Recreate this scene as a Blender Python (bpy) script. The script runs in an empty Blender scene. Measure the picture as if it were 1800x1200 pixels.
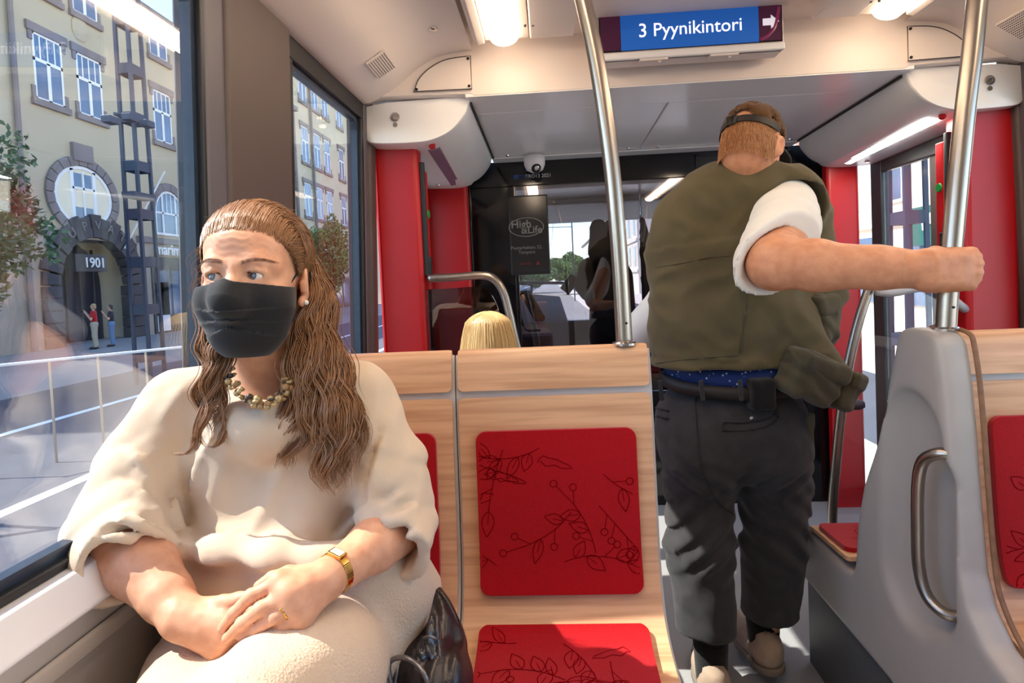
import bpy, bmesh, math, random
import numpy as np
from mathutils import Vector, Matrix
random.seed(7); rng = np.random.default_rng(7)
PI = math.pi
SC = bpy.context.scene
COL = SC.collection

# ---------------------------------------------------------------- camera
F_PX = 1050.0
EYE = np.array([0.0, 0.0, 1.33])
def _axes(yaw, pitch, roll):
    fw = np.array([-math.sin(yaw)*math.cos(pitch), math.cos(yaw)*math.cos(pitch), -math.sin(pitch)])
    r0 = np.array([math.cos(yaw), math.sin(yaw), 0.0]); u0 = np.cross(r0, fw)
    return r0*math.cos(roll)-u0*math.sin(roll), u0*math.cos(roll)+r0*math.sin(roll), fw
CR, CU, CF = _axes(math.radians(3.4), math.radians(2.0), 0.045)
OFF_X, OFF_Y = 4.293, -72.562
cam = bpy.data.cameras.new('camera'); camo = bpy.data.objects.new('camera', cam); COL.objects.link(camo)
camo.matrix_world = Matrix(((CR[0], CU[0], -CF[0], EYE[0]), (CR[1], CU[1], -CF[1], EYE[1]), (CR[2], CU[2], -CF[2], EYE[2]), (0, 0, 0, 1)))
cam.sensor_width = 36; cam.lens = 36*F_PX/1800; cam.shift_x = -OFF_X/1800; cam.shift_y = OFF_Y/1800
cam.clip_start = 0.03; cam.clip_end = 600
SC.camera = camo
def _ray(px, py): return CR*(px-900-OFF_X)/F_PX + CU*(600+OFF_Y-py)/F_PX + CF
def P(px, py, y):                      # the point at distance y ahead that the photograph shows at px, py
    d = _ray(px, py); return EYE + d*(y/d[1])
def PX(px, py, x): d = _ray(px, py); return EYE + d*(x/d[0])
def PZ(px, py, z): d = _ray(px, py); return EYE + d*((z-1.33)/d[2])

# ---------------------------------------------------------------- sky, sun, exposure
w = bpy.data.worlds.new('world'); SC.world = w; w.use_nodes = True
nt = w.node_tree; nt.nodes.clear()
sky = nt.nodes.new('ShaderNodeTexSky'); sky.sky_type = 'NISHITA'; sky.sun_disc = False
SUN_D = Vector((0.63, 0.02, -0.78)).normalized()
sky.sun_elevation = math.asin(-SUN_D.z); sky.sun_rotation = math.atan2(-SUN_D.x, -SUN_D.y)
sky.air_density = 1.0; sky.dust_density = 0.3; sky.ozone_density = 3.0; sky.altitude = 300
bg = nt.nodes.new('ShaderNodeBackground'); bg.inputs[1].default_value = 0.40
wo = nt.nodes.new('ShaderNodeOutputWorld'); nt.links.new(sky.outputs[0], bg.inputs[0]); nt.links.new(bg.outputs[0], wo.inputs[0])
sl = bpy.data.lights.new('sun', 'SUN'); sl.energy = 6.2; sl.angle = math.radians(0.53); sl.color = (1.0, 0.93, 0.82)
so = bpy.data.objects.new('sun', sl); COL.objects.link(so); so.rotation_euler = SUN_D.to_track_quat('-Z', 'Y').to_euler()
SC.view_settings.view_transform = 'Standard'; SC.view_settings.look = 'None'
SC.view_settings.exposure = 0.75; SC.view_settings.gamma = 1.0; SC.view_settings.use_curve_mapping = False
SC.cycles.max_bounces = 14; SC.cycles.transparent_max_bounces = 24; SC.cycles.diffuse_bounces = 9
SC.cycles.caustics_reflective = False; SC.cycles.caustics_refractive = False

# ---------------------------------------------------------------- materials
def srgb(r, g, b):
    f = lambda c: (c/255/12.92) if c/255 <= 0.04045 else ((c/255+0.055)/1.055)**2.4
    return (f(r), f(g), f(b), 1.0)
MATS = {}
def mat(name, col, rough=0.5, metal=0.0, spec=0.5, var=0.0, vscale=6.0, bump=0.0, bscale=200.0, stretch=(1, 1, 1), emit=None, estr=0.0, coat=0.0, sheen=0.0, sub=0.0, col2=None, detail=4.0):
    m = bpy.data.materials.new(name); m.use_nodes = True; n = m.node_tree.nodes; l = m.node_tree.links
    b = n['Principled BSDF']; b.inputs['Base Color'].default_value = col; b.inputs['Roughness'].default_value = rough
    b.inputs['Metallic'].default_value = metal; b.inputs['Specular IOR Level'].default_value = spec
    b.inputs['Coat Weight'].default_value = coat; b.inputs['Sheen Weight'].default_value = sheen
    if sub: b.inputs['Subsurface Weight'].default_value = sub; b.inputs['Subsurface Radius'].default_value = (0.012, 0.005, 0.003); b.inputs['Subsurface Scale'].default_value = 1.0
    if emit: b.inputs['Emission Color'].default_value = emit; b.inputs['Emission Strength'].default_value = estr
    if var or bump:
        tc = n.new('ShaderNodeTexCoord'); mp = n.new('ShaderNodeMapping'); mp.inputs['Scale'].default_value = stretch
        l.new(tc.outputs['Object'], mp.inputs[0])
    if var:
        t = n.new('ShaderNodeTexNoise'); t.inputs['Scale'].default_value = vscale; t.inputs['Detail'].default_value = detail
        l.new(mp.outputs[0], t.inputs['Vector'])
        r = n.new('ShaderNodeValToRGB'); c2 = col2 or tuple(min(1, c*(1+var)) for c in col[:3])+(1,)
        c1 = tuple(c*(1-var) for c in col[:3])+(1,) if col2 is None else col
        r.color_ramp.elements[0].position = 0.32; r.color_ramp.elements[1].position = 0.68
        r.color_ramp.elements[0].color = c1; r.color_ramp.elements[1].color = c2
        l.new(t.outputs['Fac'], r.inputs[0]); l.new(r.outputs[0], b.inputs['Base Color'])
    if bump:
        t2 = n.new('ShaderNodeTexNoise'); t2.inputs['Scale'].default_value = bscale; t2.inputs['Detail'].default_value = 3
        l.new(mp.outputs[0], t2.inputs['Vector'])
        bp = n.new('ShaderNodeBump'); bp.inputs['Strength'].default_value = bump; bp.inputs['Distance'].default_value = 0.002
        l.new(t2.outputs['Fac'], bp.inputs['Height']); l.new(bp.outputs[0], b.inputs['Normal'])
    MATS[name] = m; return m
def glass(name, tint=(1, 1, 1), ior=1.5, rough=0.0, boost=1.6, rcol=(1, 1, 1)):
    m = bpy.data.materials.new(name); m.use_nodes = True; n = m.node_tree.nodes; l = m.node_tree.links; n.clear()
    o = n.new('ShaderNodeOutputMaterial'); mx = n.new('ShaderNodeMixShader'); t = n.new('ShaderNodeBsdfTransparent'); g = n.new('ShaderNodeBsdfGlossy')
    t.inputs[0].default_value = (*tint, 1); g.inputs['Roughness'].default_value = rough; g.inputs[0].default_value = (*rcol, 1)
    # Schlick reflectance from the angle of view, the same on both faces of a pane
    ge = n.new('ShaderNodeNewGeometry'); dt = n.new('ShaderNodeVectorMath'); dt.operation = 'DOT_PRODUCT'
    l.new(ge.outputs['Incoming'], dt.inputs[0]); l.new(ge.outputs['Normal'], dt.inputs[1])
    def mth(op, a, b=None):
        q = n.new('ShaderNodeMath'); q.operation = op; q.use_clamp = op == 'MULTIPLY'
        for i_, v_ in enumerate((a, b)):
            if v_ is None: continue
            if isinstance(v_, (int, float)): q.inputs[i_].default_value = v_
            else: l.new(v_, q.inputs[i_])
        return q.outputs[0]
    f0 = ((ior-1)/(ior+1))**2
    p5 = mth('POWER', mth('SUBTRACT', 1.0, mth('ABSOLUTE', dt.outputs['Value'])), 5.0)
    fo = mth('MULTIPLY', mth('ADD', mth('MULTIPLY', p5, 1-f0), f0), boost)
    l.new(fo, mx.inputs[0]); l.new(t.outputs[0], mx.inputs[1]); l.new(g.outputs[0], mx.inputs[2]); l.new(mx.outputs[0], o.inputs[0])
    MATS[name] = m; return m
def wood_mat(name, light, dark, rot=(0, 0, 0)):
    m = bpy.data.materials.new(name); m.use_nodes = True; n = m.node_tree.nodes; l = m.node_tree.links; b = n['Principled BSDF']
    tc = n.new('ShaderNodeTexCoord'); mp = n.new('ShaderNodeMapping'); mp.inputs['Scale'].default_value = (3.0, 60.0, 60.0)
    l.new(tc.outputs['Object'], mp.inputs[0])
    t = n.new('ShaderNodeTexNoise'); t.inputs['Scale'].default_value = 1.0; t.inputs['Detail'].default_value = 6; t.inputs['Distortion'].default_value = 0.6
    l.new(mp.outputs[0], t.inputs['Vector'])
    r = n.new('ShaderNodeValToRGB'); r.color_ramp.elements[0].position = 0.3; r.color_ramp.elements[0].color = dark; r.color_ramp.elements[1].position = 0.62; r.color_ramp.elements[1].color = light
    l.new(t.outputs['Fac'], r.inputs[0]); l.new(r.outputs[0], b.inputs['Base Color']); b.inputs['Roughness'].default_value = 0.40
    MATS[name] = m; return m

M_CEIL = mat('ceiling_laminate', srgb(226, 214, 205), 0.5, var=0.02, vscale=3)
M_WHITE = mat('white_gloss_panel', srgb(243, 242, 240), 0.3, var=0.015, vscale=4, coat=0.15)
M_SILL = mat('white_sill', srgb(228, 228, 230), 0.4, var=0.02, vscale=10)
M_LOWALL = mat('grey_lower_wall', srgb(176, 170, 162), 0.5, var=0.03, vscale=8)
M_TAUPE = mat('taupe_pillar', srgb(80, 67, 64), 0.55, var=0.03, vscale=12)
M_TAUPE2 = mat('slate_pillar_face', srgb(88, 84, 90), 0.5, var=0.03, vscale=12)
M_RUBBER = mat('black_rubber', srgb(26, 27, 31), 0.45, var=0.1, vscale=30)
M_GASKET = mat('blue_black_gasket', srgb(34, 48, 66), 0.35, var=0.12, vscale=40)
M_RED = mat('red_panel', srgb(182, 8, 18), 0.38, var=0.03, vscale=6)
M_BLACKG = mat('black_gloss', srgb(18, 18, 20), 0.08, var=0.1, vscale=5)
M_BLACK = mat('black_plastic', srgb(30, 30, 32), 0.5, var=0.08, vscale=30)
M_STEEL = mat('brushed_steel', srgb(172, 161, 150), 0.3, metal=1.0, var=0.06, vscale=40, stretch=(1, 1, 0.1))
M_CHROME = mat('chrome', srgb(214, 212, 208), 0.12, metal=1.0, var=0.03, vscale=20)
M_GREY = mat('grey_shell', srgb(172, 165, 158), 0.42, var=0.02, vscale=20, bump=0.12, bscale=900)
M_GREYL = mat('light_grey_shell', srgb(186, 184, 184), 0.42, var=0.02, vscale=20)
M_CUSH = mat('red_wool', srgb(168, 6, 18), 0.92, spec=0.1, var=0.12, vscale=300, bump=0.5, bscale=900, sheen=0.25)
M_CUSHD = mat('dark_red_print', srgb(116, 4, 12), 0.95, spec=0.05, var=0.1, vscale=200)
M_WOOD = wood_mat('beech_laminate', srgb(220, 174, 134), srgb(192, 144, 106))
M_PLYEDGE = mat('plywood_edge', srgb(134, 96, 68), 0.6, var=0.15, vscale=60)
M_FLOOR = mat('speckled_floor', srgb(156, 156, 157), 0.45, var=0.25, vscale=420, detail=2)
M_PLINTH = mat('dark_speckled_plinth', srgb(78, 80, 82), 0.5, var=0.3, vscale=420, detail=2)
M_SEAM = mat('dark_seam', srgb(52, 48, 48), 0.6, var=0.05)
M_SCREW = mat('dark_screw', srgb(40, 38, 38), 0.4, metal=0.6, var=0.05)
M_LAMP = mat('lamp_diffuser', srgb(255, 240, 220), 0.4, emit=srgb(255, 228, 196), estr=11.0, var=0.01)
M_GLASS = glass('window_glass', (0.965, 0.98, 0.985), boost=2.2)
M_GLASS2 = glass('far_window_glass', (0.94, 0.97, 0.98), boost=0.9)
M_DGLASS = glass('door_glass', (0.965, 0.98, 0.985), boost=1.3)
M_SMOKE = glass('smoked_screen', (0.42, 0.43, 0.5), boost=1.5)
M_CABGL = glass('cab_glass', (0.72, 0.72, 0.76), boost=2.2)

# ---------------------------------------------------------------- mesh helpers
def link(name, me, m, parent=None, kind=None, smooth=False):
    o = bpy.data.objects.new(name, me); COL.objects.link(o)
    for x in (m if isinstance(m, (list, tuple)) else [m]):
        if x is not None: me.materials.append(x)
    if smooth and len(me.polygons): me.polygons.foreach_set('use_smooth', [True]*len(me.polygons))
    if parent is not None: o.parent = parent
    if kind: o['kind'] = kind
    return o
def tag(o, label=None, cat=None, group=None, kind=None):
    if label: o['label'] = label
    if cat: o['category'] = cat
    if group: o['group'] = group
    if kind: o['kind'] = kind
    return o
def empty(name, loc, label, cat, group=None):
    o = bpy.data.objects.new(name, None); COL.objects.link(o); o.empty_display_size = 0.05
    o.location = [float(v) for v in loc]; tag(o, label, cat, group); return o
class MB:
    def __init__(s): s.v = []; s.f = []; s.mi = []
    def add(s, v, f, mi=0):
        k = len(s.v); s.v += [tuple(float(c) for c in p) for p in v]; s.f += [tuple(i+k for i in q) for q in f]; s.mi += [mi]*len(f); return s
    def box(s, a, b, mi=0):
        (x0, y0, z0), (x1, y1, z1) = np.minimum(a, b), np.maximum(a, b)
        return s.add([(x0,y0,z0),(x1,y0,z0),(x1,y1,z0),(x0,y1,z0),(x0,y0,z1),(x1,y0,z1),(x1,y1,z1),(x0,y1,z1)], [(3,2,1,0),(4,5,6,7),(0,1,5,4),(1,2,6,5),(2,3,7,6),(3,0,4,7)], mi)
    def hexa(s, lo, hi, mi=0):         # two quads (4 points each) joined into a solid
        return s.add(list(lo)+list(hi), [(3,2,1,0),(4,5,6,7),(0,1,5,4),(1,2,6,5),(2,3,7,6),(3,0,4,7)], mi)
    def beam(s, a, b, wd, th, up=(0, 0, 1), mi=0):
        a, b = np.array(a, float), np.array(b, float); d = (b-a)/np.linalg.norm(b-a); u = np.array(up, float)
        x = np.cross(d, u); x /= np.linalg.norm(x)+1e-9; u = np.cross(x, d)
        q = [x*wd/2+u*th/2, -x*wd/2+u*th/2, -x*wd/2-u*th/2, x*wd/2-u*th/2]
        return s.hexa([a+k for k in q][::-1], [b+k for k in q][::-1], mi)
    def prism(s, poly, ax, t0, t1, mi=0):   # polygon (u,v) extruded along axis ax
        n = len(poly); mk = {'x': lambda u, v, t: (t, u, v), 'y': lambda u, v, t: (u, t, v), 'z': lambda u, v, t: (u, v, t)}[ax]
        v = [mk(u, w_, t0) for u, w_ in poly]+[mk(u, w_, t1) for u, w_ in poly]
        f = [tuple(range(n)), tuple(range(2*n-1, n-1, -1))]+[(i, i+n, (i+1) % n+n, (i+1) % n) for i in range(n)]
        return s.add(v, f, mi)
    def tube(s, pts, r, seg=12, cap=True, mi=0, flat=None):
        pts = [np.array(p, float) for p in pts]; n = len(pts); rr = r if hasattr(r, '__len__') else [r]*n
        k0 = len(s.v); T = []
        for i in range(n):
            t = pts[min(i+1, n-1)]-pts[max(i-1, 0)]; T.append(t/(np.linalg.norm(t)+1e-12))
        ref = np.array([0, 0, 1.0]) if abs(T[0][2]) < 0.9 else np.array([1.0, 0, 0])
        x = np.cross(T[0], ref); x /= np.linalg.norm(x); vs = []
        for i in range(n):
            x = x-T[i]*np.dot(x, T[i]); x /= np.linalg.norm(x)+1e-12; y = np.cross(T[i], x)
            for k in range(seg):
                a = 2*PI*k/seg; vs.append(pts[i]+rr[i]*(math.cos(a)*x+math.sin(a)*y*(flat or 1)))
        fs = [(i*seg+k, i*seg+(k+1) % seg, (i+1)*seg+(k+1) % seg, (i+1)*seg+k) for i in range(n-1) for k in range(seg)]
        if cap: fs += [tuple(range(seg-1, -1, -1)), tuple(range((n-1)*seg, n*seg))]
        return s.add(vs, fs, mi)
    def lathe(s, prof, c, ax=(0, 0, 1), seg=20, mi=0):   # prof (radius, height) along ax from c
        ax = np.array(ax, float); ax /= np.linalg.norm(ax); ref = np.array([1.0, 0, 0]) if abs(ax[0]) < 0.9 else np.array([0, 1.0, 0])
        x = np.cross(ax, ref); x /= np.linalg.norm(x); y = np.cross(ax, x); c = np.array(c, float); n = len(prof)
        vs = [c+ax*h+r*(math.cos(2*PI*k/seg)*x+math.sin(2*PI*k/seg)*y) for r, h in prof for k in range(seg)]
        fs = [(i*seg+k, i*seg+(k+1) % seg, (i+1)*seg+(k+1) % seg, (i+1)*seg+k) for i in range(n-1) for k in range(seg)]
        fs += [tuple(range(seg-1, -1, -1)), tuple(range((n-1)*seg, n*seg))]
        return s.add(vs, fs, mi)
    def ball(s, c, r, seg=10, mi=0):
        rx, ry, rz = r if hasattr(r, '__len__') else (r, r, r); n = max(4, seg//2)
        vs = []; fs = []
        for i in range(1, n):
            a = PI*i/n
            for k in range(seg): vs.append((c[0]+rx*math.sin(a)*math.cos(2*PI*k/seg), c[1]+ry*math.sin(a)*math.sin(2*PI*k/seg), c[2]+rz*math.cos(a)))
        vs += [(c[0], c[1], c[2]+rz), (c[0], c[1], c[2]-rz)]; t = len(vs)-2
        for i in range(n-2):
            for k in range(seg): fs.append((i*seg+k, (i+1)*seg+k, (i+1)*seg+(k+1) % seg, i*seg+(k+1) % seg))
        for k in range(seg): fs += [(t, k, (k+1) % seg), (t+1, (n-2)*seg+(k+1) % seg, (n-2)*seg+k)]
        return s.add(vs, fs, mi)
    def build(s, name, m, parent=None, smooth=False, bevel=0.0, kind=None, seg=2, solid=0.0):
        me = bpy.data.meshes.new(name); me.from_pydata(s.v, [], s.f); me.update()
        if max(s.mi, default=0): me.polygons.foreach_set('material_index', s.mi)
        bm = bmesh.new(); bm.from_mesh(me); bmesh.ops.recalc_face_normals(bm, faces=bm.faces); bm.to_mesh(me); bm.free()
        o = link(name, me, m, parent, kind, smooth)
        if parent is not None and parent.type == 'EMPTY' or parent is not None: _local(o, parent)
        if solid: sm = o.modifiers.new('solid', 'SOLIDIFY'); sm.thickness = solid; sm.offset = 0
        if bevel:
            bv = o.modifiers.new('bevel', 'BEVEL'); bv.width = bevel; bv.segments = seg; bv.limit_method = 'ANGLE'; bv.angle_limit = math.radians(35)
            me.polygons.foreach_set('use_smooth', [True]*len(me.polygons)); wn = o.modifiers.new('wn', 'WEIGHTED_NORMAL')
        return o
def _origin(o):
    p = Vector((0, 0, 0))
    while o is not None: p += o.location; o = o.parent
    return p
def _local(o, parent):                 # world coordinates -> the parent's frame (parents are only ever translated while building)
    off = _origin(parent)
    if off.length > 0: o.data.transform(Matrix.Translation(-off))
def spline(pts, n=8, closed=False):    # Catmull-Rom through points
    p = [np.array(q, float) for q in pts]; m = len(p); out = []
    rngk = range(m) if closed else range(m-1)
    for i in rngk:
        a = p[(i-1) % m] if closed or i > 0 else 2*p[0]-p[1]; b = p[i]; c = p[(i+1) % m]; d = p[(i+2) % m] if closed or i+2 < m else 2*p[-1]-p[-2]
        for k in range(n):
            t = k/n; out.append(0.5*((2*b)+(-a+c)*t+(2*a-5*b+4*c-d)*t*t+(-a+3*b-3*c+d)*t**3))
    if not closed: out.append(p[-1])
    return out
def rrect(u0, v0, u1, v1, r, n=5):
    out = []
    for cx, cy, a0 in ((u1-r, v1-r, 0), (u0+r, v1-r, PI/2), (u0+r, v0+r, PI), (u1-r, v0+r, 1.5*PI)):
        out += [(cx+r*math.cos(a0+PI/2*k/n), cy+r*math.sin(a0+PI/2*k/n)) for k in range(n+1)]
    return out
def text(name, body, size, m, loc, xdir, up, parent=None, depth=0.002, align='CENTER', bold=0.0, xscale=1.0):
    cu = bpy.data.curves.new(name, 'FONT'); cu.body = body; cu.size = size; cu.extrude = depth; cu.align_x = align; cu.align_y = 'CENTER'; cu.offset = bold; cu.resolution_u = 3
    t = bpy.data.objects.new('tmp', cu); COL.objects.link(t)
    dg = bpy.context.evaluated_depsgraph_get(); me = bpy.data.meshes.new_from_object(t.evaluated_get(dg)); bpy.data.objects.remove(t)
    x = Vector(xdir).normalized(); u = Vector(up); u = (u-x*u.dot(x)).normalized(); z = x.cross(u)
    me.transform(Matrix(((x.x*xscale, u.x, z.x, loc[0]), (x.y*xscale, u.y, z.y, loc[1]), (x.z*xscale, u.z, z.z, loc[2]), (0, 0, 0, 1))))
    me.name = name; o = link(name, me, m, parent)
    if parent is not None: _local(o, parent)
    return o

# ---------------------------------------------------------------- signed-distance modelling (bodies, clothes, shells)
class Sdf:
    def __init__(s, lo, hi, h):
        s.lo = np.array(lo, float); s.h = h; s.n = np.ceil((np.array(hi)-s.lo)/h).astype(int)+1
        s.d = np.full(s.n, 9.0, np.float32)
    def sub(s, lo, hi):
        a = np.clip(np.floor((np.array(lo)-s.lo)/s.h).astype(int), 0, s.n); b = np.clip(np.ceil((np.array(hi)-s.lo)/s.h).astype(int)+1, 0, s.n)
        sl = tuple(slice(i, j) for i, j in zip(a, b))
        if any(j <= i for i, j in zip(a, b)): return None, None
        ax = [(s.lo[k]+s.h*np.arange(a[k], b[k])).astype(np.float32) for k in range(3)]
        return sl, np.meshgrid(*ax, indexing='ij')
    def put(s, sl, d, k=0.0, mode='add'):
        c = s.d[sl]
        if mode == 'add':
            if k > 0: hh = np.clip(0.5+0.5*(c-d)/k, 0, 1); r = c*(1-hh)+d*hh-k*hh*(1-hh); s.d[sl] = np.minimum(r, c)
            else: s.d[sl] = np.minimum(c, d)
        else:
            if k > 0: hh = np.clip(0.5-0.5*(c+d)/k, 0, 1); s.d[sl] = c*(1-hh)-d*hh+k*hh*(1-hh)
            else: s.d[sl] = np.maximum(c, -d)
    def cone(s, a, b, ra, rb, k=0.02, mode='add', flat=None):   # round cone; flat=(axis, factor) squashes about that axis
        a, b = np.array(a, float), np.array(b, float); m = max(ra, rb)*(1.6 if flat else 1)+k+3*s.h
        sl, X = s.sub(np.minimum(a, b)-m, np.maximum(a, b)+m)
        if sl is None: return s
        d = b-a; L = float(d@d)+1e-12
        px, py, pz = X[0]-a[0], X[1]-a[1], X[2]-a[2]
        t = np.clip((px*d[0]+py*d[1]+pz*d[2])/L, 0, 1)
        qx, qy, qz = px-t*d[0], py-t*d[1], pz-t*d[2]
        if flat is not None:
            ax = np.array(flat[0], float); ax /= np.linalg.norm(ax); w_ = qx*ax[0]+qy*ax[1]+qz*ax[2]; g = (1/flat[1]-1)
            qx, qy, qz = qx+ax[0]*w_*g, qy+ax[1]*w_*g, qz+ax[2]*w_*g
        r = (ra+(rb-ra)*t).astype(np.float32); dd = np.sqrt(qx*qx+qy*qy+qz*qz)-r
        if flat is not None: dd = dd*min(1, flat[1])**0.5
        s.put(sl, dd, k, mode); return s
    def chain(s, pts, rs, k=0.015, mode='add', flat=None):
        rs = rs if hasattr(rs, '__len__') else [rs]*len(pts)
        for i in range(len(pts)-1): s.cone(pts[i], pts[i+1], rs[i], rs[i+1], k, mode, flat)
        return s
    def ell(s, c, r, R=None, k=0.02, mode='add'):
        c = np.array(c, float); r = np.array(r, float); m = float(r.max())+k+3*s.h
        sl, X = s.sub(c-m, c+m)
        if sl is None: return s
        q = [X[i]-c[i] for i in range(3)]
        if R is not None: R = np.array(R, float); q = [sum(R[i, j]*q[i] for i in range(3)) for j in range(3)]
        k0 = np.sqrt(sum((q[i]/r[i])**2 for i in range(3)))+1e-6; k1 = np.sqrt(sum((q[i]/r[i]**2)**2 for i in range(3)))+1e-6
        s.put(sl, k0*(k0-1)/k1, k, mode); return s
    def box(s, c, b, rad=0.01, R=None, k=0.0, mode='add'):
        c = np.array(c, float); b = np.array(b, float); m = float(np.linalg.norm(b))+k+3*s.h
        sl, X = s.sub(c-m, c+m)
        if sl is None: return s
        q = [X[i]-c[i] for i in range(3)]
        if R is not None: R = np.array(R, float); q = [sum(R[i, j]*q[i] for i in range(3)) for j in range(3)]
        q = [np.abs(q[i])-(b[i]-rad) for i in range(3)]
        dd = np.sqrt(sum(np.maximum(t, 0)**2 for t in q))+np.minimum(np.maximum(q[0], np.maximum(q[1], q[2])), 0)-rad
        s.put(sl, dd, k, mode); return s
    def poly(s, pts, ax, t0, t1, rad=0.01, k=0.0, mode='add'):   # 2-D polygon extruded with rounded edges
        i, j = [(1, 2), (0, 2), (0, 1)][ax]; p = np.array(pts, float)
        U = (s.lo[i]+s.h*np.arange(s.n[i]))[:, None]; V = (s.lo[j]+s.h*np.arange(s.n[j]))[None, :]
        d2 = np.full((s.n[i], s.n[j]), 1e9); sg = np.ones_like(d2); n = len(p)
        for a in range(n):
            b = (a+1) % n; e = p[b]-p[a]; wu, wv = U-p[a][0], V-p[a][1]
            t = np.clip((wu*e[0]+wv*e[1])/(e@e+1e-12), 0, 1); d2 = np.minimum(d2, (wu-t*e[0])**2+(wv-t*e[1])**2)
            c1 = V >= p[a][1]; c2 = V < p[b][1]; c3 = e[0]*wv > e[1]*wu
            fl = (c1 & c2 & c3) | (~c1 & ~c2 & ~c3); sg = np.where(fl, -sg, sg)
        d2 = sg*np.sqrt(d2)+rad
        T = s.lo[ax]+s.h*np.arange(s.n[ax]); dt = np.abs(T-(t0+t1)/2)-(t1-t0)/2+rad
        A = np.expand_dims(d2, ax); sh = [1, 1, 1]; sh[ax] = -1; B = dt.reshape(sh)
        A, B = np.broadcast_arrays(A, B)
        dd = np.minimum(np.maximum(A, B), 0)+np.sqrt(np.maximum(A, 0)**2+np.maximum(B, 0)**2)-rad
        s.put((slice(None),)*3, dd.astype(np.float32), k, mode); return s
    def cutball(s, c, n, r):           # cut a clean end: drop what lies beyond the plane, within r of c
        c = np.array(c, float); n = np.array(n, float)/np.linalg.norm(n); sl, X = s.sub(c-r, c+r)
        q = [X[i]-c[i] for i in range(3)]; pl = -(q[0]*n[0]+q[1]*n[1]+q[2]*n[2]); bl = np.sqrt(q[0]**2+q[1]**2+q[2]**2)-r
        s.put(sl, np.maximum(pl, bl).astype(np.float32), 0.0, 'sub'); return s
    def warp(s, fn):                   # add fn(x,y,z) to the distance near the surface
        idx = np.abs(s.d) < 0.03
        I = np.argwhere(idx); X = s.lo+s.h*I; s.d[idx] += fn(X[:, 0], X[:, 1], X[:, 2]).astype(np.float32); return s
    def surf(s, smooth_it=1):          # naive surface nets -> verts, quads
        d = s.d; ins = d < 0; n = np.array(d.shape)
        cs = np.zeros(n-1, np.int8)
        for dx in (0, 1):
            for dy in (0, 1):
                for dz in (0, 1): cs += ins[dx:n[0]-1+dx, dy:n[1]-1+dy, dz:n[2]-1+dz]
        act = (cs > 0) & (cs < 8); C = np.argwhere(act); vid = np.full(n-1, -1, np.int64); vid[act] = np.arange(len(C))
        acc = np.zeros((len(C), 3)); cnt = np.zeros(len(C))
        off = [np.array(o) for o in ((0,0,0),(1,0,0),(0,1,0),(1,1,0),(0,0,1),(1,0,1),(0,1,1),(1,1,1))]
        for a in range(8):
            for b in range(a+1, 8):
                e = off[b]-off[a]
                if abs(e).sum() != 1: continue
                pa = C+off[a]; pb = C+off[b]; va = d[pa[:, 0], pa[:, 1], pa[:, 2]]; vb = d[pb[:, 0], pb[:, 1], pb[:, 2]]
                mm = (va < 0) != (vb < 0); t = va[mm]/(va[mm]-vb[mm]); acc[mm] += pa[mm]+t[:, None]*e; cnt[mm] += 1
        V = s.lo+s.h*acc/cnt[:, None]
        Q = []
        for ax in range(3):
            o1, o2 = [(1, 2), (2, 0), (0, 1)][ax]
            sl0 = [slice(None)]*3; sl1 = [slice(None)]*3; sl0[ax] = slice(0, -1); sl1[ax] = slice(1, None)
            A, B = ins[tuple(sl0)], ins[tuple(sl1)]; I = np.argwhere(A != B)
            ok = (I[:, o1] > 0) & (I[:, o2] > 0) & (I[:, o1] < n[o1]-1) & (I[:, o2] < n[o2]-1); I = I[ok]
            fl = A[I[:, 0], I[:, 1], I[:, 2]]
            e1 = np.zeros(3, int); e1[o1] = 1; e2 = np.zeros(3, int); e2[o2] = 1
            g = lambda J: vid[J[:, 0], J[:, 1], J[:, 2]]
            q = np.stack([g(I-e1-e2), g(I-e2), g(I), g(I-e1)], 1); q[~fl] = q[~fl][:, ::-1]; Q.append(q)
        Q = np.concatenate(Q); Q = Q[(Q >= 0).all(1)]
        for _ in range(smooth_it):
            nb = np.zeros_like(V); c2 = np.zeros(len(V))
            for a, b in ((0, 1), (1, 2), (2, 3), (3, 0)):
                np.add.at(nb, Q[:, a], V[Q[:, b]]); np.add.at(c2, Q[:, a], 1); np.add.at(nb, Q[:, b], V[Q[:, a]]); np.add.at(c2, Q[:, b], 1)
            V = 0.5*V+0.5*nb/np.maximum(c2, 1)[:, None]
        return V, Q
def mesh_np(name, V, Q, m, parent=None, smooth=True, kind=None, mi=None):
    me = bpy.data.meshes.new(name); nq = Q.shape[1]
    me.vertices.add(len(V)); me.vertices.foreach_set('co', np.asarray(V, np.float32).ravel())
    me.loops.add(Q.size); me.loops.foreach_set('vertex_index', Q.astype(np.int32).ravel())
    me.polygons.add(len(Q)); me.polygons.foreach_set('loop_start', np.arange(0, Q.size, nq, dtype=np.int32))
    if mi is not None: me.polygons.foreach_set('material_index', np.asarray(mi, np.int32))
    me.update(calc_edges=True); me.validate()
    o = link(name, me, m, parent, kind, smooth)
    if parent is not None: _local(o, parent)
    return o
def sdf_obj(name, sdf, m, parent=None, it=1, kind=None, fn=None):
    V, Q = sdf.surf(it); mi = fn(V[Q].mean(1)) if fn else None
    return mesh_np(name, V, Q, m, parent, True, kind, mi)
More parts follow.
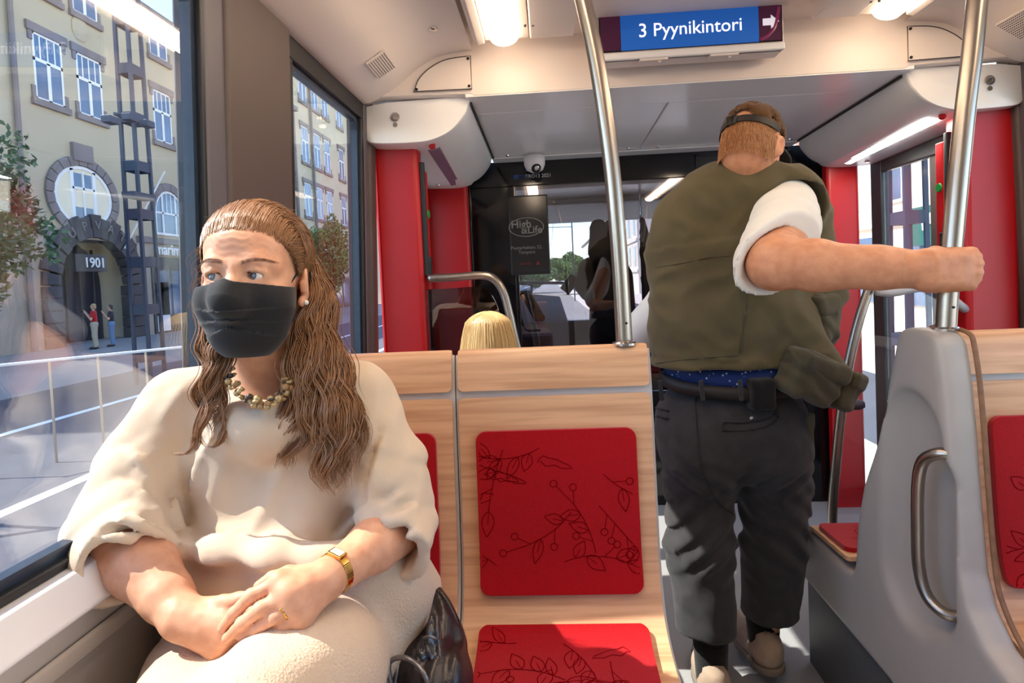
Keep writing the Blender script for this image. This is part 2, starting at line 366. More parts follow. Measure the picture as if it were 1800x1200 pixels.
def strands(name, curves, rad, m, parent=None, sides=3, kind=None):   # curves (N,S,3) -> thin tapering tubes
    Cv = np.asarray(curves, float); N, S, _ = Cv.shape
    T = np.gradient(Cv, axis=1); T /= np.linalg.norm(T, axis=2, keepdims=True)+1e-12
    ref = np.array([0.31, 0.87, 0.38]); X = np.cross(T, ref); X /= np.linalg.norm(X, axis=2, keepdims=True)+1e-12; Y = np.cross(T, X)
    r = np.asarray(rad) if np.ndim(rad) else np.full(N, rad)
    tp = np.linspace(0, 1, S); prof = np.minimum(1, (1-tp)*4+0.15)*np.minimum(1, tp*8+0.5)
    R = r[:, None, None]*prof[None, :, None]
    ang = [2*PI*k/sides for k in range(sides)]
    V = np.stack([Cv+R*(math.cos(a)*X+math.sin(a)*Y) for a in ang], 2).reshape(-1, 3)
    b = (np.arange(N)*S*sides)[:, None, None]+(np.arange(S-1)*sides)[None, :, None]
    k0 = np.arange(sides)[None, None, :]; k1 = (np.arange(sides)+1)[None, None, :] % sides
    Q = np.stack([b+k0, b+k1, b+sides+k1, b+sides+k0], 3).reshape(-1, 4)
    return mesh_np(name, V, Q, m, parent, True, kind)
def rot(ax, deg): return np.array(Matrix.Rotation(math.radians(deg), 3, ax))
# ================================================================ the tram: floor, walls, windows, ceiling
def XL(z): return -0.72+0.038*(z-1.23)            # the left wall leans inward a little
CX = 0.54                                          # the car's centre line; the right side mirrors the left
def mx(x): return 2*CX-x
YB = -2.6                                          # the car goes on behind the camera
o = MB().box((-0.80, YB, -0.06), (1.88, 3.46, 0.0)).build('floor', M_FLOOR, kind='structure')
o = MB().box((-0.5, 3.46, -0.06), (1.6, 5.3, 0.12)).build('cab_floor', M_BLACK, kind='structure')
lower = MB(); lower.box((-0.80, YB, 0.0), (-0.715, 2.42, 0.875)); lower.box((-0.716, YB, 0.80), (-0.705, 2.42, 0.83)); lower.build('wall_left', M_LOWALL, kind='structure', bevel=0.006)
MB().box((1.795, YB, 0.0), (1.88, 2.42, 0.875)).build('wall_right', M_LOWALL, kind='structure')
rear = MB().box((-0.8, YB-0.06, 0.0), (1.88, YB, 2.4)).build('wall_rear', M_CEIL, kind='structure')
for side, nm in ((0, 'sill_left'), (1, 'sill_right')):
    f = (lambda x: x) if side == 0 else mx
    s = MB(); pr = [(-0.76, 0.872), (-0.693, 0.872), (-0.690, 0.88), (-0.712, 0.929), (-0.76, 0.932)]
    s.prism([(f(x), z) for x, z in pr], 'y', YB, 2.42); s.build('trim_1' if side == 0 else 'trim_2', M_SILL, kind='structure', bevel=0.003)
def leanquad(mb, f, y0, y1, z0, z1, d0, d1, mi=0):   # a slab on the leaning wall; d = distance outward from the wall face
    a = [(f(XL(z0)-d0), y0, z0), (f(XL(z0)-d0), y1, z0), (f(XL(z1)-d0), y1, z1), (f(XL(z1)-d0), y0, z1)]
    b = [(f(XL(z0)-d1), y0, z0), (f(XL(z0)-d1), y1, z0), (f(XL(z1)-d1), y1, z1), (f(XL(z1)-d1), y0, z1)]
    return mb.hexa(a, b, mi)
ZG0, ZG1 = 0.945, 1.975
def window(n, f, y0, y1, ztop=ZG1):
    r = MB()
    leanquad(r, f, y0-0.05, y1+0.05, 0.93, ZG0, 0.0, 0.06); leanquad(r, f, y0-0.05, y1+0.05, ztop, 2.06, 0.0, 0.06)
    leanquad(r, f, y0-0.05, y0, ZG0, ztop, 0.0, 0.06); leanquad(r, f, y1, y1+0.05, ZG0, ztop, 0.0, 0.06)
    w_ = r.build('window_%d' % n, M_RUBBER, kind='structure', bevel=0.004)
    g = MB(); leanquad(g, f, y0+0.012, y1-0.012, ZG0+0.012, ztop-0.012, 0.024, 0.03); g.build('pane', M_GLASS if n in (1, 3) else M_GLASS2, w_)
    gk = MB()                                        # the inner gasket round the pane, rounded at its corners
    ring = rrect(y0-0.004, ZG0-0.004, y1+0.004, ztop+0.004, 0.05, 6); inn = rrect(y0+0.014, ZG0+0.016, y1-0.014, ztop-0.016, 0.045, 6); k = len(ring)
    for d0 in (0.016, 0.034):
        pass
    V = [(f(XL(z)-d), y, z) for d in (0.014, 0.036) for loop in (ring, inn) for (y, z) in loop]
    Fc = []
    for i in range(k):
        j = (i+1) % k
        Fc += [(i, j, k+j, k+i), (2*k+i, 3*k+i, 3*k+j, 2*k+j), (k+i, k+j, 3*k+j, 3*k+i), (i, 2*k+i, 2*k+j, j)]
    gk.add(V, Fc); gk.build('gasket', M_GASKET, w_)
    return w_
idt = lambda x: x
window(1, idt, -0.75, 1.215); window(2, idt, 1.665, 2.28); window(3, idt, -2.45, -1.2)
window(4, mx, -0.75, 1.215); window(5, mx, 1.665, 2.28); window(6, mx, -2.45, -1.2)
# pillars between the windows
for f, tn in ((idt, 3), (mx, 4)):
    p = MB(); leanquad(p, f, 1.222, 1.31, 0.93, 2.06, -0.004, 0.07); leanquad(p, f, 2.30, 2.37, 0.93, 2.06, -0.004, 0.07); leanquad(p, f, -1.15, -0.80, 0.93, 2.06, -0.004, 0.07)
    p.build('trim_%d' % tn, M_TAUPE2, kind='structure', bevel=0.012)
    p = MB(); leanquad(p, f, 1.292, 1.625, 0.93, 2.06, -0.014, 0.07); leanquad(p, f, 2.35, 2.43, 0.93, 2.06, -0.014, 0.07)
    p.build('trim_%d' % (tn+2), M_TAUPE, kind='structure', bevel=0.014)
# ceiling: cove, flat and recess
cove = spline([(-0.70, 2.035), (-0.66, 2.04), (-0.56, 2.085), (-0.48, 2.145), (-0.40, 2.19), (-0.31, 2.205), (-0.255, 2.207)], 5)
cove = [(p[0], p[1]) for p in cove]
for f, nm in ((idt, 'ceiling_left'), (mx, 'ceiling_right')):
    m = MB(); k = len(cove); V = []
    for dz in (0.0, 0.03):
        for yy in (YB, 2.31): V += [(f(x), yy, z+dz) for x, z in cove]
    Fc = []
    for i in range(k-1): Fc += [(i, i+1, k+i+1, k+i), (2*k+i, 3*k+i, 3*k+i+1, 2*k+i+1)]
    m.add(V, Fc); m.build(nm, M_CEIL, kind='structure', smooth=True)
MB().box((-0.30, YB, 2.245), (1.38, 2.34, 2.30)).build('ceiling', M_CEIL, kind='structure')
MB().box((-0.82, YB, 2.04), (-0.69, 2.46, 2.30)).box((1.77, YB, 2.04), (1.9, 2.46, 2.30)).box((-0.82, YB, 2.24), (-0.29, 2.46, 2.32)).box((1.37, YB, 2.24), (1.9, 2.46, 2.32)).build('roof', M_CEIL, kind='structure')
# lamp panels along the ceiling (left and right of the recess)
def lamp_panel(f, label, g):
    t = empty('ceiling_light', (f(-0.06), 0.0, 2.20), label, 'light', g)
    m = MB(); m.prism([(f(x), z) for x, z in ((-0.235, 2.188), (-0.22, 2.180), (-0.195, 2.185), (-0.195, 2.25), (-0.235, 2.25))], 'y', YB, 2.185)
    m.build('side_rail', M_CEIL, t, bevel=0.003)
    m = MB(); m.box((f(-0.193), YB, 2.196), (f(-0.035), 2.185, 2.25)); m.build('lamp_tray', M_CEIL, t, bevel=0.003)
    m = MB(); m.box((f(-0.031), YB, 2.190), (f(0.125), 2.185, 2.25)); m.build('cover_panel', M_CEIL, t, bevel=0.006)
    m = MB(); a = [(-0.123+0.052*math.cos(PI*k/10), 2.199-0.036*math.sin(PI*k/10)) for k in range(11)]
    m.prism([(f(x), z) for x, z in a], 'y', -0.2, 2.172); dif = m.build('diffuser', M_LAMP, t, bevel=0.012)
    for x, y in ((-0.045, 2.07), (-0.018, 2.07), (-0.045, 1.2), (-0.018, 1.2)): MB().lathe([(0.005, 0), (0.004, -0.006)], (f(x), y, 2.194), seg=10).build('screw', M_SCREW, t)
lamp_panel(idt, 'warm ceiling light strip in panel over the window seats', None)
lamp_panel(mx, 'ceiling light strip cut by top edge, right of the screen', None)
# portal beam with corner plates, facing the camera
def corner_plate(f, n):
    arc = spline([(-0.485, 2.065), (-0.465, 2.11), (-0.42, 2.15), (-0.355, 2.178), (-0.262, 2.186)], 5)
    pl = [(f(p[0]), p[1]) for p in arc]+[(f(-0.262), 2.062)]
    m = MB(); m.prism(pl, 'y', 2.292, 2.30); t = m.build('trim_%d' % n, M_CEIL, kind='structure', bevel=0.0015)
    s = MB(); s.tube([(x, 2.2915, z) for x, z in pl+[pl[0]]], 0.0018, 6); s.build('seam', M_SEAM, t)
    for x, z in ((-0.475, 2.073), (-0.272, 2.176), (-0.272, 2.073)):
        MB().lathe([(0.0055, 0), (0.005, 0.004), (0.002, 0.005)], (f(x), 2.292, z), (0, -1, 0), 12).build('screw', M_SCREW, t)
beam = MB()
beam.prism([(-0.70, 2.04), (-0.62, 2.055), (-0.27, 2.045), (-0.255, 2.036), (mx(-0.255), 2.036), (mx(-0.27), 2.045), (mx(-0.62), 2.055), (mx(-0.70), 2.04), (mx(-0.70), 2.40), (-0.70, 2.40)], 'y', 2.30, 2.36)
beam.build('trim_9', M_CEIL, kind='structure', bevel=0.006)
corner_plate(idt, 10); corner_plate(mx, 11)
# lower ceiling behind the beam: sloping strip, two gloss panels
MB().hexa([(-0.29, 2.302, 2.034), (mx(-0.29), 2.302, 2.034), (mx(-0.29), 2.52, 2.028), (-0.29, 2.52, 2.028)], [(-0.29, 2.302, 2.09), (mx(-0.29), 2.302, 2.09), (mx(-0.29), 2.52, 2.09), (-0.29, 2.52, 2.09)]).build('trim_12', M_WHITE, kind='structure', bevel=0.002)
low = MB().box((-0.285, 2.36, 2.075), (mx(-0.285), 3.5, 2.12)).build('ceiling_front', M_SEAM, kind='structure')
for x0, x1 in ((-0.285, 0.517), (0.523, mx(-0.285))):
    pn = MB().hexa([(x0, 2.526, 2.028), (x1, 2.526, 2.028), (x1, 3.395, 2.002), (x0, 3.395, 2.002)], [(x0, 2.526, 2.07), (x1, 2.526, 2.07), (x1, 3.395, 2.07), (x0, 3.395, 2.07)]).build('panel', M_WHITE, low, bevel=0.004)
    for sx in (x0+0.09, x1-0.06):
        MB().lathe([(0.011, 0), (0.010, 0.006), (0.004, 0.007)], (sx, 3.27, 2.006), (0, 0, -1), 14).build('lock', M_CHROME, pn)
MB().box((-0.285, 3.30, 1.994), (mx(-0.285), 3.41, 2.003)).build('front_strip', M_WHITE, low, bevel=0.002)

MB().box((-0.75, 2.36, 2.14), (1.83, 3.5, 2.2)).build('roof_front', M_SEAM, kind='structure')
# door mechanism covers: round-edged boxes over the front doors
def door_cover(f, label, strip_mat, seed):
    sec = [(-0.72, 1.95), (-0.70, 1.91), (-0.665, 1.888), (-0.50, 1.882), (-0.42, 1.892), (-0.35, 1.925), (-0.30, 1.98), (-0.28, 2.03), (-0.278, 2.05), (-0.61, 2.045), (-0.72, 2.03)]
    sec = sec[:1]+[tuple(p) for p in spline(sec[1:8], 5)]+sec[8:]
    far = [(x, z-0.025-0.01*(x < -0.4)) for x, z in sec]
    t = empty('door_mechanism_cover', (f(-0.5), 2.85, 1.88), label, 'cover', 'covers over the front doors')
    n = len(sec); m = MB()
    def ring(y, s, q): cx, cz = -0.5, 1.97; return [(f(cx+(x-cx)*s), y, cz+(z-cz)*s) for x, z in q]
    mix = lambda t_: [(a[0]+(b[0]-a[0])*t_, a[1]+(b[1]-a[1])*t_) for a, b in zip(sec, far)]
    rings = [ring(2.335, 0.975, sec), ring(2.338, 0.99, sec), ring(2.348, 1.0, sec), ring(2.6, 1, mix(.25)), ring(2.9, 1, mix(.55)), ring(3.2, 1, mix(.85)), ring(3.31, 0.985, far), ring(3.345, 0.93, far), ring(3.36, 0.85, far)]
    V = [p for r in rings for p in r]; Fc = [tuple(range(n)), tuple(range((len(rings)-1)*n, len(rings)*n))[::-1]]
    for i in range(len(rings)-1):
        for k in range(n): Fc.append((i*n+k, i*n+(k+1) % n, (i+1)*n+(k+1) % n, (i+1)*n+k))
    m.add(V, Fc); b = m.build('housing', M_WHITE, t, smooth=True)
    es = b.modifiers.new('es', 'EDGE_SPLIT'); es.split_angle = math.radians(50)
    m = MB(); m.beam((f(-0.276), 2.36, 2.028), (f(-0.276), 3.34, 2.0), 0.006, 0.012); m.build('gap_seal', M_SEAM, t)
    m = MB(); m.hexa([(f(-0.475), 2.46, 1.874), (f(-0.425), 2.46, 1.880), (f(-0.455), 3.22, 1.855), (f(-0.505), 3.22, 1.849)], [(f(-0.475), 2.46, 1.884), (f(-0.425), 2.46, 1.89), (f(-0.455), 3.22, 1.87), (f(-0.505), 3.22, 1.866)])
    m.build('light_strip', strip_mat, t, bevel=0.001)
    bt = MB().lathe([(0.013, 0), (0.013, 0.012), (0.009, 0.016)], (f(-0.445), 2.40, 1.884), (0, -0.3, -1), 16).build('red_button', M_RED, t); bt['label'] = 'small red button'
    k = MB(); k.lathe([(0.019, 0), (0.018, 0.004), (0.010, 0.005), (0.009, 0.003)], (f(-0.575), 2.335, 1.985), (0, -1, 0), 18); k.lathe([(0.009, 0), (0.009, 0.004)], (f(-0.575), 2.335, 1.955), (0, -1, 0), 12)
    k.build('key_lock', M_CHROME, t)
    MB().lathe([(0.012, 0), (0.01, 0.006)], (f(-0.57), 3.18, 1.852), (0, 0, -1), 12).build('latch', M_CHROME, t)
M_STRIP = mat('unlit_purple_strip', srgb(122, 108, 128), 0.4, var=0.03)
M_STRIPON = mat('lit_strip', srgb(250, 248, 245), 0.4, emit=srgb(255, 250, 240), estr=24.0, var=0.01)
door_cover(idt, 'white rounded cover with purple strip above left front door', M_STRIP, 1)
door_cover(mx, 'white rounded cover with glowing strip above right front door', M_STRIPON, 2)

# red door posts
def post(f, n, x0, x1, y0, y1, z1):
    m = MB(); xs = sorted((f(x0), f(x1))); m.prism(rrect(xs[0], y0, xs[1], y1, 0.02, 4), 'z', 0.0, z1)
    return m.build('trim_%d' % n, M_RED, kind='structure', smooth=False, bevel=0.0)
pl = post(idt, 13, -0.70, -0.515, 2.43, 2.52, 1.90); pr = post(mx, 14, -0.71, -0.515, 2.38, 2.50, 1.93)
post(idt, 15, -0.68, -0.435, 3.33, 3.40, 1.88); post(mx, 16, -0.605, -0.435, 3.33, 3.40, 1.90)
for f, par, yy in ((idt, pl, 2.505), (mx, pr, 2.49)):
    m = MB(); m.box((f(-0.518), 2.455, 1.36), (f(-0.495), 2.475, 1.83)); m.build('edge_strip', M_BLACK, par, bevel=0.004)
    m = MB(); m.box((f(-0.522), 2.478, 1.30), (f(-0.497), 2.53, 1.80)); m.build('control_panel', M_RED, par, bevel=0.006)
    m = MB(); m.lathe([(0.018, 0), (0.016, 0.006)], (f(-0.497), 2.505, 1.62), (f(1)-f(0), 0, 0), 16); m.build('green_sign', mat('green_sign', srgb(30, 140, 60), 0.4, var=0.03), par)
    m = MB(); m.box((f(-0.506), 2.46, 1.34), (f(-0.488), 2.50, 1.44)); m.build('button_box', M_BLACK, par, bevel=0.004)
# front doors
def door(n, f):
    fr = MB(); xo = -0.66
    B = lambda y0, y1, z0, z1, d=0.04: fr.box((f(xo), y0, z0), (f(xo-d), y1, z1))
    B(2.52, 2.58, 0.02, 1.90); B(3.23, 3.33, 0.02, 1.88); B(2.58, 3.23, 1.80, 1.88); B(2.58, 3.23, 0.02, 0.14)
    d = fr.build('door_%d' % n, M_RUBBER, kind='structure', bevel=0.006)
    MB().box((f(xo-0.002), 2.72, 0.14), (f(xo-0.042), 2.84, 1.80)).build('door_stile', M_TAUPE, d, bevel=0.01)
    for y0, y1 in ((2.58, 2.72), (2.84, 3.23)):
        MB().box((f(xo-0.015), y0+0.001, 0.141), (f(xo-0.021), y1-0.001, 1.799)).build('pane', M_DGLASS, d)
    return d
door(1, idt); door(2, mx)

# ================================================================ driver's cab partition
YP = 3.42
cabp = MB()
zt = 2.0
cabp.box((-0.52, YP, 0.0), (-0.43, YP+0.04, zt)); cabp.box((1.36, YP, 0.0), (1.60, YP+0.04, zt)); cabp.box((-0.43, YP, 1.86), (1.36, YP+0.04, zt)); cabp.box((-0.43, YP, 0.0), (1.36, YP+0.04, 0.66))
cabp.box((-0.19, YP, 0.66), (-0.17, YP+0.04, 1.86)); cabp.box((0.82, YP, 0.66), (0.90, YP+0.04, 1.86))
pw = cabp.build('partition', M_BLACKG, kind='structure', bevel=0.003)
MB().box((-0.17, YP+0.015, 0.66), (0.82, YP+0.022, 1.86)).build('pane', M_CABGL, pw)
MB().box((-0.43, YP+0.015, 0.66), (-0.19, YP+0.022, 1.86)).build('dark_pane', M_BLACKG, pw)
MB().box((0.90, YP+0.015, 0.66), (1.36, YP+0.022, 1.86)).build('side_pane', M_BLACKG, pw)
m = MB(); m.box((0.845, YP-0.012, 1.80), (0.855, YP, 1.98)); m.box((0.845, YP-0.012, 1.97), (1.36, YP, 1.978)); m.build('door_edge', M_SEAM, pw)
M_WTXT = mat('white_print', srgb(214, 214, 214), 0.5, var=0.02); M_GTXT = mat('grey_print', srgb(128, 124, 120), 0.5, var=0.02); M_BTXT = mat('blue_print', srgb(40, 84, 150), 0.5, var=0.02); M_RTXT = mat('red_print', srgb(110, 24, 24), 0.5, var=0.02)
q = P(946, 309, YP-0.001); text('lettering', 'TRO13 2021', 0.028, M_WTXT, q, (1, 0, 0), (0, 0, 1), pw, 0.001)
q = P(916, 311, YP-0.001); text('lettering', 'ARTIC', 0.026, M_BTXT, q, (1, 0, 0), (0, 0, 1), pw, 0.001)
m = MB(); q = P(909, 311, YP-0.001); m.prism([(q[0]-.02, q[2]+.012), (q[0]+.012, q[2]+.012), (q[0]+.002, q[2]), (q[0]+.012, q[2]-.012), (q[0]-.02, q[2]-.012)], 'y', YP-0.002, YP); m.build('emblem', M_BTXT, pw)
# advert screen on the partition
a, b = P(893, 345, YP-0.03), P(968, 481, YP-0.03)
scr = empty('advert_screen', ((a[0]+b[0])/2, YP, b[2]), 'dark advert screen with oval logo on the cab partition', 'screen')
MB().box((a[0], YP-0.035, b[2]), (b[0], YP-0.001, a[2])).build('frame', M_BLACK, scr, bevel=0.005)
MB().box((a[0]+0.008, YP-0.038, b[2]+0.008), (b[0]-0.008, YP-0.034, a[2]-0.008)).build('glass', mat('screen_dark', srgb(34, 32, 34), 0.12, var=0.04), scr)
c = P(925, 399, YP-0.04); el = [(c[0]+0.097*math.cos(t), YP-0.04, c[2]+0.052*math.sin(t)) for t in np.linspace(0, 2*PI, 41)]
MB().tube(el, 0.0028, 6).build('oval_ring', M_GTXT, scr)
text('lettering', 'High', 0.062, M_GTXT, c+np.array([-0.028, 0, 0.016]), (1, 0, 0), (0, 0, 1), scr, 0.001, bold=0.0008)
text('lettering', '&Life', 0.058, M_GTXT, c+np.array([0.03, 0, -0.018]), (1, 0, 0), (0, 0, 1), scr, 0.001, bold=0.0008)
text('lettering', 'Puutarhakatu 22,\nTampere', 0.026, M_GTXT, P(926, 439, YP-0.04), (1, 0, 0), (0, 0, 1), scr, 0.001)
text('lettering', 'nordia', 0.026, M_RTXT, P(924, 463, YP-0.04), (1, 0, 0), (0, 0, 1), scr, 0.001)
MB().prism([(c[0]+0.045, c[2]-0.215), (c[0]+0.07, c[2]-0.215), (c[0]+0.057, c[2]-0.19)], 'y', YP-0.041, YP-0.039).build('emblem', M_RTXT, scr)
# dome camera under the front ceiling
q = P(939, 272, 3.28); zd = 1.994
dc = empty('dome_camera', (q[0], 3.28, 1.97), 'white dome security camera below the front ceiling', 'camera')
m = MB(); m.lathe([(0.058, 0.0), (0.058, -0.03), (0.056, -0.05), (0.045, -0.075), (0.02, -0.088)], (q[0], 3.28, zd), seg=28); m.build('body', M_WHITE, dc, smooth=True)
m = MB(); m.ball((q[0]+0.008, 3.245, zd-0.07), 0.027, 16); m.build('lens_ball', M_BLACKG, dc, smooth=True)
m = MB(); m.lathe([(0.013, 0), (0.013, 0.006), (0.008, 0.007)], (q[0]+0.012, 3.222, zd-0.075), (0.1, -1, -0.3), 16); m.build('lens', M_CHROME, dc)

# ================================================================ destination screen
YS = 2.18
a, b = P(1052, 26, YS), P(1375, 68, YS); zt_, zb_ = P(1052, 26, YS)[2], P(1055, 94, YS)[2]; x0, x1 = a[0], b[0]
ds = empty('destination_display', ((x0+x1)/2, YS, zb_), 'wide destination screen with white text on blue under ceiling', 'display')
m = MB(); m.box((x0-0.016, YS, zb_-0.028), (x1+0.008, YS+0.09, zt_+0.022)); m.build('housing', M_CEIL, ds, bevel=0.008)
m = MB(); m.box((x0-0.016, YS-0.006, zb_-0.028), (x1+0.008, YS+0.02, zb_-0.003)); m.build('lower_lip', M_WHITE, ds, bevel=0.005)
for xx in (x0+0.19, x1-0.2): MB().box((xx-0.05, YS+0.0, zb_-0.036), (xx+0.05, YS+0.04, zb_-0.027)).lathe([(0.006, 0), (0.005, -0.006)], (xx+0.02, YS+0.01, zb_-0.036)).build('clip', M_CEIL, ds, bevel=0.002)
m = MB(); m.box((x0, YS-0.004, zb_), (x1, YS+0.01, zt_)); m.build('bezel', M_BLACKG, ds)
def emis(n, c, s): return mat(n, c, 0.3, emit=c, estr=s, var=0.01)
xb0, xb1 = x0+(x1-x0)*0.118, x0+(x1-x0)*0.872
MB().box((xb0, YS-0.0065, zb_+0.002), (xb1, YS-0.003, zt_-0.002)).build('blue_field', emis('screen_blue', srgb(22, 80, 156), 0.42), ds)
mm = emis('screen_maroon', srgb(48, 12, 34), 0.6)
MB().box((x0+0.004, YS-0.0062, zb_+0.004), (xb0-0.001, YS-0.003, zt_-0.004)).build('maroon_field', mm, ds)
MB().box((xb1+0.001, YS-0.0062, zb_+0.004), (x1-0.004, YS-0.003, zt_-0.004)).build('maroon_field', mm, ds)
lit = emis('screen_white', srgb(235, 238, 245), 0.5)
zc = (zb_+zt_)/2
text('lettering', '3', 0.068, lit, (x0+(x1-x0)*0.24, YS-0.0075, zc-0.003), (1, 0, 0), (0, 0, 1), ds, 0.0008, bold=0.0002)
text('lettering', 'Pyynikintori', 0.065, lit, (x0+(x1-x0)*0.54, YS-0.0075, zc-0.003), (1, 0, 0), (0, 0, 1), ds, 0.0008, bold=0.0002, xscale=1.0)
aw = emis('screen_grey', srgb(200, 196, 206), 0.5); ax_ = xb1+0.014
MB().prism([(ax_, zc+0.012), (ax_+0.028, zc+0.012), (ax_+0.028, zc+0.024), (ax_+0.056, zc), (ax_+0.028, zc-0.024), (ax_+0.028, zc-0.012), (ax_, zc-0.012)], 'y', YS-0.0075, YS-0.006).build('arrow', aw, ds)
MB().tube(spline([(xb1+0.004, YS-0.006, zb_+0.008), (xb1+0.03, YS-0.006, zb_+0.02), (xb1+0.055, YS-0.006, zb_+0.05), (x1-0.01, YS-0.006, zt_-0.02)], 6), 0.006, 6).build('swoosh', emis('screen_plum', srgb(92, 26, 52), 0.6), ds)

# speaker grilles on the coves
def grille(c, u, v, su, sv, label):
    c, u, v = (np.array(t, float) for t in (c, u, v)); u /= np.linalg.norm(u); v = v-u*(u@v); v /= np.linalg.norm(v); nn = np.cross(u, v)
    if nn @ (np.array([CX, 1.2, 1.2])-c) < 0: nn = -nn
    t = empty('speaker_grille', c, label, 'speaker')
    m = MB(); q = [c+u*su*a_+v*sv*b_ for a_, b_ in ((-.5, -.5), (.5, -.5), (.5, .5), (-.5, .5))]; m.hexa([p-nn*0.004 for p in q], [p+nn*0.003 for p in q]); m.build('plate', M_CEIL, t, bevel=0.001)
    m = MB(); nu, nv = int(su/0.0085), int(sv/0.0085)
    for i in range(nu):
        for j in range(nv):
            p = c+u*((i+.5)/nu-.5)*su*0.94+v*((j+.5)/nv-.5)*sv*0.94; m.lathe([(0.0022, 0), (0.0022, 0.0008)], p+nn*0.0031, nn, 6)
    m.build('holes', M_SCREW, t, kind='stuff')
grille((-0.545, 2.06, 2.088), (0, 1, 0), (0.09, 0, 0.055), 0.15, 0.075, 'perforated speaker grille in the cove above pillar window')
pg = PX(1768, 42, 1.575); grille((1.603, pg[1]-0.05, 2.098), (0, 1, 0), (-0.09, 0, 0.06), 0.16, 0.10, 'perforated speaker grille in the ceiling cove by top right corner')
sp = MB().lathe([(0.016, 0), (0.015, -0.004), (0.007, -0.006)], (-0.36, 2.06, 2.199), seg=16).build('ceiling_lock', M_CHROME); tag(sp, 'small round chrome lock in the ceiling left of the light', 'lock')

# ================================================================ grab poles and rails
def pole(pts, r, label, base):
    t = empty('grab_pole', pts[-1], label, 'pole')
    MB().tube(spline(pts, 10), r, 20).build('tube', M_STEEL, t, smooth=True)
    MB().lathe([(r+0.008, 0), (r+0.008, 0.005), (r+0.003, 0.008)], pts[-1], seg=24).build('foot_ring', M_CHROME, t, smooth=False)
    MB().lathe([(0.0028, 0), (0.0028, 0.003)], np.array(pts[-1])+np.array([0.004, -r+0.001, 0.05]), (0, -1, 0), 8).build('screw', M_SCREW, t)
YPOLE = 1.345
pole([P(1008, -70, YPOLE), P(1025, 0, YPOLE), P(1047, 100, YPOLE), P(1063, 200, YPOLE), P(1076, 300, YPOLE), P(1085, 400, YPOLE), P(1092, 500, YPOLE), tuple(P(1097.5, 606, YPOLE))], 0.0185, 'steel grab pole standing on the wooden seat top between woman and man', 0)
pole([P(1728, -70, 1.335), P(1718, 0, 1.335), P(1708, 100, 1.335), P(1696, 200, 1.335), P(1686, 300, 1.335), P(1675, 420, 1.335), P(1667, 510, 1.335), tuple(P(1662.5, 580, 1.335))], 0.0195, 'steel grab pole gripped by the man, on the right seat top', 0)
# screen by the left door: bent tube and smoked glass
ra = [P(752, 489, 2.42), P(800, 487, 2.42), P(845, 484, 2.42), P(868, 490, 2.42), P(884, 512, 2.42), P(895, 550, 2.42), P(906, 600, 2.42), P(930, 700, 2.42)]
t = empty('door_screen', (ra[-1][0], 2.42, 0.0), 'bent steel rail with smoked glass beside the left front door', 'screen')
foot = np.array([ra[-1][0]+0.06, 2.42, 0.0])
MB().tube(spline(ra+[foot], 8), 0.0165, 16).build('rail', M_STEEL, t, smooth=True)
g = MB(); pts = [(p[0]-0.03, p[2]-0.045) for p in spline(ra[1:]+[foot+np.array([0, 0, 0.15])], 4)]
poly = [(ra[0][0], pts[0][1])]+pts+[(ra[0][0], 0.15)]
g.prism(poly, 'y', 2.417, 2.424); g.build('glass_panel', M_SMOKE, t)
# right door screen: leaning tube, glass and padded arm rest
rb = [P(1560, 440, 2.40), P(1540, 480, 2.40), P(1527, 510, 2.40), P(1508, 570, 2.40), P(1490, 650, 2.40), P(1478, 730, 2.40), P(1470, 810, 2.40), P(1463, 905, 2.40)]
t = empty('door_screen', (rb[-1][0], 2.40, 0.0), 'leaning steel rail with clear glass beside the right front door', 'screen')
MB().tube(spline(rb+[(rb[-1][0]-0.01, 2.4, 0.0)], 8), 0.018, 16).build('rail', M_STEEL, t, smooth=True)
MB().tube(spline([P(1540, 512, 2.36), P(1570, 514, 2.36), P(1640, 506, 2.37), (1.60, 2.40, 1.135)], 5), 0.016, 12).build('handle', M_GREYL, t, smooth=True)
pts = [(p[0]+0.02, p[2]) for p in spline(rb[2:], 4)]
MB().prism(pts+[(1.55, 0.3), (1.55, 1.2)], 'y', 2.41, 2.416).build('glass_panel', M_DGLASS, t)
ar = P(1483, 716, 2.30); m = MB(); m.tube([(ar[0]-0.02, 2.38, ar[2]), (ar[0]+0.02, 2.36, ar[2]), (ar[0]+0.075, 2.34, ar[2]), (ar[0]+0.094, 2.335, ar[2])], [0.02, 0.021, 0.021, 0.012], 14); m.build('arm_rest', mat('plum_pad', srgb(62, 48, 56), 0.5, var=0.04), t, smooth=True)

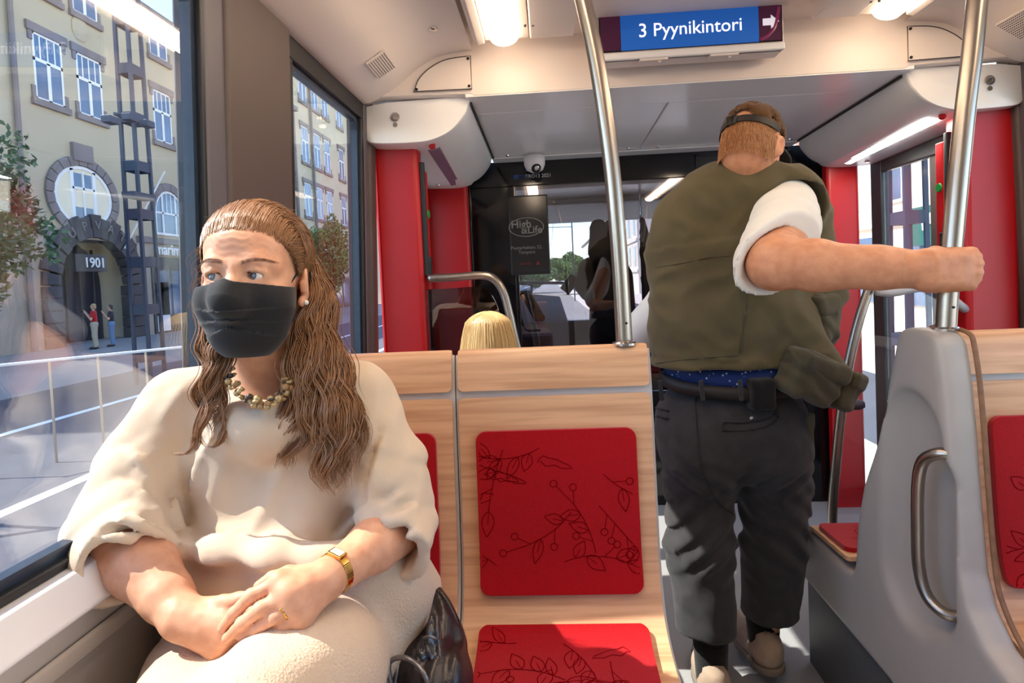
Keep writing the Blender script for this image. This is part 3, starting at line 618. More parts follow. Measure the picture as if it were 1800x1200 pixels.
# ================================================================ seats
def vine_ribbons(us, vs, w0, rnd, to3):      # leaf-and-berry print: thin raised outlines over a u,v rectangle
    m = MB()
    def line(p, wd=0.0019):
        p = [q for q in p]
        run = []
        for q in p+[None]:
            if q is not None and 0.004 < q[0] < us-0.004 and 0.004 < q[1] < vs-0.004: run.append(q)
            else:
                if len(run) > 2:
                    L, Rr = [], []
                    for i in range(len(run)):
                        a = np.array(run[max(i-1, 0)]); b = np.array(run[min(i+1, len(run)-1)]); d = b-a; d /= np.linalg.norm(d)+1e-9; nn = np.array([-d[1], d[0]])*wd/2
                        L.append(to3(*(np.array(run[i])+nn))); Rr.append(to3(*(np.array(run[i])-nn)))
                    k = len(L); m.add(L+Rr, [(i, i+1, k+i+1, k+i) for i in range(k-1)])
                run = []
    def leaf(b, ang, L, wd):
        pts = []
        for s_ in (1, -1):
            side = [(L*t_, s_*wd*math.sin(PI*t_**0.8)) for t_ in np.linspace(0, 1, 9)]
            pts += side if s_ == 1 else side[::-1]
        ca, sa = math.cos(ang), math.sin(ang); line([(b[0]+x*ca-y*sa, b[1]+x*sa+y*ca) for x, y in pts])
        line([(b[0]+x*ca, b[1]+x*sa) for x in np.linspace(0.0, L*0.55, 5)], 0.0014)
    def berry(b, r=0.0075): line([(b[0]+r*math.cos(t_), b[1]+r*math.sin(t_)) for t_ in np.linspace(0, 2*PI, 11)])
    def bird(b, s_, fl): 
        o_ = [(0, 0), (0.012, 0.006), (0.026, 0.004), (0.034, 0.012), (0.040, 0.012), (0.036, 0.017), (0.030, 0.022), (0.022, 0.018), (0.010, 0.016), (-0.014, 0.004), (-0.018, 0.0), (0, 0)]
        line([(b[0]+fl*x*s_, b[1]+y*s_) for x, y in o_])
    starts = [(us*(c+0.5+rnd.uniform(-.35, .35))/3, vs*(r+0.5+rnd.uniform(-.35, .35))/3, rnd.uniform(0, 6.28)) for r in range(3) for c in range(3)]
    for x, y, a in starts:
        p = [(x, y)]; cv = rnd.choice((-1, 1))*rnd.uniform(.03, .09)
        for k in range(11): a += cv+rnd.uniform(-.05, .05); p.append((p[-1][0]+math.cos(a)*0.0125, p[-1][1]+math.sin(a)*0.0125))
        line(p)
        for k in (2, 4, 7, 9, 11):
            d = a-cv*(11-k)+rnd.choice((-1, 1))*rnd.uniform(.6, 1.1); r_ = rnd.random()
            if k == 11: d = a
            if r_ < 0.6: leaf(p[k], d, rnd.uniform(.040, .056), rnd.uniform(.010, .014))
            else:
                e = [(p[k][0]+math.cos(d)*t_, p[k][1]+math.sin(d)*t_) for t_ in np.linspace(0, 0.03, 5)]; line(e, 0.0016); berry((e[-1][0]+math.cos(d)*0.0075, e[-1][1]+math.sin(d)*0.0075))
    for k in range(3): bird((rnd.uniform(.06, us-.06), rnd.uniform(.05, vs-.05)), 1.3, rnd.choice((-1, 1)))
    return m
SIDE = spline([(1.352, 1.176), (1.333, 1.172), (1.320, 1.155), (1.308, 1.10), (1.297, 1.00), (1.287, 0.85), (1.277, 0.74), (1.262, 0.675), (1.232, 0.618), (1.18, 0.588), (1.10, 0.574), (0.95, 0.566), (0.86, 0.562), (0.825, 0.553), (0.81, 0.53)], 6)
SIDE = [np.array(p) for p in SIDE]
_sl = np.concatenate([[0], np.cumsum([np.linalg.norm(SIDE[i+1]-SIDE[i]) for i in range(len(SIDE)-1)])])
def side_at(s_, off=0.0):
    i = int(np.clip(np.searchsorted(_sl, s_)-1, 0, len(SIDE)-2)); t_ = (s_-_sl[i])/(_sl[i+1]-_sl[i]); p = SIDE[i]*(1-t_)+SIDE[i+1]*t_
    d = SIDE[min(i+2, len(SIDE)-1)]-SIDE[max(i-1, 0)]; d /= np.linalg.norm(d); nn = np.array([d[1], -d[0]])      # towards the sitter
    return p+nn*off
def s_of(z=None, y=None):
    for i, p in enumerate(SIDE):
        if z is not None and p[1] <= z: return _sl[i]
        if y is not None and p[0] <= y: return _sl[i]
def strip(x0, x1, sa, sb, off, th, n=40, r=0.02, dy=0.0):  # a curved board following the seat's side line, with rounded corners
    mb = MB(); ss = np.linspace(sa, sb, n+1); L = sb-sa
    # corner-aware spacing
    ss = np.unique(np.concatenate([sa+r*(1-np.cos(np.linspace(0, PI/2, 6))), ss[(ss > sa+r) & (ss < sb-r)], sb-r*(1-np.cos(np.linspace(0, PI/2, 6)))]))
    def inset(s_):
        d = min(s_-sa, sb-s_); return 0.0 if d >= r else r-math.sqrt(max(0, r*r-(r-d)**2))
    V = []; k = len(ss)
    for o_ in (off, off-th):
        for s_ in ss:
            p = side_at(s_, o_); i_ = inset(s_); V += [(x0+i_, p[0]+dy, p[1]), (x1-i_, p[0]+dy, p[1])]
    Fc = []
    for i in range(k-1):
        a_, b_ = 2*i, 2*k+2*i
        Fc += [(a_, a_+1, a_+3, a_+2), (b_, b_+2, b_+3, b_+1), (a_, a_+2, b_+2, b_), (a_+1, b_+1, b_+3, a_+3)]
    Fc += [(0, 2*k, 2*k+1, 1), (2*k-2, 2*k-1, 4*k-1, 4*k-2)]
    mb.add(V, Fc); return mb
def mirror_y(o, y0): o.data.transform(Matrix(((1, 0, 0, 0), (0, -1, 0, 2*y0), (0, 0, 1, 0), (0, 0, 0, 1)))); o.data.flip_normals()
S_HEAD0, S_HEAD1 = 0.004, s_of(z=1.097); S_B0, S_B1 = s_of(z=1.085), _sl[-1]-0.002
def seat(x0, x1, label, group, seed, cush=0.037, pan_x=None):
    t = empty('tram_seat', ((x0+x1)/2, 1.15, 0.0), label, 'seat', group)
    parts = []
    sh = strip(x0-0.006, x1+0.006, 0.0, _sl[-1], -0.011, 0.045, 60, 0.02); parts.append(sh.build('shell', M_GREYL, t, bevel=0.006))
    parts.append(strip(x0, x1, S_HEAD0, S_HEAD1, 0.0, 0.013, 24, 0.012).build('head_board', M_WOOD, t, bevel=0.003))
    parts.append(strip(x0, x1, S_B0, S_B1, 0.0, 0.013, 60, 0.012).build('seat_board', M_WOOD, t, bevel=0.003))
    rnd = random.Random(seed)
    for nm, sa, sb in (('back_cushion', s_of(z=1.018), s_of(z=0.655)), ('seat_cushion', s_of(y=1.222), s_of(y=0.86))):
        cx0 = x0+cush
        if pan_x is not None and nm == 'seat_cushion': cx0, sa = pan_x+0.012, s_of(y=1.075)
        c = strip(cx0, x1-cush, sa, sb, 0.014, 0.0135, 30, 0.022).build(nm, M_CUSH, t, bevel=0.007, seg=3); parts.append(c)
        pr = vine_ribbons(x1-cush-cx0, sb-sa, 0, rnd, lambda u, v, sa=sa, sb=sb, cx0=cx0: (lambda p: (cx0+u, p[0], p[1]))(side_at(sb-v, 0.0147)))
        po = pr.build('leaf_print', M_CUSHD, c, kind='stuff'); parts.append(po)
    if pan_x is not None: parts.append(strip(pan_x, x0+0.01, s_of(y=1.085), S_B1, 0.0, 0.013, 30, 0.012).build('pan_edge', M_WOOD, t, bevel=0.003))
    # pedestal under the pan
    m = MB(); m.box((x0+0.03, 0.93, 0.06), (x1-0.03, 1.30, 0.5));  parts.append(m.build('pedestal', M_PLINTH, t, bevel=0.02))
    return t, parts
seat(-0.212, 0.209, 'empty wooden aisle seat with red leaf-print cushions, facing camera', None, 3)
seat(-0.655, -0.226, 'wooden window seat with red cushions occupied by the woman', None, 4)
# back-to-back twin of the bench: where the fair-haired passenger sits
t, parts = seat(-0.45, -0.03, 'forward facing seat hidden behind the bench, under fair-haired passenger', None, 5)
for p_ in parts: mirror_y(p_, 1.402-1.15); p_.data.transform(Matrix.Translation((0, 0, -0.055)))
# right pair: rear-facing seat and the forward-facing one behind the grey end panel
seat(0.865, 1.285, 'wooden rear facing seat right of the grey end panel', None, 6)
XE = 0.80
t, parts = seat(0.874, 1.30, 'forward facing red seat beyond the grey end panel', None, 8, cush=0.014, pan_x=0.798)
for p_ in parts: mirror_y(p_, 1.385-1.15); p_.data.transform(Matrix.Translation((0, 0, -0.058)))
m = MB(); m.box((XE+0.02, 1.0, 0.0), (1.74, 2.02, 0.30)); m.build('trim_17', M_PLINTH, kind='structure', bevel=0.006)
# the grey moulded end panel with its recess and handle
outl = [(1.415, 1.178), (1.43, 1.165), (1.445, 1.12), (1.53, 0.88), (1.60, 0.75), (1.635, 0.64), (1.655, 0.51), (1.672, 0.482), (1.71, 0.474), (1.95, 0.474), (2.00, 0.458), (2.05, 0.35), (2.05, 0.315), (2.03, 0.30), (1.49, 0.295), (1.30, 0.22), (0.92, 0.22), (0.86, 0.30), (0.84, 0.50), (0.86, 0.548), (0.95, 0.556), (1.10, 0.566), (1.16, 0.59), (1.205, 0.64), (1.228, 0.70), (1.243, 0.85), (1.255, 1.00), (1.265, 1.09), (1.278, 1.155), (1.29, 1.175), (1.33, 1.182), (1.39, 1.182)]
sd = Sdf((0.76, 0.80, 0.18), (0.90, 2.10, 1.22), 0.008)
sd.poly(outl, 0, 0.795, 0.862, 0.018)
sd.cone((0.790, 1.385, 0.935), (0.790, 1.395, 0.60), 0.112, 0.118, k=0.007, mode='sub', flat=((1, 0, 0), 0.36))
sd.cone((0.790, 1.315, 0.86), (0.790, 1.325, 0.60), 0.07, 0.08, k=0.014, mode='sub', flat=((1, 0, 0), 0.55))
pe = empty('seat_end_panel', (XE, 1.45, 0.25), 'grey moulded seat end panel with recessed steel handle by aisle', 'panel')
sdf_obj('moulding', sd, M_GREY, pe, it=2)
ed = [p for p in outl[20:]+outl[:1]]
MB().tube([(0.864, y-0.004, z) for y, z in spline([np.array(q) for q in ed], 3)], 0.005, 8).build('wood_edge', M_PLYEDGE, pe, smooth=True)
hp = [(0.832, 1.262, 0.895), (0.808, 1.268, 0.905), (0.790, 1.285, 0.90), (0.782, 1.315, 0.875), (0.780, 1.33, 0.82), (0.780, 1.335, 0.72), (0.780, 1.333, 0.64), (0.784, 1.315, 0.585), (0.80, 1.285, 0.562), (0.835, 1.268, 0.56)]
hp = [(x, y, z+0.025) for x, y, z in hp]
MB().tube(spline(hp, 6), 0.0125, 16).build('handle', M_STEEL, pe, smooth=True)
# ================================================================ outside: ground, street front on the left, masts, trees
GZ = -0.62
def stone(name, c, var=0.08, sc=0.7, **k): return mat(name, c, 0.85, var=var, vscale=sc, spec=0.2, **k)
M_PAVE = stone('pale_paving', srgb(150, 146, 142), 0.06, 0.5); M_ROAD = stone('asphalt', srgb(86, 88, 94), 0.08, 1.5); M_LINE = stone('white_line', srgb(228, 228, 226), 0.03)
M_PLASTER = stone('ochre_plaster', srgb(186, 172, 144), 0.05, 0.4); M_PLAST2 = stone('sand_plaster', srgb(196, 181, 154), 0.05, 0.4)
M_STONE = stone('grey_dressed_stone', srgb(132, 122, 118), 0.12, 1.2); M_STONED = stone('dark_granite', srgb(84, 80, 80), 0.16, 1.2)
M_WFRAME = stone('white_window_frame', srgb(234, 232, 226), 0.02); M_WGL = mat('dark_window_glass', srgb(92, 110, 134), 0.1, var=0.25, vscale=0.5); M_CREAM = stone('cream_blind', srgb(232, 220, 190), 0.05)
M_MAST = mat('blue_black_mast', srgb(40, 52, 70), 0.5, var=0.1, vscale=3); M_DOORD = mat('dark_shop_front', srgb(46, 50, 58), 0.4, var=0.1, vscale=1)
M_LEAF = mat('tree_leaf', srgb(62, 92, 54), 0.6, var=0.35, vscale=3, sheen=0.1); M_LEAF2 = mat('street_tree_leaf', srgb(104, 132, 70), 0.6, var=0.35, vscale=0.6); M_BARK = mat('bark', srgb(70, 60, 52), 0.9, var=0.2, vscale=5)
M_PALE = stone('pale_render', srgb(226, 212, 190), 0.05, 0.3); M_PINK = stone('brick_red_render', srgb(190, 120, 96), 0.08, 0.3); M_WHITEB = stone('white_render', srgb(232, 226, 216), 0.05, 0.3)
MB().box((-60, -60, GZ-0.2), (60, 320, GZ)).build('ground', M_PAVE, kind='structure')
MB().box((2.2, -60, GZ), (60, 320, GZ+0.02)).build('pavement_right', stone('sunlit_tone_paving', srgb(214, 206, 196), 0.05, 0.5), kind='structure')  # same paving made paler: sunlight put into the colour, bouncing light into the tram
road = MB().box((-11.0, -60, GZ), (-3.2, 320, GZ+0.004)).build('road_left', M_ROAD, kind='structure')
MB().box((3.4, -60, GZ+0.02), (5.6, 320, GZ+0.026)).build('road_right', M_ROAD, kind='structure')
for x in (-5.2, -8.2): MB().box((x, -50, GZ+0.004), (x+0.16, 280, GZ+0.009)).build('marking', M_LINE, road)
XF = -20.0
def fpt(px, py): q = PX(px, py, XF); return q[1], q[2]
fac = empty('corner_building', (XF, 28.0, GZ), 'ochre plaster street building with arched stone portal behind the lattice mast', 'building')
m = MB(); m.box((XF-8, 8, 4.3), (XF-0.0, 47.5, 15.6)); m.build('upper_wall', M_PLASTER, fac)
m = MB(); m.box((XF-8, 8, GZ), (XF+0.02, 22.9, 4.3)); m.box((XF-8, 28.1, GZ), (XF+0.02, 47.5, 4.3)); m.box((XF-8, 22.9, 3.9), (XF+0.02, 28.1, 4.3)); m.build('ground_wall', mat('rough_grey_plaster', srgb(166, 156, 138), 0.9, var=0.12, vscale=0.8), fac)
MB().box((XF-0.1, 8, 3.98), (XF+0.16, 22.9, 4.28)).box((XF-0.1, 28.1, 3.98), (XF+0.16, 47.5, 4.28)).build('stone_band', M_STONE, fac)
def fwin(parent, x, y0, y1, z0, z1, rows=(0.6,), cols_top=4, lintel=True, sill=True, deep=0.12, big=True):
    t = MB(); fr = 0.09
    t.box((x-deep, y0, z0), (x+0.03, y0+fr, z1)).box((x-deep, y1-fr, z0), (x+0.03, y1, z1)).box((x-deep, y0, z1-fr), (x+0.03, y1, z1)).box((x-deep, y0, z0), (x+0.03, y1, z0+fr))
    zt = z0+(z1-z0)*rows[0]; t.box((x-deep, y0, zt-0.07), (x+0.03, y1, zt+0.07)).box((x-deep, (y0+y1)/2-0.08, z0), (x+0.03, (y0+y1)/2+0.08, zt))
    for k in range(1, cols_top): yy = y0+(y1-y0)*k/cols_top; t.box((x-deep, yy-0.03, zt), (x+0.02, yy+0.03, z1))
    wn = t.build('window', M_WFRAME, parent)
    p = MB(); p.box((x-0.04, y0+0.04, z0+0.04), (x+0.004, y1-0.04, z1-0.04)); p.build('pane', M_WGL, wn)
    if lintel:
        a = MB(); a.box((x-0.05, y0-0.28, z1), (x+0.10, y1+0.28, z1+0.34)).box((x-0.05, y0-0.2, z1-0.35), (x+0.06, y0, z1)).box((x-0.05, y1, z1-0.35), (x+0.06, y1+0.2, z1)); a.build('lintel', M_STONE, wn)
    if sill: MB().box((x-0.05, y0-0.22, z0-0.26), (x+0.14, y1+0.22, z0)).box((x-0.05, y0-0.18, z0), (x+0.06, y0, z0+0.5)).box((x-0.05, y1, z0), (x+0.06, y1+0.18, z0+0.5)).build('sill', M_STONE, wn)
    return wn
for yc in (23.55, 25.75, 30.75, 33.2, 18.4, 16.2, 37.8, 40.0):
    for z0, z1 in ((9.35, 12.0), (13.75, 15.5)): fwin(fac, XF, yc-0.72, yc+0.72, z0, z1)
def arch_pts(yc, z0, r, zs, n=14): return [(yc-r, z0)]+[(yc+r*math.cos(PI-PI*k/n), zs+r*math.sin(PI*k/n)) for k in range(n+1)]+[(yc+r, z0)]
def arch_window(parent, x, yc, r, z0, zs, ring=True):
    t = MB(); o_ = arch_pts(yc, z0, r, zs); i_ = arch_pts(yc, z0+0.12, r-0.12, zs); k = len(o_)
    V = [(x+d, y, z) for d in (-0.05, 0.05) for lp in (o_, i_) for y, z in lp]
    t.add(V, [(a, (a+1) % k, k+(a+1) % k, k+a) for a in range(k)]+[(2*k+a, 3*k+a, 3*k+(a+1) % k, 2*k+(a+1) % k) for a in range(k)]+[(k+a, k+(a+1) % k, 3*k+(a+1) % k, 3*k+a) for a in range(k)])
    t.box((x-0.05, yc-r*0.45-0.06, z0), (x+0.04, yc-r*0.45+0.06, zs+r*0.86)).box((x-0.05, yc+r*0.45-0.06, z0), (x+0.04, yc+r*0.45+0.06, zs+r*0.86)).box((x-0.05, yc-r, zs-0.05), (x+0.04, yc+r, zs+0.05))
    for q in (-0.15, 0.15): t.box((x-0.05, yc+q*r*1.0-0.025, zs), (x+0.03, yc+q*r+0.025, zs+r*0.95))
    wn = t.build('window', M_WFRAME, parent)
    p = MB(); p.prism(i_, 'x', x-0.04, x+0.0); p.build('pane', M_WGL, wn)
    if ring:
        s = MB()
        for a in range(13):
            a0, a1 = PI-PI*a/13+0.012*(a > 0), PI-PI*(a+1)/13-0.0
            q = [(yc+rr*math.cos(aa), zs+rr*math.sin(aa)) for rr, aa in ((r+0.02, a0), (r+0.42, a0), (r+0.42, a1+0.012), (r+0.02, a1+0.012))]
            s.prism(q, 'x', x-0.05, x+0.10+0.02*(a % 2))
        s.build('arch_stones', M_STONE, wn, kind='stuff')
    return wn
# the big oval window
ov = MB(); yc, zc, ry, rz = 24.95, 5.72, 1.62, 1.32; n = 32
for (sa, sb, d0, d1) in ((1.0, 0.90, -0.08, 0.05),):
    V = [(XF+d, yc+ry*s_*math.cos(2*PI*k/n), zc+rz*s_*math.sin(2*PI*k/n)) for d in (d0, d1) for s_ in (sa, sb) for k in range(n)]
    ov.add(V, [(2*n+k, 3*n+k, 3*n+(k+1) % n, 2*n+(k+1) % n) for k in range(n)]+[(n+k, n+(k+1) % n, 3*n+(k+1) % n, 3*n+k) for k in range(n)]+[(k, 2*n+k, 2*n+(k+1) % n, (k+1) % n) for k in range(n)])
for q in (-0.62, 0.62): ov.box((XF-0.06, yc+q-0.09, zc-1.15), (XF+0.05, yc+q+0.09, zc+1.15))
ov.box((XF-0.06, yc-0.62, zc+0.30), (XF+0.05, yc+0.62, zc+0.40)); ov.box((XF-0.06, yc-0.04, zc-0.8), (XF+0.05, yc+0.04, zc+1.1))
w_ = ov.build('oval_window', M_WFRAME, fac)
MB().prism([(yc+ry*0.93*math.cos(2*PI*k/n), zc+rz*0.93*math.sin(2*PI*k/n)) for k in range(n)], 'x', XF-0.05, XF+0.006).build('pane', M_CREAM, w_)
MB().box((XF-0.02, yc-0.5, zc+0.42), (XF+0.012, yc-0.06, zc+1.0)).box((XF-0.02, yc+0.06, zc+0.42), (XF+0.012, yc+0.5, zc+1.0)).box((XF-0.02, yc-0.5, zc-0.9), (XF+0.012, yc+0.5, zc-0.45)).build('dark_pane', M_WGL, w_)
s = MB()
for a in range(22):
    a0, a1 = 2*PI*a/22+0.012, 2*PI*(a+1)/22-0.012
    s.prism([(yc+(ry+g)*math.cos(t_), zc+(rz+g)*math.sin(t_)) for g, t_ in ((0.03, a0), (0.42, a0), (0.42, a1), (0.03, a1))], 'x', XF-0.05, XF+0.11)
s.box((XF-0.05, yc-0.55, zc+rz+0.2), (XF+0.16, yc+0.55, zc+rz+0.95)); s.build('arch_stones', M_STONE, w_, kind='stuff')
arch_window(fac, XF+0.02, 30.75, 1.2, 4.45, 5.6); arch_window(fac, XF+0.02, 35.6, 1.2, 4.45, 5.6); arch_window(fac, XF+0.02, 18.6, 1.2, 4.45, 5.6)
# portal: each wedge stone a part
yc, zs = 25.4, 1.9
for a in range(15):
    a0, a1 = PI-PI*a/15-0.012, PI-PI*(a+1)/15+0.012
    sgn = MB(); sgn.prism([(yc+r*math.cos(t_), zs+r*math.sin(t_)) for r, t_ in ((2.1, a0), (3.0+0.12*(a % 2), a0), (3.0+0.12*(a % 2), a1), (2.1, a1))], 'x', XF-0.4, XF+0.14+0.05*(a % 2)); sgn.build('wedge_stone', M_STONED, fac, bevel=0.03)
m = MB(); m.prism(arch_pts(yc, GZ, 2.1, zs), 'x', XF-1.6, XF-1.5); m.build('portal_back', M_DOORD, fac)
for yy in (-1.6, -0.8, 0, 0.8, 1.6): MB().box((XF-1.5, yc+yy-0.05, GZ), (XF-1.42, yc+yy+0.05, 3.6)).build('gate_bar', M_STONED, fac)
for s_ in (-1, 1):
    for k in range(5): MB().box((XF-0.5, yc+s_*2.08, GZ+0.5*k+0.01), (XF+0.14+0.03*(k % 2), yc+s_*3.0, GZ+0.5*k+0.49)).build('jamb_stone', M_STONED, fac, bevel=0.03)
text('lettering', '1901', 0.62, M_WFRAME, (XF+0.2, 25.1, 2.86), (0, 1, 0), (0, 0, 1), fac, 0.02)
MB().box((XF-0.3, 24.2, 2.5), (XF+0.05, 26.0, 3.25)).build('date_stone', M_STONED, fac)
for ch, a in zip('UPVAT', np.linspace(124, 56, 5)):
    a = math.radians(a); text('lettering', ch, 0.55, M_STONE, (XF+0.22, yc+2.62*math.cos(a), zs+2.62*math.sin(a)), (0, math.sin(a), -math.cos(a)), (0, math.cos(a), math.sin(a)), fac, 0.02)
# shop fronts with the shop's name
for y0 in (29.0, 34.0, 39.0):
    sh = MB().box((XF-0.2, y0, GZ), (XF+0.08, y0+4.2, 3.3)).build('shop_front', M_DOORD, fac)
    for k in range(3): MB().box((XF+0.05, y0+0.2+1.33*k, 0.3), (XF+0.10, y0+1.35+1.33*k, 2.6)).build('pane', M_WGL, sh)
    MB().box((XF+0.05, y0+0.2, GZ+0.1), (XF+0.1, y0+1.2, 2.0)).build('white_door', M_WFRAME, sh)
text('lettering', 'marimekko', 0.80, M_WFRAME, (XF+0.2, 31.0, 3.66), (0, 1, 0), (0, 0, 1), fac, 0.03, bold=0.012)
MB().tube([(XF+0.15, 21.8, GZ), (XF+0.15, 21.8, 15.5)], 0.10, 8).build('downpipe', M_STONE, fac); MB().tube([(XF+0.15, 47.2, GZ), (XF+0.15, 47.2, 15.5)], 0.12, 8).build('downpipe', M_STONE, fac)
MB().box((XF-8.2, 7.8, 15.6), (XF+0.4, 47.6, 15.95)).build('cornice', M_STONE, fac)
MB().tube([(XF+0.2, 27.0, 3.6), (XF+2.0, 27.6, 7.2)], 0.04, 6).build('flag_pole', M_WFRAME, fac)
m = MB(); m.ball((XF, 25.4, 13.1), (0.12, 0.5, 0.6), 10); m.build('relief', M_PLASTER, fac)
# the next building along, seen through the pillar window
fb = empty('street_building', (XF, 60.0, GZ), 'sand plaster building with shop sign seen past the woman through second window', 'building')
MB().box((XF-8, 47.6, GZ), (XF, 62.0, 23.0)).build('wall', M_PLAST2, fb)
for yc in (49.6, 52.2, 54.6, 58.4):
    for z0, z1 in ((5.9+6, 8.9+6), (17.0, 19.6), (7.4, 10.2)): fwin(fb, XF+0.01, yc-0.75, yc+0.75, z0, z1, deep=0.1)
arch_window(fb, XF+0.02, 53.4, 1.6, 3.7, 5.0)
text('lettering', 'marimekko', 0.95, M_WFRAME, (XF+0.2, 54.6, 2.75), (0, 1, 0), (0, 0, 1), fb, 0.03, bold=0.012)
sf = MB().box((XF-0.2, 48.5, GZ), (XF+0.06, 61.0, 2.1)).build('shop_front', M_DOORD, fb)
for k in range(6): MB().box((XF+0.03, 48.9+2.0*k, GZ+0.4), (XF+0.09, 50.4+2.0*k, 1.7)).build('pane', M_WGL, sf)
MB().box((XF+0.0, 48.0, 2.1), (XF+0.15, 62.0, 2.3)).build('band', M_STONE, fb)
MB().tube([(XF+0.15, 50.9, 2.2), (XF+0.15, 50.9, 22.5)], 0.11, 8).build('downpipe', M_STONE, fb)
fc = empty('street_building', (XF, 90.0, GZ), 'pale building farthest along the left side of street', 'building')
MB().box((XF-8, 64.0, GZ), (XF+2.5, 120.0, 18.0)).build('wall', M_PALE, fc)
for yc in np.arange(66, 118, 4.0):
    for z0 in (3.5, 7.5, 11.5): fwin(fc, XF+2.51, yc-0.8, yc+0.8, z0, z0+2.2, lintel=False, deep=0.1)
# lattice masts that carry the tram wires
def lattice_mast(c, h, wd, lean, label, lamp=True, group=None):
    t = empty('lattice_mast', (c[0], c[1], GZ), label, 'mast', group)
    c = np.array([c[0], c[1], GZ]); w2 = wd/2
    cs = [np.array([sx*w2*0.7, sy*w2, 0]) for sx in (-1, 1) for sy in (-1, 1)]
    for q in cs: m = MB(); m.beam(c+q, c+q*0.8+np.array([0, 0, h]), 0.065, 0.065, (1, 0, 0)); m.build('corner_post', M_MAST, t)
    nr = int(h/1.05)
    for k in range(nr):
        z = 0.6+k*1.05; s_ = 1-0.2*z/h
        m = MB()
        for a, b in ((0, 1), (1, 3), (3, 2), (2, 0)): m.beam(c+cs[a]*s_+[0, 0, z], c+cs[b]*s_+[0, 0, z], 0.05, 0.22, (0, 0, 1))
        m.build('rung', M_MAST, t)
    return t
qa = PX(243, 330, -9.0)
lm = lattice_mast((-9.0, qa[1]), 10.0, 0.48, 0, 'dark lattice mast with box lamps outside the left window')
for px, py in ((194, 211), (229, 207), (258, 218)):
    q = PX(px, py, -9.0+0.3); b = MB().box(q-np.array([0.1, 0.14, 0.07]), q+np.array([0.1, 0.14, 0.07])).build('box_lamp', M_MAST, lm, bevel=0.01)
q = PX(229, 207, -8.9); MB().box((q[0]-0.12, q[1]-0.35, q[2]-0.03), (q[0]-0.06, q[1]+0.38, q[2]+0.03)).build('cross_arm', M_MAST, lm)
q = PX(245, 345, -8.7); MB().box(q-np.array([0.14, 0.35, 0.06]), q+np.array([0.14, 0.35, 0.06])).build('collar', M_MAST, lm)
lattice_mast((6.2, 10.7), 9.0, 0.5, 0, 'bluish lattice mast outside the right front door glass')
# glass railing of the stop
ra = empty('stop_railing', (-5.8, 7.4, GZ), 'thin white railing of the tram stop outside left window', 'railing')
a, b = PX(-60, 648, -6.4), PX(350, 607, -5.0)
MB().tube([a, b], 0.018, 8).build('top_rail', M_WFRAME, ra)
for t_ in (0.02, 0.3, 0.5, 0.72, 0.98):
    q = a*(1-t_)+b*t_; MB().tube([q, (q[0], q[1], GZ)], 0.014, 8).build('post', M_STEEL, ra)
# lean chairs and sacks on the platform read as dark street furniture
fr = empty('street_bench', (-5.4, 4.6, GZ), 'dark easel like street rack low outside left window', 'rack')
for y0, y1 in ((4.35, 4.75), (4.95, 4.75)): MB().beam((-5.4, y0, GZ), (-5.4, y1, 0.75), 0.05, 0.05, (1, 0, 0)).build('leg', M_BLACK, fr)
MB().beam((-5.4, 4.42, 0.0), (-5.4, 4.9, 0.0), 0.04, 0.04, (1, 0, 0)).build('crossbar', M_BLACK, fr)
# trees: trunk, boughs and leaf blades
def tree(c, h, r, label, m, n, ls, group=None, zc=None):
    t = empty('street_tree', c, label, 'tree', group); c = np.array(c, float)
    MB().tube(spline([c, c+[0.1, 0, h*0.3], c+[0.0, 0.1, h*0.65]], 4), [0.16]*4+[0.13]*4+[0.08], 8).build('trunk', M_BARK, t, smooth=True)
    b = MB()
    for k in range(9):
        a = 2*PI*k/9; s_ = c+[0, 0, h*(0.35+0.04*(k % 4))]; b.tube(spline([s_, s_+[r*.4*math.cos(a), r*.4*math.sin(a), h*.15], s_+[r*.8*math.cos(a), r*.8*math.sin(a), h*.22]], 3), [0.05, .05, .045, .04, .03, .02, .01], 5)
    b.build('boughs', M_BARK, t)
    cen = c+np.array([0, 0, zc or h*0.68]); pts = rng.normal(size=(n, 3)); pts /= np.linalg.norm(pts, axis=1)[:, None]
    lump = 1+0.22*np.sin(pts[:, 0]*5+1)*np.cos(pts[:, 1]*6)+0.16*np.sin(pts[:, 2]*7+pts[:, 0]*4)
    pts = cen+pts*(rng.uniform(0.3, 1, (n, 1))**0.45)*lump[:, None]*np.array([r, r, h*0.36])
    u = rng.normal(size=(n, 3)); u /= np.linalg.norm(u, axis=1)[:, None]; v = np.cross(u, rng.normal(size=(n, 3))); v /= np.linalg.norm(v, axis=1)[:, None]
    V = np.stack([pts-u*ls, pts+v*ls*.45, pts+u*ls, pts-v*ls*.45], 1).reshape(-1, 3); Q = np.arange(4*n).reshape(-1, 4)
    mesh_np('foliage', V, Q, m, t, False, 'stuff')
q = PX(0, 430, -11.0); tree((-11.2, q[1]-1.3, GZ), 5.3, 1.6, 'leafy green tree at the left edge of the left window', M_LEAF, 9000, 0.09)
q = PX(608, 500, -15.0); tree((-15.0, 40.5, GZ), 6.2, 1.3, 'slim street tree by the shop sign in the second window', M_LEAF2, 5000, 0.14)
tree((2.0, 66.0, GZ), 4.1, 2.1, 'round sunlit tree ahead through the windscreen', M_LEAF2, 12000, 0.16)
tree((-2.4, 78.0, GZ), 3.2, 2.6, 'low tree left of the round tree ahead', M_LEAF2, 8000, 0.28)
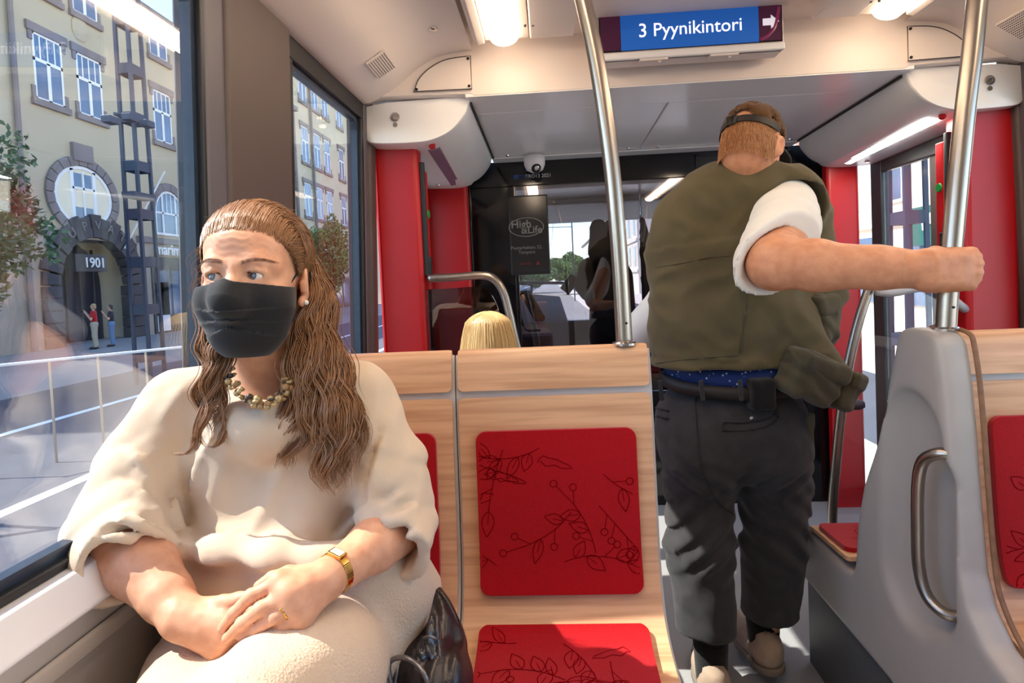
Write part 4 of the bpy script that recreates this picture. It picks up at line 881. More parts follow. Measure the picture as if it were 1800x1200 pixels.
# right side of the street: sunlit fronts
def block(name, x0, x1, y0, y1, h, m, label, wins, floors, cols, face):
    t = empty(name, ((x0+x1)/2, (y0+y1)/2, GZ), label, 'building'); MB().box((x0, y0, GZ), (x1, y1, h)).build('wall', m, t)
    MB().box((x0-0.25, y0-0.1, h), (x1, y1+0.1, h+0.35)).build('cornice', M_STONE, t)
    for z0 in floors:
        MB().box((x0-0.12, y0, z0-0.7), (x0, y1, z0-0.45)).build('band', M_WHITEB, t)
        for yc in np.linspace(y0+1.6, y1-1.6, cols):
            f_ = MB().box((x0-0.06, yc-0.65, z0), (x0+0.02, yc+0.65, z0+1.9)).build('window', M_WFRAME, t); MB().box((x0-0.075, yc-0.52, z0+0.1), (x0-0.05, yc+0.52, z0+1.8)).build('pane', M_WGL, f_)
    return t
rb_ = block('shop_building', 11.0, 19, 2.0, 24.0, 7.6, M_PALE, 'pale sunlit building across the street through right door', 0, (3.2, 5.6), 8, 0)
for k in range(5): MB().box((10.93, 3+4.2*k, 0.0), (11.02, 6.4+4.2*k, 2.2)).build('shop_pane', M_WGL, rb_)
q = PX(1640, 395, 10.7); sg = MB().box((10.6, q[1]-1.0, q[2]-0.55), (10.75, q[1]+1.0, q[2]+0.55)).build('sign_board', mat('deep_green_sign', srgb(36, 92, 84), 0.5, var=0.05), rb_)
bear = [(-0.45, -0.05), (-0.36, -0.28), (-0.26, -0.28), (-0.24, -0.1), (0.12, -0.1), (0.16, -0.28), (0.28, -0.28), (0.32, 0.0), (0.48, 0.08), (0.46, 0.18), (0.3, 0.26), (0.1, 0.22), (-0.2, 0.24), (-0.38, 0.14)]
MB().prism([(q[1]+u*0.9, q[2]+0.12+v*0.9) for u, v in bear], 'x', 10.56, 10.6).build('white_bear', M_WFRAME, sg)
block('corner_house', 11.0, 20, 26.0, 52.0, 12.0, M_PINK, 'reddish house with white bands beyond the right door', 0, (3.0, 6.2, 9.2), 8, 0)
block('distant_row', 8.6, 18, 58.0, 150.0, 8.4, M_WHITEB, 'pale low row of houses ahead on the right of the street', 0, (2.2, 5.2), 24, 0)
ov = MB().tube([(0.6, 6, 6.2), (0.6, 150, 6.4)], 0.02, 6).build('overhead_wire', M_BLACK); tag(ov, 'thin overhead tram wire seen ahead against the sky', 'wire')
wp = empty('wire_pole', (-1.2, 48, GZ), 'slim pole with a side arm for the wires ahead', 'pole')
MB().tube([(2.0, 48, GZ), (2.0, 48, 9.0)], 0.05, 8).build('post', M_MAST, wp); MB().tube([(2.0, 48, 5.3), (-0.4, 48, 5.35)], 0.03, 6).build('arm', M_MAST, wp)

# ================================================================ driver's cab
cab = MB(); cab.box((-0.5, 3.46, 1.84), (1.56, 4.9, 1.90)); 
cab.build('cab_ceiling', M_WHITE, kind='structure')
MB().hexa([(-0.25, 3.9, 1.80), (1.3, 3.9, 1.80), (1.25, 4.68, 1.745), (-0.2, 4.68, 1.745)], [(-0.25, 3.9, 1.84), (1.3, 3.9, 1.84), (1.25, 4.75, 1.84), (-0.2, 4.75, 1.84)]).build('trim_18', M_GREYL, kind='structure', bevel=0.02)
MB().hexa([(-0.5, 4.95, 0.95), (1.5, 4.95, 0.95), (1.4, 4.7, 1.90), (-0.4, 4.7, 1.90)], [(-0.5, 4.96, 0.95), (1.5, 4.96, 0.95), (1.4, 4.71, 1.90), (-0.4, 4.71, 1.90)]).build('windscreen', M_DGLASS, kind='structure')
fr = MB(); fr.hexa([(-0.62, 3.46, 0.0), (-0.50, 3.46, 0.0), (-0.45, 5.0, 0.0), (-0.57, 5.0, 0.0)], [(-0.62, 3.46, 1.9), (-0.50, 3.46, 1.9), (-0.40, 4.75, 1.9), (-0.52, 4.75, 1.9)]); fr.build('wall_cab_left', M_BLACK, kind='structure')
fr = MB(); fr.hexa([(1.58, 3.46, 0.0), (1.70, 3.46, 0.0), (1.65, 5.0, 0.0), (1.53, 5.0, 0.0)], [(1.58, 3.46, 1.9), (1.70, 3.46, 1.9), (1.6, 4.75, 1.9), (1.48, 4.75, 1.9)]); fr.build('wall_cab_right', M_BLACK, kind='structure')
MB().box((-0.5, 4.9, 0.0), (1.56, 5.0, 0.97)).build('wall_cab_front', M_BLACK, kind='structure')
MB().box((-0.42, 4.66, 1.755), (1.42, 4.70, 1.90)).build('sun_blind_rail', M_BLACK, kind='structure')
# console
dk = empty('driver_console', (0.1, 4.4, 0.1), "white and grey driver's console with black handset", 'console')
YD = 4.2
a, b, c_, d_ = P(893, 512, 4.35), P(985, 520, 4.45), P(1000, 566, 4.0), P(905, 570, 3.95)
m = MB(); m.hexa([d_-[0, 0, .35], c_-[0, 0, .35], b-[0, 0, .45], a-[0, 0, .45]], [d_, c_, b, a]); m.build('desk', mat('pale_console', srgb(232, 230, 226), 0.45, var=0.02), dk, bevel=0.012)
a, b = P(880, 540, 4.4), P(895, 497, 4.5); m = MB(); m.tube(spline([P(884, 560, 4.2), P(886, 520, 4.3), P(905, 499, 4.4), P(960, 497, 4.5), P(1010, 498, 4.5)], 5), 0.012, 8); m.build('edge_tube', M_GREYL, dk, smooth=True)
a, b = P(922, 513, 4.12), P(950, 562, 3.9); m = MB(); m.beam(a, b, 0.075, 0.04, (0, 0, 1)); m.build('handset', M_BLACK, dk, bevel=0.012)
m = MB(); m.beam(P(930, 525, 4.05), P(938, 545, 3.97), 0.05, 0.05, (0, 0, 1)); m.build('handset_pad', mat('dark_grey_pad', srgb(66, 64, 66), 0.5, var=0.05), dk, bevel=0.005)
m = MB(); m.tube(spline([P(898, 520, 4.15), P(912, 530, 4.05), P(916, 560, 3.95), P(925, 580, 3.9), P(950, 580, 3.9)], 6), 0.008, 6); m.build('coiled_cord', M_BLACK, dk)
a, b = P(905, 585, 3.85), P(972, 612, 3.85); MB().box((a[0], 3.8, b[2]-0.05), (b[0], 4.3, a[2]-0.02)).build('drawer_box', M_BLACK, dk, bevel=0.01)
a, b = P(845, 535, 3.9), P(880, 560, 3.9); MB().box((a[0], 3.9, b[2]), (b[0], 4.4, a[2])).build('side_cabinet', mat('taupe_cabinet', srgb(150, 136, 124), 0.5, var=0.03), dk, bevel=0.02)
a = P(1000, 500, 4.3); MB().beam(P(992, 512, 4.3), P(1011, 486, 4.3), 0.08, 0.05, (0, 1, 0)).build('monitor_arm', M_BLACK, dk, bevel=0.01)
# seat and driver
ds_ = empty('driver_chair', (0.45, 4.0, 0.1), "black high-backed driver's seat", 'seat')
s = Sdf((0.1, 3.75, 0.45), (0.75, 4.45, 1.82), 0.014)
p0, p1, p2 = P(1052, 400, 4.0), P(1057, 440, 4.0), P(1075, 560, 4.0)
s.cone(p0, p1, 0.06, 0.085, k=0.03, flat=((0, 1, 0), 0.5)); s.cone(p1+[0.02, 0, 0], p2, 0.075, 0.13, k=0.05, flat=((0, 1, 0), 0.5)); s.box((p2[0], 4.2, 0.72), (0.2, 0.22, 0.07), 0.06, k=0.05)
sdf_obj('upholstery', s, M_BLACK, ds_); MB().lathe([(0.12, 0.12), (0.08, 0.2), (0.06, 0.66)], (p2[0], 4.2, 0)).build('pedestal', M_BLACK, ds_)
ct = Sdf((0.55, 3.5, 0.55), (1.1, 3.95, 1.75), 0.012)
j0, j1, j2 = P(1128, 392, 3.62), P(1128, 440, 3.62), P(1128, 575, 3.62)
ct.chain([j0, j1, j2], [0.03, 0.085, 0.11], k=0.03, flat=((0, 1, 0), 0.55)); ct.chain([j1+[-.04, -.02, 0], j2+[-.05, -.02, .02]], [0.045, 0.05], k=0.02); ct.warp(lambda x, y, z: 0.006*np.sin(x*90+z*6))
jk = sdf_obj('jacket', ct, mat('charcoal_cloth', srgb(48, 46, 48), 0.8, var=0.1, vscale=20)); tag(jk, 'dark jacket hanging in the cab behind the long pole', 'jacket')

MB().tube([j0+[0, 0, -0.01], j0+[0, 0.03, 0.05], (j0[0], j0[1]+0.03, 1.86)], 0.006, 8).build('coat_hook', M_CHROME, bpy.data.objects['cab_ceiling'])
# ================================================================ people: shared materials and helpers
def skin_mat(name, c, c2):
    return mat(name, c, 0.48, var=0.1, vscale=45, bump=0.15, bscale=700, sub=0.12, col2=c2, spec=0.35)
M_SKINW = skin_mat('fair_skin', srgb(206, 148, 116), srgb(220, 166, 134)); M_SKINM = skin_mat('tanned_skin', srgb(196, 134, 100), srgb(212, 152, 116))
def cloth(name, c, var=0.05, bump=0.35, bscale=900, vs=14, c2=None, rough=0.9): return mat(name, c, rough, spec=0.15, var=var, vscale=vs, bump=bump, bscale=bscale, sheen=0.15, col2=c2)
M_CREAM_D = cloth('cream_crepe', srgb(207, 186, 163), 0.03, 0.35, 700)
M_CREAM_B = cloth('cream_crinkle', srgb(210, 188, 164), 0.03, 1.3, 260)
_lat = np.random.default_rng(11).uniform(-1, 1, (24, 24, 24))
def vnoise(x, y, z):                   # smooth value noise in -1..1
    o = []
    for q in (x, y, z): i = np.floor(q); f = q-i; o.append((i.astype(int) % 24, (i.astype(int)+1) % 24, f*f*(3-2*f)))
    (x0, x1, fx), (y0, y1, fy), (z0, z1, fz) = o
    L = _lat
    a = L[x0, y0, z0]*(1-fx)+L[x1, y0, z0]*fx; b = L[x0, y1, z0]*(1-fx)+L[x1, y1, z0]*fx
    c = L[x0, y0, z1]*(1-fx)+L[x1, y0, z1]*fx; d = L[x0, y1, z1]*(1-fx)+L[x1, y1, z1]*fx
    return (a*(1-fy)+b*fy)*(1-fz)+(c*(1-fy)+d*fy)*fz
def joinVQ(*vq):
    V = []; Q = []; k = 0
    for v, q in vq: V.append(v); Q.append(q+k); k += len(v)
    return np.concatenate(V), np.concatenate(Q)
def hair_mat(name, c_top, c_bot, z_top, z_bot, rough=0.38):
    m = bpy.data.materials.new(name); m.use_nodes = True; n = m.node_tree.nodes; l = m.node_tree.links; b = n['Principled BSDF']
    g = n.new('ShaderNodeTexCoord'); s = n.new('ShaderNodeSeparateXYZ'); l.new(g.outputs['Object'], s.inputs[0])
    mr = n.new('ShaderNodeMapRange'); mr.inputs[1].default_value = z_bot; mr.inputs[2].default_value = z_top; l.new(s.outputs[2], mr.inputs[0])
    t = n.new('ShaderNodeTexNoise'); t.inputs['Scale'].default_value = 140; l.new(g.outputs['Object'], t.inputs['Vector'])
    ad = n.new('ShaderNodeMath'); ad.operation = 'MULTIPLY_ADD'; ad.inputs[1].default_value = 1.1; l.new(t.outputs['Fac'], ad.inputs[0])
    sb = n.new('ShaderNodeMath'); sb.operation = 'SUBTRACT'; sb.inputs[1].default_value = 0.55; l.new(mr.outputs[0], sb.inputs[0]); l.new(sb.outputs[0], ad.inputs[2])
    r = n.new('ShaderNodeValToRGB'); r.color_ramp.elements[0].color = c_bot; r.color_ramp.elements[1].color = c_top; l.new(ad.outputs[0], r.inputs[0])
    l.new(r.outputs[0], b.inputs['Base Color']); b.inputs['Roughness'].default_value = rough; b.inputs['Specular IOR Level'].default_value = 0.6
    MATS[name] = m; return m
def eye_mat(name, iris):
    m = bpy.data.materials.new(name); m.use_nodes = True; n = m.node_tree.nodes; l = m.node_tree.links; b = n['Principled BSDF']
    g = n.new('ShaderNodeTexCoord'); s = n.new('ShaderNodeSeparateXYZ'); l.new(g.outputs['Object'], s.inputs[0])
    r = n.new('ShaderNodeValToRGB'); r.color_ramp.interpolation = 'LINEAR'; e = r.color_ramp.elements; e[0].position = 0.0; e[0].color = srgb(225, 212, 204); e[1].position = 1.0; e[1].color = (0.003, 0.003, 0.003, 1)
    for p_, c_ in ((0.80, srgb(225, 212, 204)), (0.83, srgb(60, 66, 72)), (0.88, iris), (0.955, iris), (0.965, (0.003, 0.003, 0.003, 1))): q = e.new(p_); q.color = c_
    mu = n.new('ShaderNodeMath'); mu.operation = 'MULTIPLY'; mu.inputs[1].default_value = 1/0.0122; l.new(s.outputs[2], mu.inputs[0]); l.new(mu.outputs[0], r.inputs[0])
    l.new(r.outputs[0], b.inputs['Base Color']); b.inputs['Roughness'].default_value = 0.08; b.inputs['Coat Weight'].default_value = 0.6
    MATS[name] = m; return m
def sub_empty(name, loc, parent):
    o = bpy.data.objects.new(name, None); COL.objects.link(o); o.empty_display_size = 0.03; o.parent = parent; o.location = Vector(loc)-_origin(parent); return o
class Frame:                            # a head's own axes: l = its left, f = forward, u = up
    def __init__(s, o, yaw=0.0, pitch=0.0, roll=0.0, base=180):
        R = Matrix.Rotation(math.radians(yaw), 3, 'Z') @ Matrix.Rotation(math.radians(pitch), 3, 'X') @ Matrix.Rotation(math.radians(roll), 3, 'Y')
        B = np.array(R) @ np.array([[1, 0, 0], [0, -1, 0], [0, 0, 1]]) if base == 180 else np.array(R) @ np.array([[-1, 0, 0], [0, 1, 0], [0, 0, 1]])
        s.o = np.array(o, float); s.R = B           # columns: l, f, u in the world
    def __call__(s, l, f, u): return s.o+s.R @ np.array([l, f, u])
    def inv(s, x, y, z):
        d = np.stack([x-s.o[0], y-s.o[1], z-s.o[2]], -1) @ s.R; return d[..., 0], d[..., 1], d[..., 2]
def hand(sd, wrist, mcps, fingers, thumb, palm_r=0.014, fr=0.0082, k=0.004):
    wrist = np.array(wrist)
    for m in mcps: sd.cone(wrist, m, palm_r*1.25, palm_r*0.86, k=0.012)
    for a, b in zip(mcps[:-1], mcps[1:]): sd.cone(a, b, palm_r*0.86, palm_r*0.8, k=0.01)
    for ch, sc in fingers: sd.chain(ch, [fr*sc*1.12, fr*sc*1.05, fr*sc*0.95, fr*sc*0.8][:len(ch)], k=k)
    if thumb is not None: sd.chain(thumb, [palm_r, fr*1.25, fr*1.15, fr*0.95][:len(thumb)], k=k)

# ---------------------------------------------------------------- the woman in the window seat
wm = empty('person', (-0.46, 1.08, 0.58), 'woman in cream dress and black face mask sitting by the window', 'person')
HO = P(450, 489, 0.97); H = Frame(HO, yaw=5, pitch=-2, roll=1.5)
hd = Sdf(HO-[0.15, 0.17, 0.36], HO+[0.15, 0.17, 0.14], 0.0026)
hd.ell(H(0, -0.016, 0.032), (0.073, 0.092, 0.082), H.R, k=0.0)
hd.ell(H(0, 0.026, -0.028), (0.064, 0.064, 0.086), H.R, k=0.03)
hd.ell(H(0, 0.040, -0.088), (0.040, 0.040, 0.030), H.R, k=0.03)
hd.ell(H(0, 0.030, 0.052), (0.060, 0.054, 0.040), H.R, k=0.03)
for s_ in (-1, 1):
    hd.ell(H(s_*0.043, 0.052, -0.036), (0.023, 0.026, 0.022), H.R, k=0.02)
    hd.chain([H(s_*0.010, 0.081, 0.017), H(s_*0.030, 0.077, 0.022), H(s_*0.050, 0.060, 0.014)], [0.006, 0.007, 0.006], k=0.02)
    hd.ell(H(s_*0.031, 0.096, 0.000), (0.020, 0.016, 0.012), H.R, k=0.012, mode='sub')
hd.chain([H(0, 0.080, 0.008), H(0, 0.094, -0.015), H(0, 0.104, -0.036)], [0.009, 0.009, 0.012], k=0.012)
for s_ in (-1, 1):
    hd.ell(H(s_*0.031, 0.0705, 0.0), (0.0185, 0.0145, 0.0145), H.R, k=0.006)
    hd.chain([H(s_*0.017, 0.081, 0.0075), H(s_*0.031, 0.0855, 0.0095), H(s_*0.045, 0.077, 0.006)], [0.003, 0.0032, 0.003], k=0.005)
    hd.ell(H(s_*0.0312, 0.090, -0.0003), (0.0142, 0.022, 0.0056), H.R, k=0.0015, mode='sub')
    hd.chain([H(s_*0.018, 0.083, -0.0135), H(s_*0.032, 0.082, -0.016), H(s_*0.046, 0.072, -0.012)], [0.0025, 0.003, 0.0025], k=0.006)
for s_ in (-1, 1):                         # ears
    c = H(s_*0.078, -0.008, -0.012); Re = H.R @ rot('Z', -s_*22) @ rot('X', -12)
    hd.ell(c, (0.0075, 0.0185, 0.031), Re, k=0.006)
    hd.ell(c+H.R @ np.array([s_*0.008, 0.003, 0.004]), (0.006, 0.0105, 0.018), Re, k=0.004, mode='sub')
    hd.ell(H(s_*0.076, 0.002, -0.040), (0.006, 0.008, 0.009), H.R, k=0.006)
    hd.cone(H(s_*0.079, 0.008, -0.010), H(s_*0.079, 0.007, -0.02), 0.0045, 0.0045, k=0.004)
NB = P(476, 655, 1.06)
hd.cone(H(0, -0.022, -0.07), NB+[0, 0.0, 0.02], 0.058, 0.060, k=0.03); hd.cone(NB+[0, 0, 0.02], NB+[0, 0.01, -0.08], 0.062, 0.09, k=0.02)
def wr(x, y, z):
    l, f, u = H.inv(x, y, z); w_ = np.clip((f-0.04)/0.03, 0, 1)*np.exp(-((u-0.046)/0.018)**2)*np.clip(1.2-np.abs(l)/0.05, 0, 1)
    ph = u+0.006*np.cos(l*75)-0.004*np.cos(l*160); b = 0.0011*w_*np.sin(ph*2*PI/0.0105)
    fr_ = np.exp(-((np.abs(l)-0.006)/0.003)**2)*np.exp(-((u-0.016)/0.008)**2)*np.clip((f-0.06)/0.02, 0, 1)*0.0007
    return b+fr_
hd.warp(wr)
# arms and hands
WR, WL = P(322, 1085, 0.825), P(572, 1018, 0.842)
ER, EL = P(214, 945, 0.925), P(704, 925, 1.02)
h2 = Sdf((-0.80, 0.68, 0.74), (-0.30, 1.04, 1.02), 0.0023); h3 = Sdf((-0.50, 0.68, 0.76), (-0.16, 1.10, 1.03), 0.0021)
h2.chain([ER, ER*0.62+WR*0.38, ER*0.25+WR*0.75, WR], [0.052, 0.050, 0.036, 0.029], k=0.01)
h3.chain([EL, EL*0.6+WL*0.4, EL*0.2+WL*0.8, WL], [0.046, 0.042, 0.030, 0.026], k=0.01)
rm = [P(398, 1080, 0.822), P(404, 1098, 0.815), P(398, 1118, 0.812), P(384, 1136, 0.815)]     # right hand (underneath)
hand(h2, WR, rm, [([rm[0], P(448, 1072, 0.815), P(490, 1085, 0.81), P(505, 1100, 0.81)], 1.0), ([rm[1], P(452, 1092, 0.81), P(492, 1105, 0.805), P(508, 1118, 0.805)], 1.05), ([rm[2], P(444, 1118, 0.805), P(478, 1125, 0.805), P(495, 1130, 0.805)], 1.0), ([rm[3], P(424, 1138, 0.81), P(450, 1142, 0.81), P(465, 1144, 0.81)], 0.9)],
     [P(350, 1072, 0.835), P(392, 1058, 0.826), P(420, 1052, 0.82), P(446, 1046, 0.818)], palm_r=0.0165)
h2.cone(WR, rm[1], 0.025, 0.02, k=0.015); h2.cone(WR, rm[3], 0.024, 0.017, k=0.015)
lm_ = [P(492, 1022, 0.800), P(508, 1043, 0.792), P(520, 1062, 0.790), P(530, 1080, 0.795)]     # left hand on top
hand(h3, WL, lm_, [([lm_[0], P(441, 1047, 0.786), P(412, 1077, 0.790), P(391, 1104, 0.797)], 1.06), ([lm_[1], P(457, 1070, 0.776), P(425, 1095, 0.780), P(399, 1122, 0.787)], 1.08), ([lm_[2], P(480, 1086, 0.776), P(450, 1106, 0.780), P(424, 1118, 0.787)], 1.02), ([lm_[3], P(500, 1098, 0.782), P(477, 1110, 0.784), P(455, 1118, 0.787)], 0.9)],
     [P(545, 1012, 0.83), P(508, 1006, 0.824), P(478, 1016, 0.82), P(455, 1030, 0.818)], palm_r=0.0165)
h3.cone(WL, lm_[1], 0.023, 0.017, k=0.015); h3.cone(WL, lm_[3], 0.022, 0.016, k=0.015)
for f_ in (lm_, ): 
    for q in f_: h3.ell(q+np.array([0.0, -0.004, 0.006]), (0.0085, 0.0085, 0.0085), None, k=0.006)
for q in (h2, h3): q.warp(lambda x, y, z: 0.0005*vnoise(x*110, y*110, z*110))
# torso and legs, hidden in the dress but joined to the rest
tb = Sdf((-0.85, 0.45, 0.05), (-0.10, 1.34, 1.22), 0.014)
CH = P(472, 790, 1.13); HIP = np.array([-0.45, 1.13, 0.70])
tb.cone(CH+[0, 0.03, 0.04], HIP+[0, 0.03, 0], 0.085, 0.09, k=0.03); tb.cone(NB+[0, .01, -0.05], CH+[0, 0, 0.05], 0.06, 0.085, k=0.03)
SHR, SHL = P(306, 712, 1.045), P(636, 704, 1.075)
tb.chain([SHR+[0.01, 0, 0], ER], [0.042, 0.04]); tb.chain([SHL-[0.01, 0, 0], EL], [0.042, 0.04])
KR, KL = np.array([-0.52, 0.66, 0.58]), np.array([-0.36, 0.66, 0.66])
tb.chain([HIP+[-0.08, 0, 0], KR, (-0.54, 0.60, 0.14)], [0.06, 0.05, 0.04]); tb.chain([HIP+[0.08, 0, 0], KL, (-0.47, 0.47, 0.36)], [0.06, 0.045, 0.04])
Vb, Qb = joinVQ(hd.surf(1), h2.surf(1), h3.surf(1), tb.surf(1))
mesh_np('body', Vb, Qb, M_SKINW, wm)
# eyes: looking past the camera to picture left
gaze = (H.R @ np.array([-0.40, 1.0, 0.10])); gaze /= np.linalg.norm(gaze)
EM = eye_mat('grey_blue_eye', srgb(104, 116, 124))
for s_ in (-1, 1):
    m = MB(); m.ball((0, 0, 0), 0.0122, 28); e = m.build('eye', EM, None, smooth=True)
    e.parent = wm; e.rotation_euler = Vector(gaze).to_track_quat('Z', 'Y').to_euler(); e.location = Vector(H(s_*0.0312, 0.0712, 0.0))-_origin(wm)
# brows and lashes
def on_face(l, u, out=0.0):
    for f in np.arange(0.125, 0.0, -0.0006):
        p = H(l, f, u); ijk = np.round((p-hd.lo)/hd.h).astype(int)
        if (ijk >= 0).all() and (ijk < hd.n).all() and hd.d[tuple(ijk)] < 0.0003: return H(l, f+out, u)
    return H(l, 0.07, u)
br = []
for s_ in (-1, 1):
    for i in range(130):
        t_ = i/129; l = s_*(0.012+0.043*t_); u = 0.0200+0.0065*math.sin(t_*2.3)-0.003*t_+rng.uniform(-.0036, .0036)*(1-t_*.6)
        a = on_face(l, u, 0.0004); b = on_face(l+s_*0.0065, u+0.0030*(1-t_)-0.0016*t_, 0.0009); br.append([a, (a+b)/2+0.0004*H.R[:, 1], b])
strands('eyebrows', br, 0.00032, mat('brow_hair', srgb(150, 108, 84), 0.7, var=0.1), wm, kind='stuff')
ls = []
for s_ in (-1, 1):
    for i in range(46):
        t_ = i/45; l = s_*(0.0185+0.0255*t_); u = 0.0052*math.sin(PI*(0.08+0.86*t_))+0.0003; f = 0.0845-0.006*(2*t_-0.9)**2-0.003*t_
        a = H(l, f, u); b = H(l+s_*0.002*(t_-.3), f+0.0045, u+0.0028); ls.append([a, a*.5+b*.5-0.0006*H.R[:, 2], b])
strands('eyelashes', ls, 0.00028, mat('lash', srgb(36, 26, 22), 0.6, var=0.05), wm, kind='stuff')
# face mask with pleats
M_MASK = cloth('black_mask_cloth', srgb(34, 34, 36), 0.12, 0.12, 1400, 300, rough=0.7)
mk = sub_empty('face_mask', HO, wm)
ms = Sdf(HO-[0.12, 0.16, 0.17], HO+[0.12, 0.06, 0.05], 0.0018)
ms.ell(H(0, -0.016, 0.032), (0.077, 0.096, 0.086), H.R, k=0.0); ms.ell(H(0, 0.027, -0.034), (0.070, 0.071, 0.090), H.R, k=0.03); ms.ell(H(0, 0.046, -0.092), (0.047, 0.046, 0.037), H.R, k=0.035)
for s_ in (-1, 1): ms.ell(H(s_*0.045, 0.052, -0.038), (0.027, 0.032, 0.028), H.R, k=0.03)
ms.chain([H(0, 0.086, 0.002), H(0, 0.102, -0.020), H(0, 0.113, -0.040)], [0.011, 0.015, 0.022], k=0.034)
def pleat(x, y, z):
    l, f, u = H.inv(x, y, z); uu = u+0.10*np.abs(l)*0.35
    r = 0
    for u0, sl, am in ((-0.050, 0.06, 0.0034), (-0.071, -0.12, 0.003), (-0.092, -0.3, 0.0026)):
        q = (u-u0+sl*(0.05-np.abs(l)))/0.018; saw = np.where((q > -1) & (q < 0), (q+1)**1.5, 0)*np.clip(1-q*6, 0, 1); r = r-am*saw*np.clip(1.25-np.abs(l)/0.07, 0, 1)
    r = r-0.0007*vnoise(l*40+9, f*20, u*60)
    edge = np.exp(-((u+0.012+0.12*np.abs(l))/0.0022)**2)*0.0007
    return r+edge*0
ms.warp(pleat)
X = np.meshgrid(*[ms.lo[k]+ms.h*np.arange(ms.n[k]) for k in range(3)], indexing='ij'); l_, f_, u_ = H.inv(*X)
top = -0.007-0.13*np.abs(l_)+0.25*np.maximum(0, 0.014-np.abs(l_))
cut = np.maximum(np.maximum(u_-top, 0.018+0.10*(u_+0.06)-f_), -0.126-u_)
inner = ms.d+0.0036
ms.d = np.maximum(np.maximum(ms.d, cut.astype(np.float32)), -inner).astype(np.float32)
sdf_obj('mask_cloth', ms, M_MASK, mk, it=1)
for s_ in (-1, 1):
    m = MB(); m.tube(spline([H(s_*0.0645, 0.028, -0.012), H(s_*0.073, 0.012, 0.006), H(s_*0.080, -0.006, 0.016), H(s_*0.084, -0.020, 0.006), H(s_*0.083, -0.022, -0.020), H(s_*0.076, -0.004, -0.048), H(s_*0.062, 0.026, -0.080)], 6), 0.0016, 6); m.build('ear_loop', M_MASK, mk, smooth=True)
er = MB().ball(H(0.0835, 0.004, -0.042), 0.0042, 12).build('earring', mat('pearl', srgb(236, 230, 222), 0.15, var=0.02, coat=0.5), wm, smooth=True)
# dress: bodice with sleeves, and the skirt over crossed thighs
dr = Sdf((-0.87, 0.50, 0.52), (-0.13, 1.34, 1.24), 0.0058)
dr.cone(NB+[-0.035, 0.015, -0.030], SHR+[0.012, 0.01, 0.008], 0.050, 0.054, k=0.03); dr.cone(NB+[0.045, 0.02, -0.030], SHL+[-0.012, 0.01, 0.008], 0.050, 0.054, k=0.03)
dr.ell(CH+[0.0, 0.03, 0.0], (0.180, 0.118, 0.17), None, k=0.05)
dr.ell(P(398, 815, 1.03), (0.078, 0.066, 0.075), None, k=0.05); dr.ell(P(548, 812, 1.045), (0.078, 0.066, 0.075), None, k=0.05)
dr.ell(P(475, 935, 1.065), (0.172, 0.125, 0.13), None, k=0.06); dr.ell(P(475, 1020, 1.03), (0.18, 0.13, 0.10), None, k=0.06); dr.ell((-0.44, 1.11, 0.73), (0.21, 0.16, 0.12), None, k=0.05)
cR, cL = P(224, 985, 0.875), P(688, 962, 0.965)
dr.chain([P(412, 738, 0.985), P(458, 752, 0.975), P(508, 738, 0.985)], 0.036, k=0.05)
body_d = dr.d.copy(); dr.d[:] = 9.0
dr.chain([SHR+[0.012, 0, 0.0], P(246, 830, 0.985), ER+[0.0, 0, 0.012], cR, cR+(cR-ER)*0.5], [0.060, 0.064, 0.066, 0.066, 0.07], k=0.02)
dr.chain([SHL+[-0.012, 0, 0.0], P(684, 830, 1.055), EL+[-0.006, 0, 0.015], cL, cL+(cL-EL)*0.6], [0.062, 0.061, 0.060, 0.056, 0.06], k=0.02)
def sleeve_folds(x, y, z):
    w_ = np.clip((1.10-z)/0.10, 0.25, 1); side = np.sign(x+0.47)
    q = z*1.0+side*x*0.75+0.25*y
    a = np.abs(np.sin(q*44+2.2*vnoise(x*5, y*5, z*5)))**0.7*0.013-0.006
    b = 0.007*vnoise(x*15, y*13, z*8)
    return -(a*w_*(0.6+0.6*vnoise(x*7+3, y*7, z*7))+b)
dr.warp(sleeve_folds)
def openc(c, e, r):
    d = (c-e)/np.linalg.norm(c-e); dr.cutball(c+d*0.012, d, 0.12); dr.cone(c-d*0.035, c+d*0.10, r, r*1.05, k=0.003, mode='sub')
openc(cR, ER, 0.054); openc(cL, EL, 0.046)
k_ = 0.026; c_ = dr.d; hh = np.clip(0.5+0.5*(c_-body_d)/k_, 0, 1); dr.d = np.minimum(c_*(1-hh)+body_d*hh-k_*hh*(1-hh), np.minimum(c_, body_d)).astype(np.float32)
def folds(x, y, z):
    a = 0.005*vnoise(x*11+z*5, y*9, z*5+x*6)+0.004*(1-2*np.abs(vnoise(x*20-z*9, y*15, z*7+3)))+0.0018*vnoise(x*46+z*20, y*40, z*24)
    drape = 0.004*np.sin((x+0.47)*62+4*vnoise(x*5, y*5, z*4))*np.clip((1.06-z)/0.12, 0, 1)*np.clip((z-0.86)/0.05, 0, 1)*np.clip((np.abs(x+0.46)-0.05)/0.08, 0, 1)
    lap = np.clip((0.84-z)/0.05, 0, 1)*0.004*vnoise(x*16+y*10, y*14-x*8, z*16)
    return -(a+drape+lap)
dr.warp(folds)
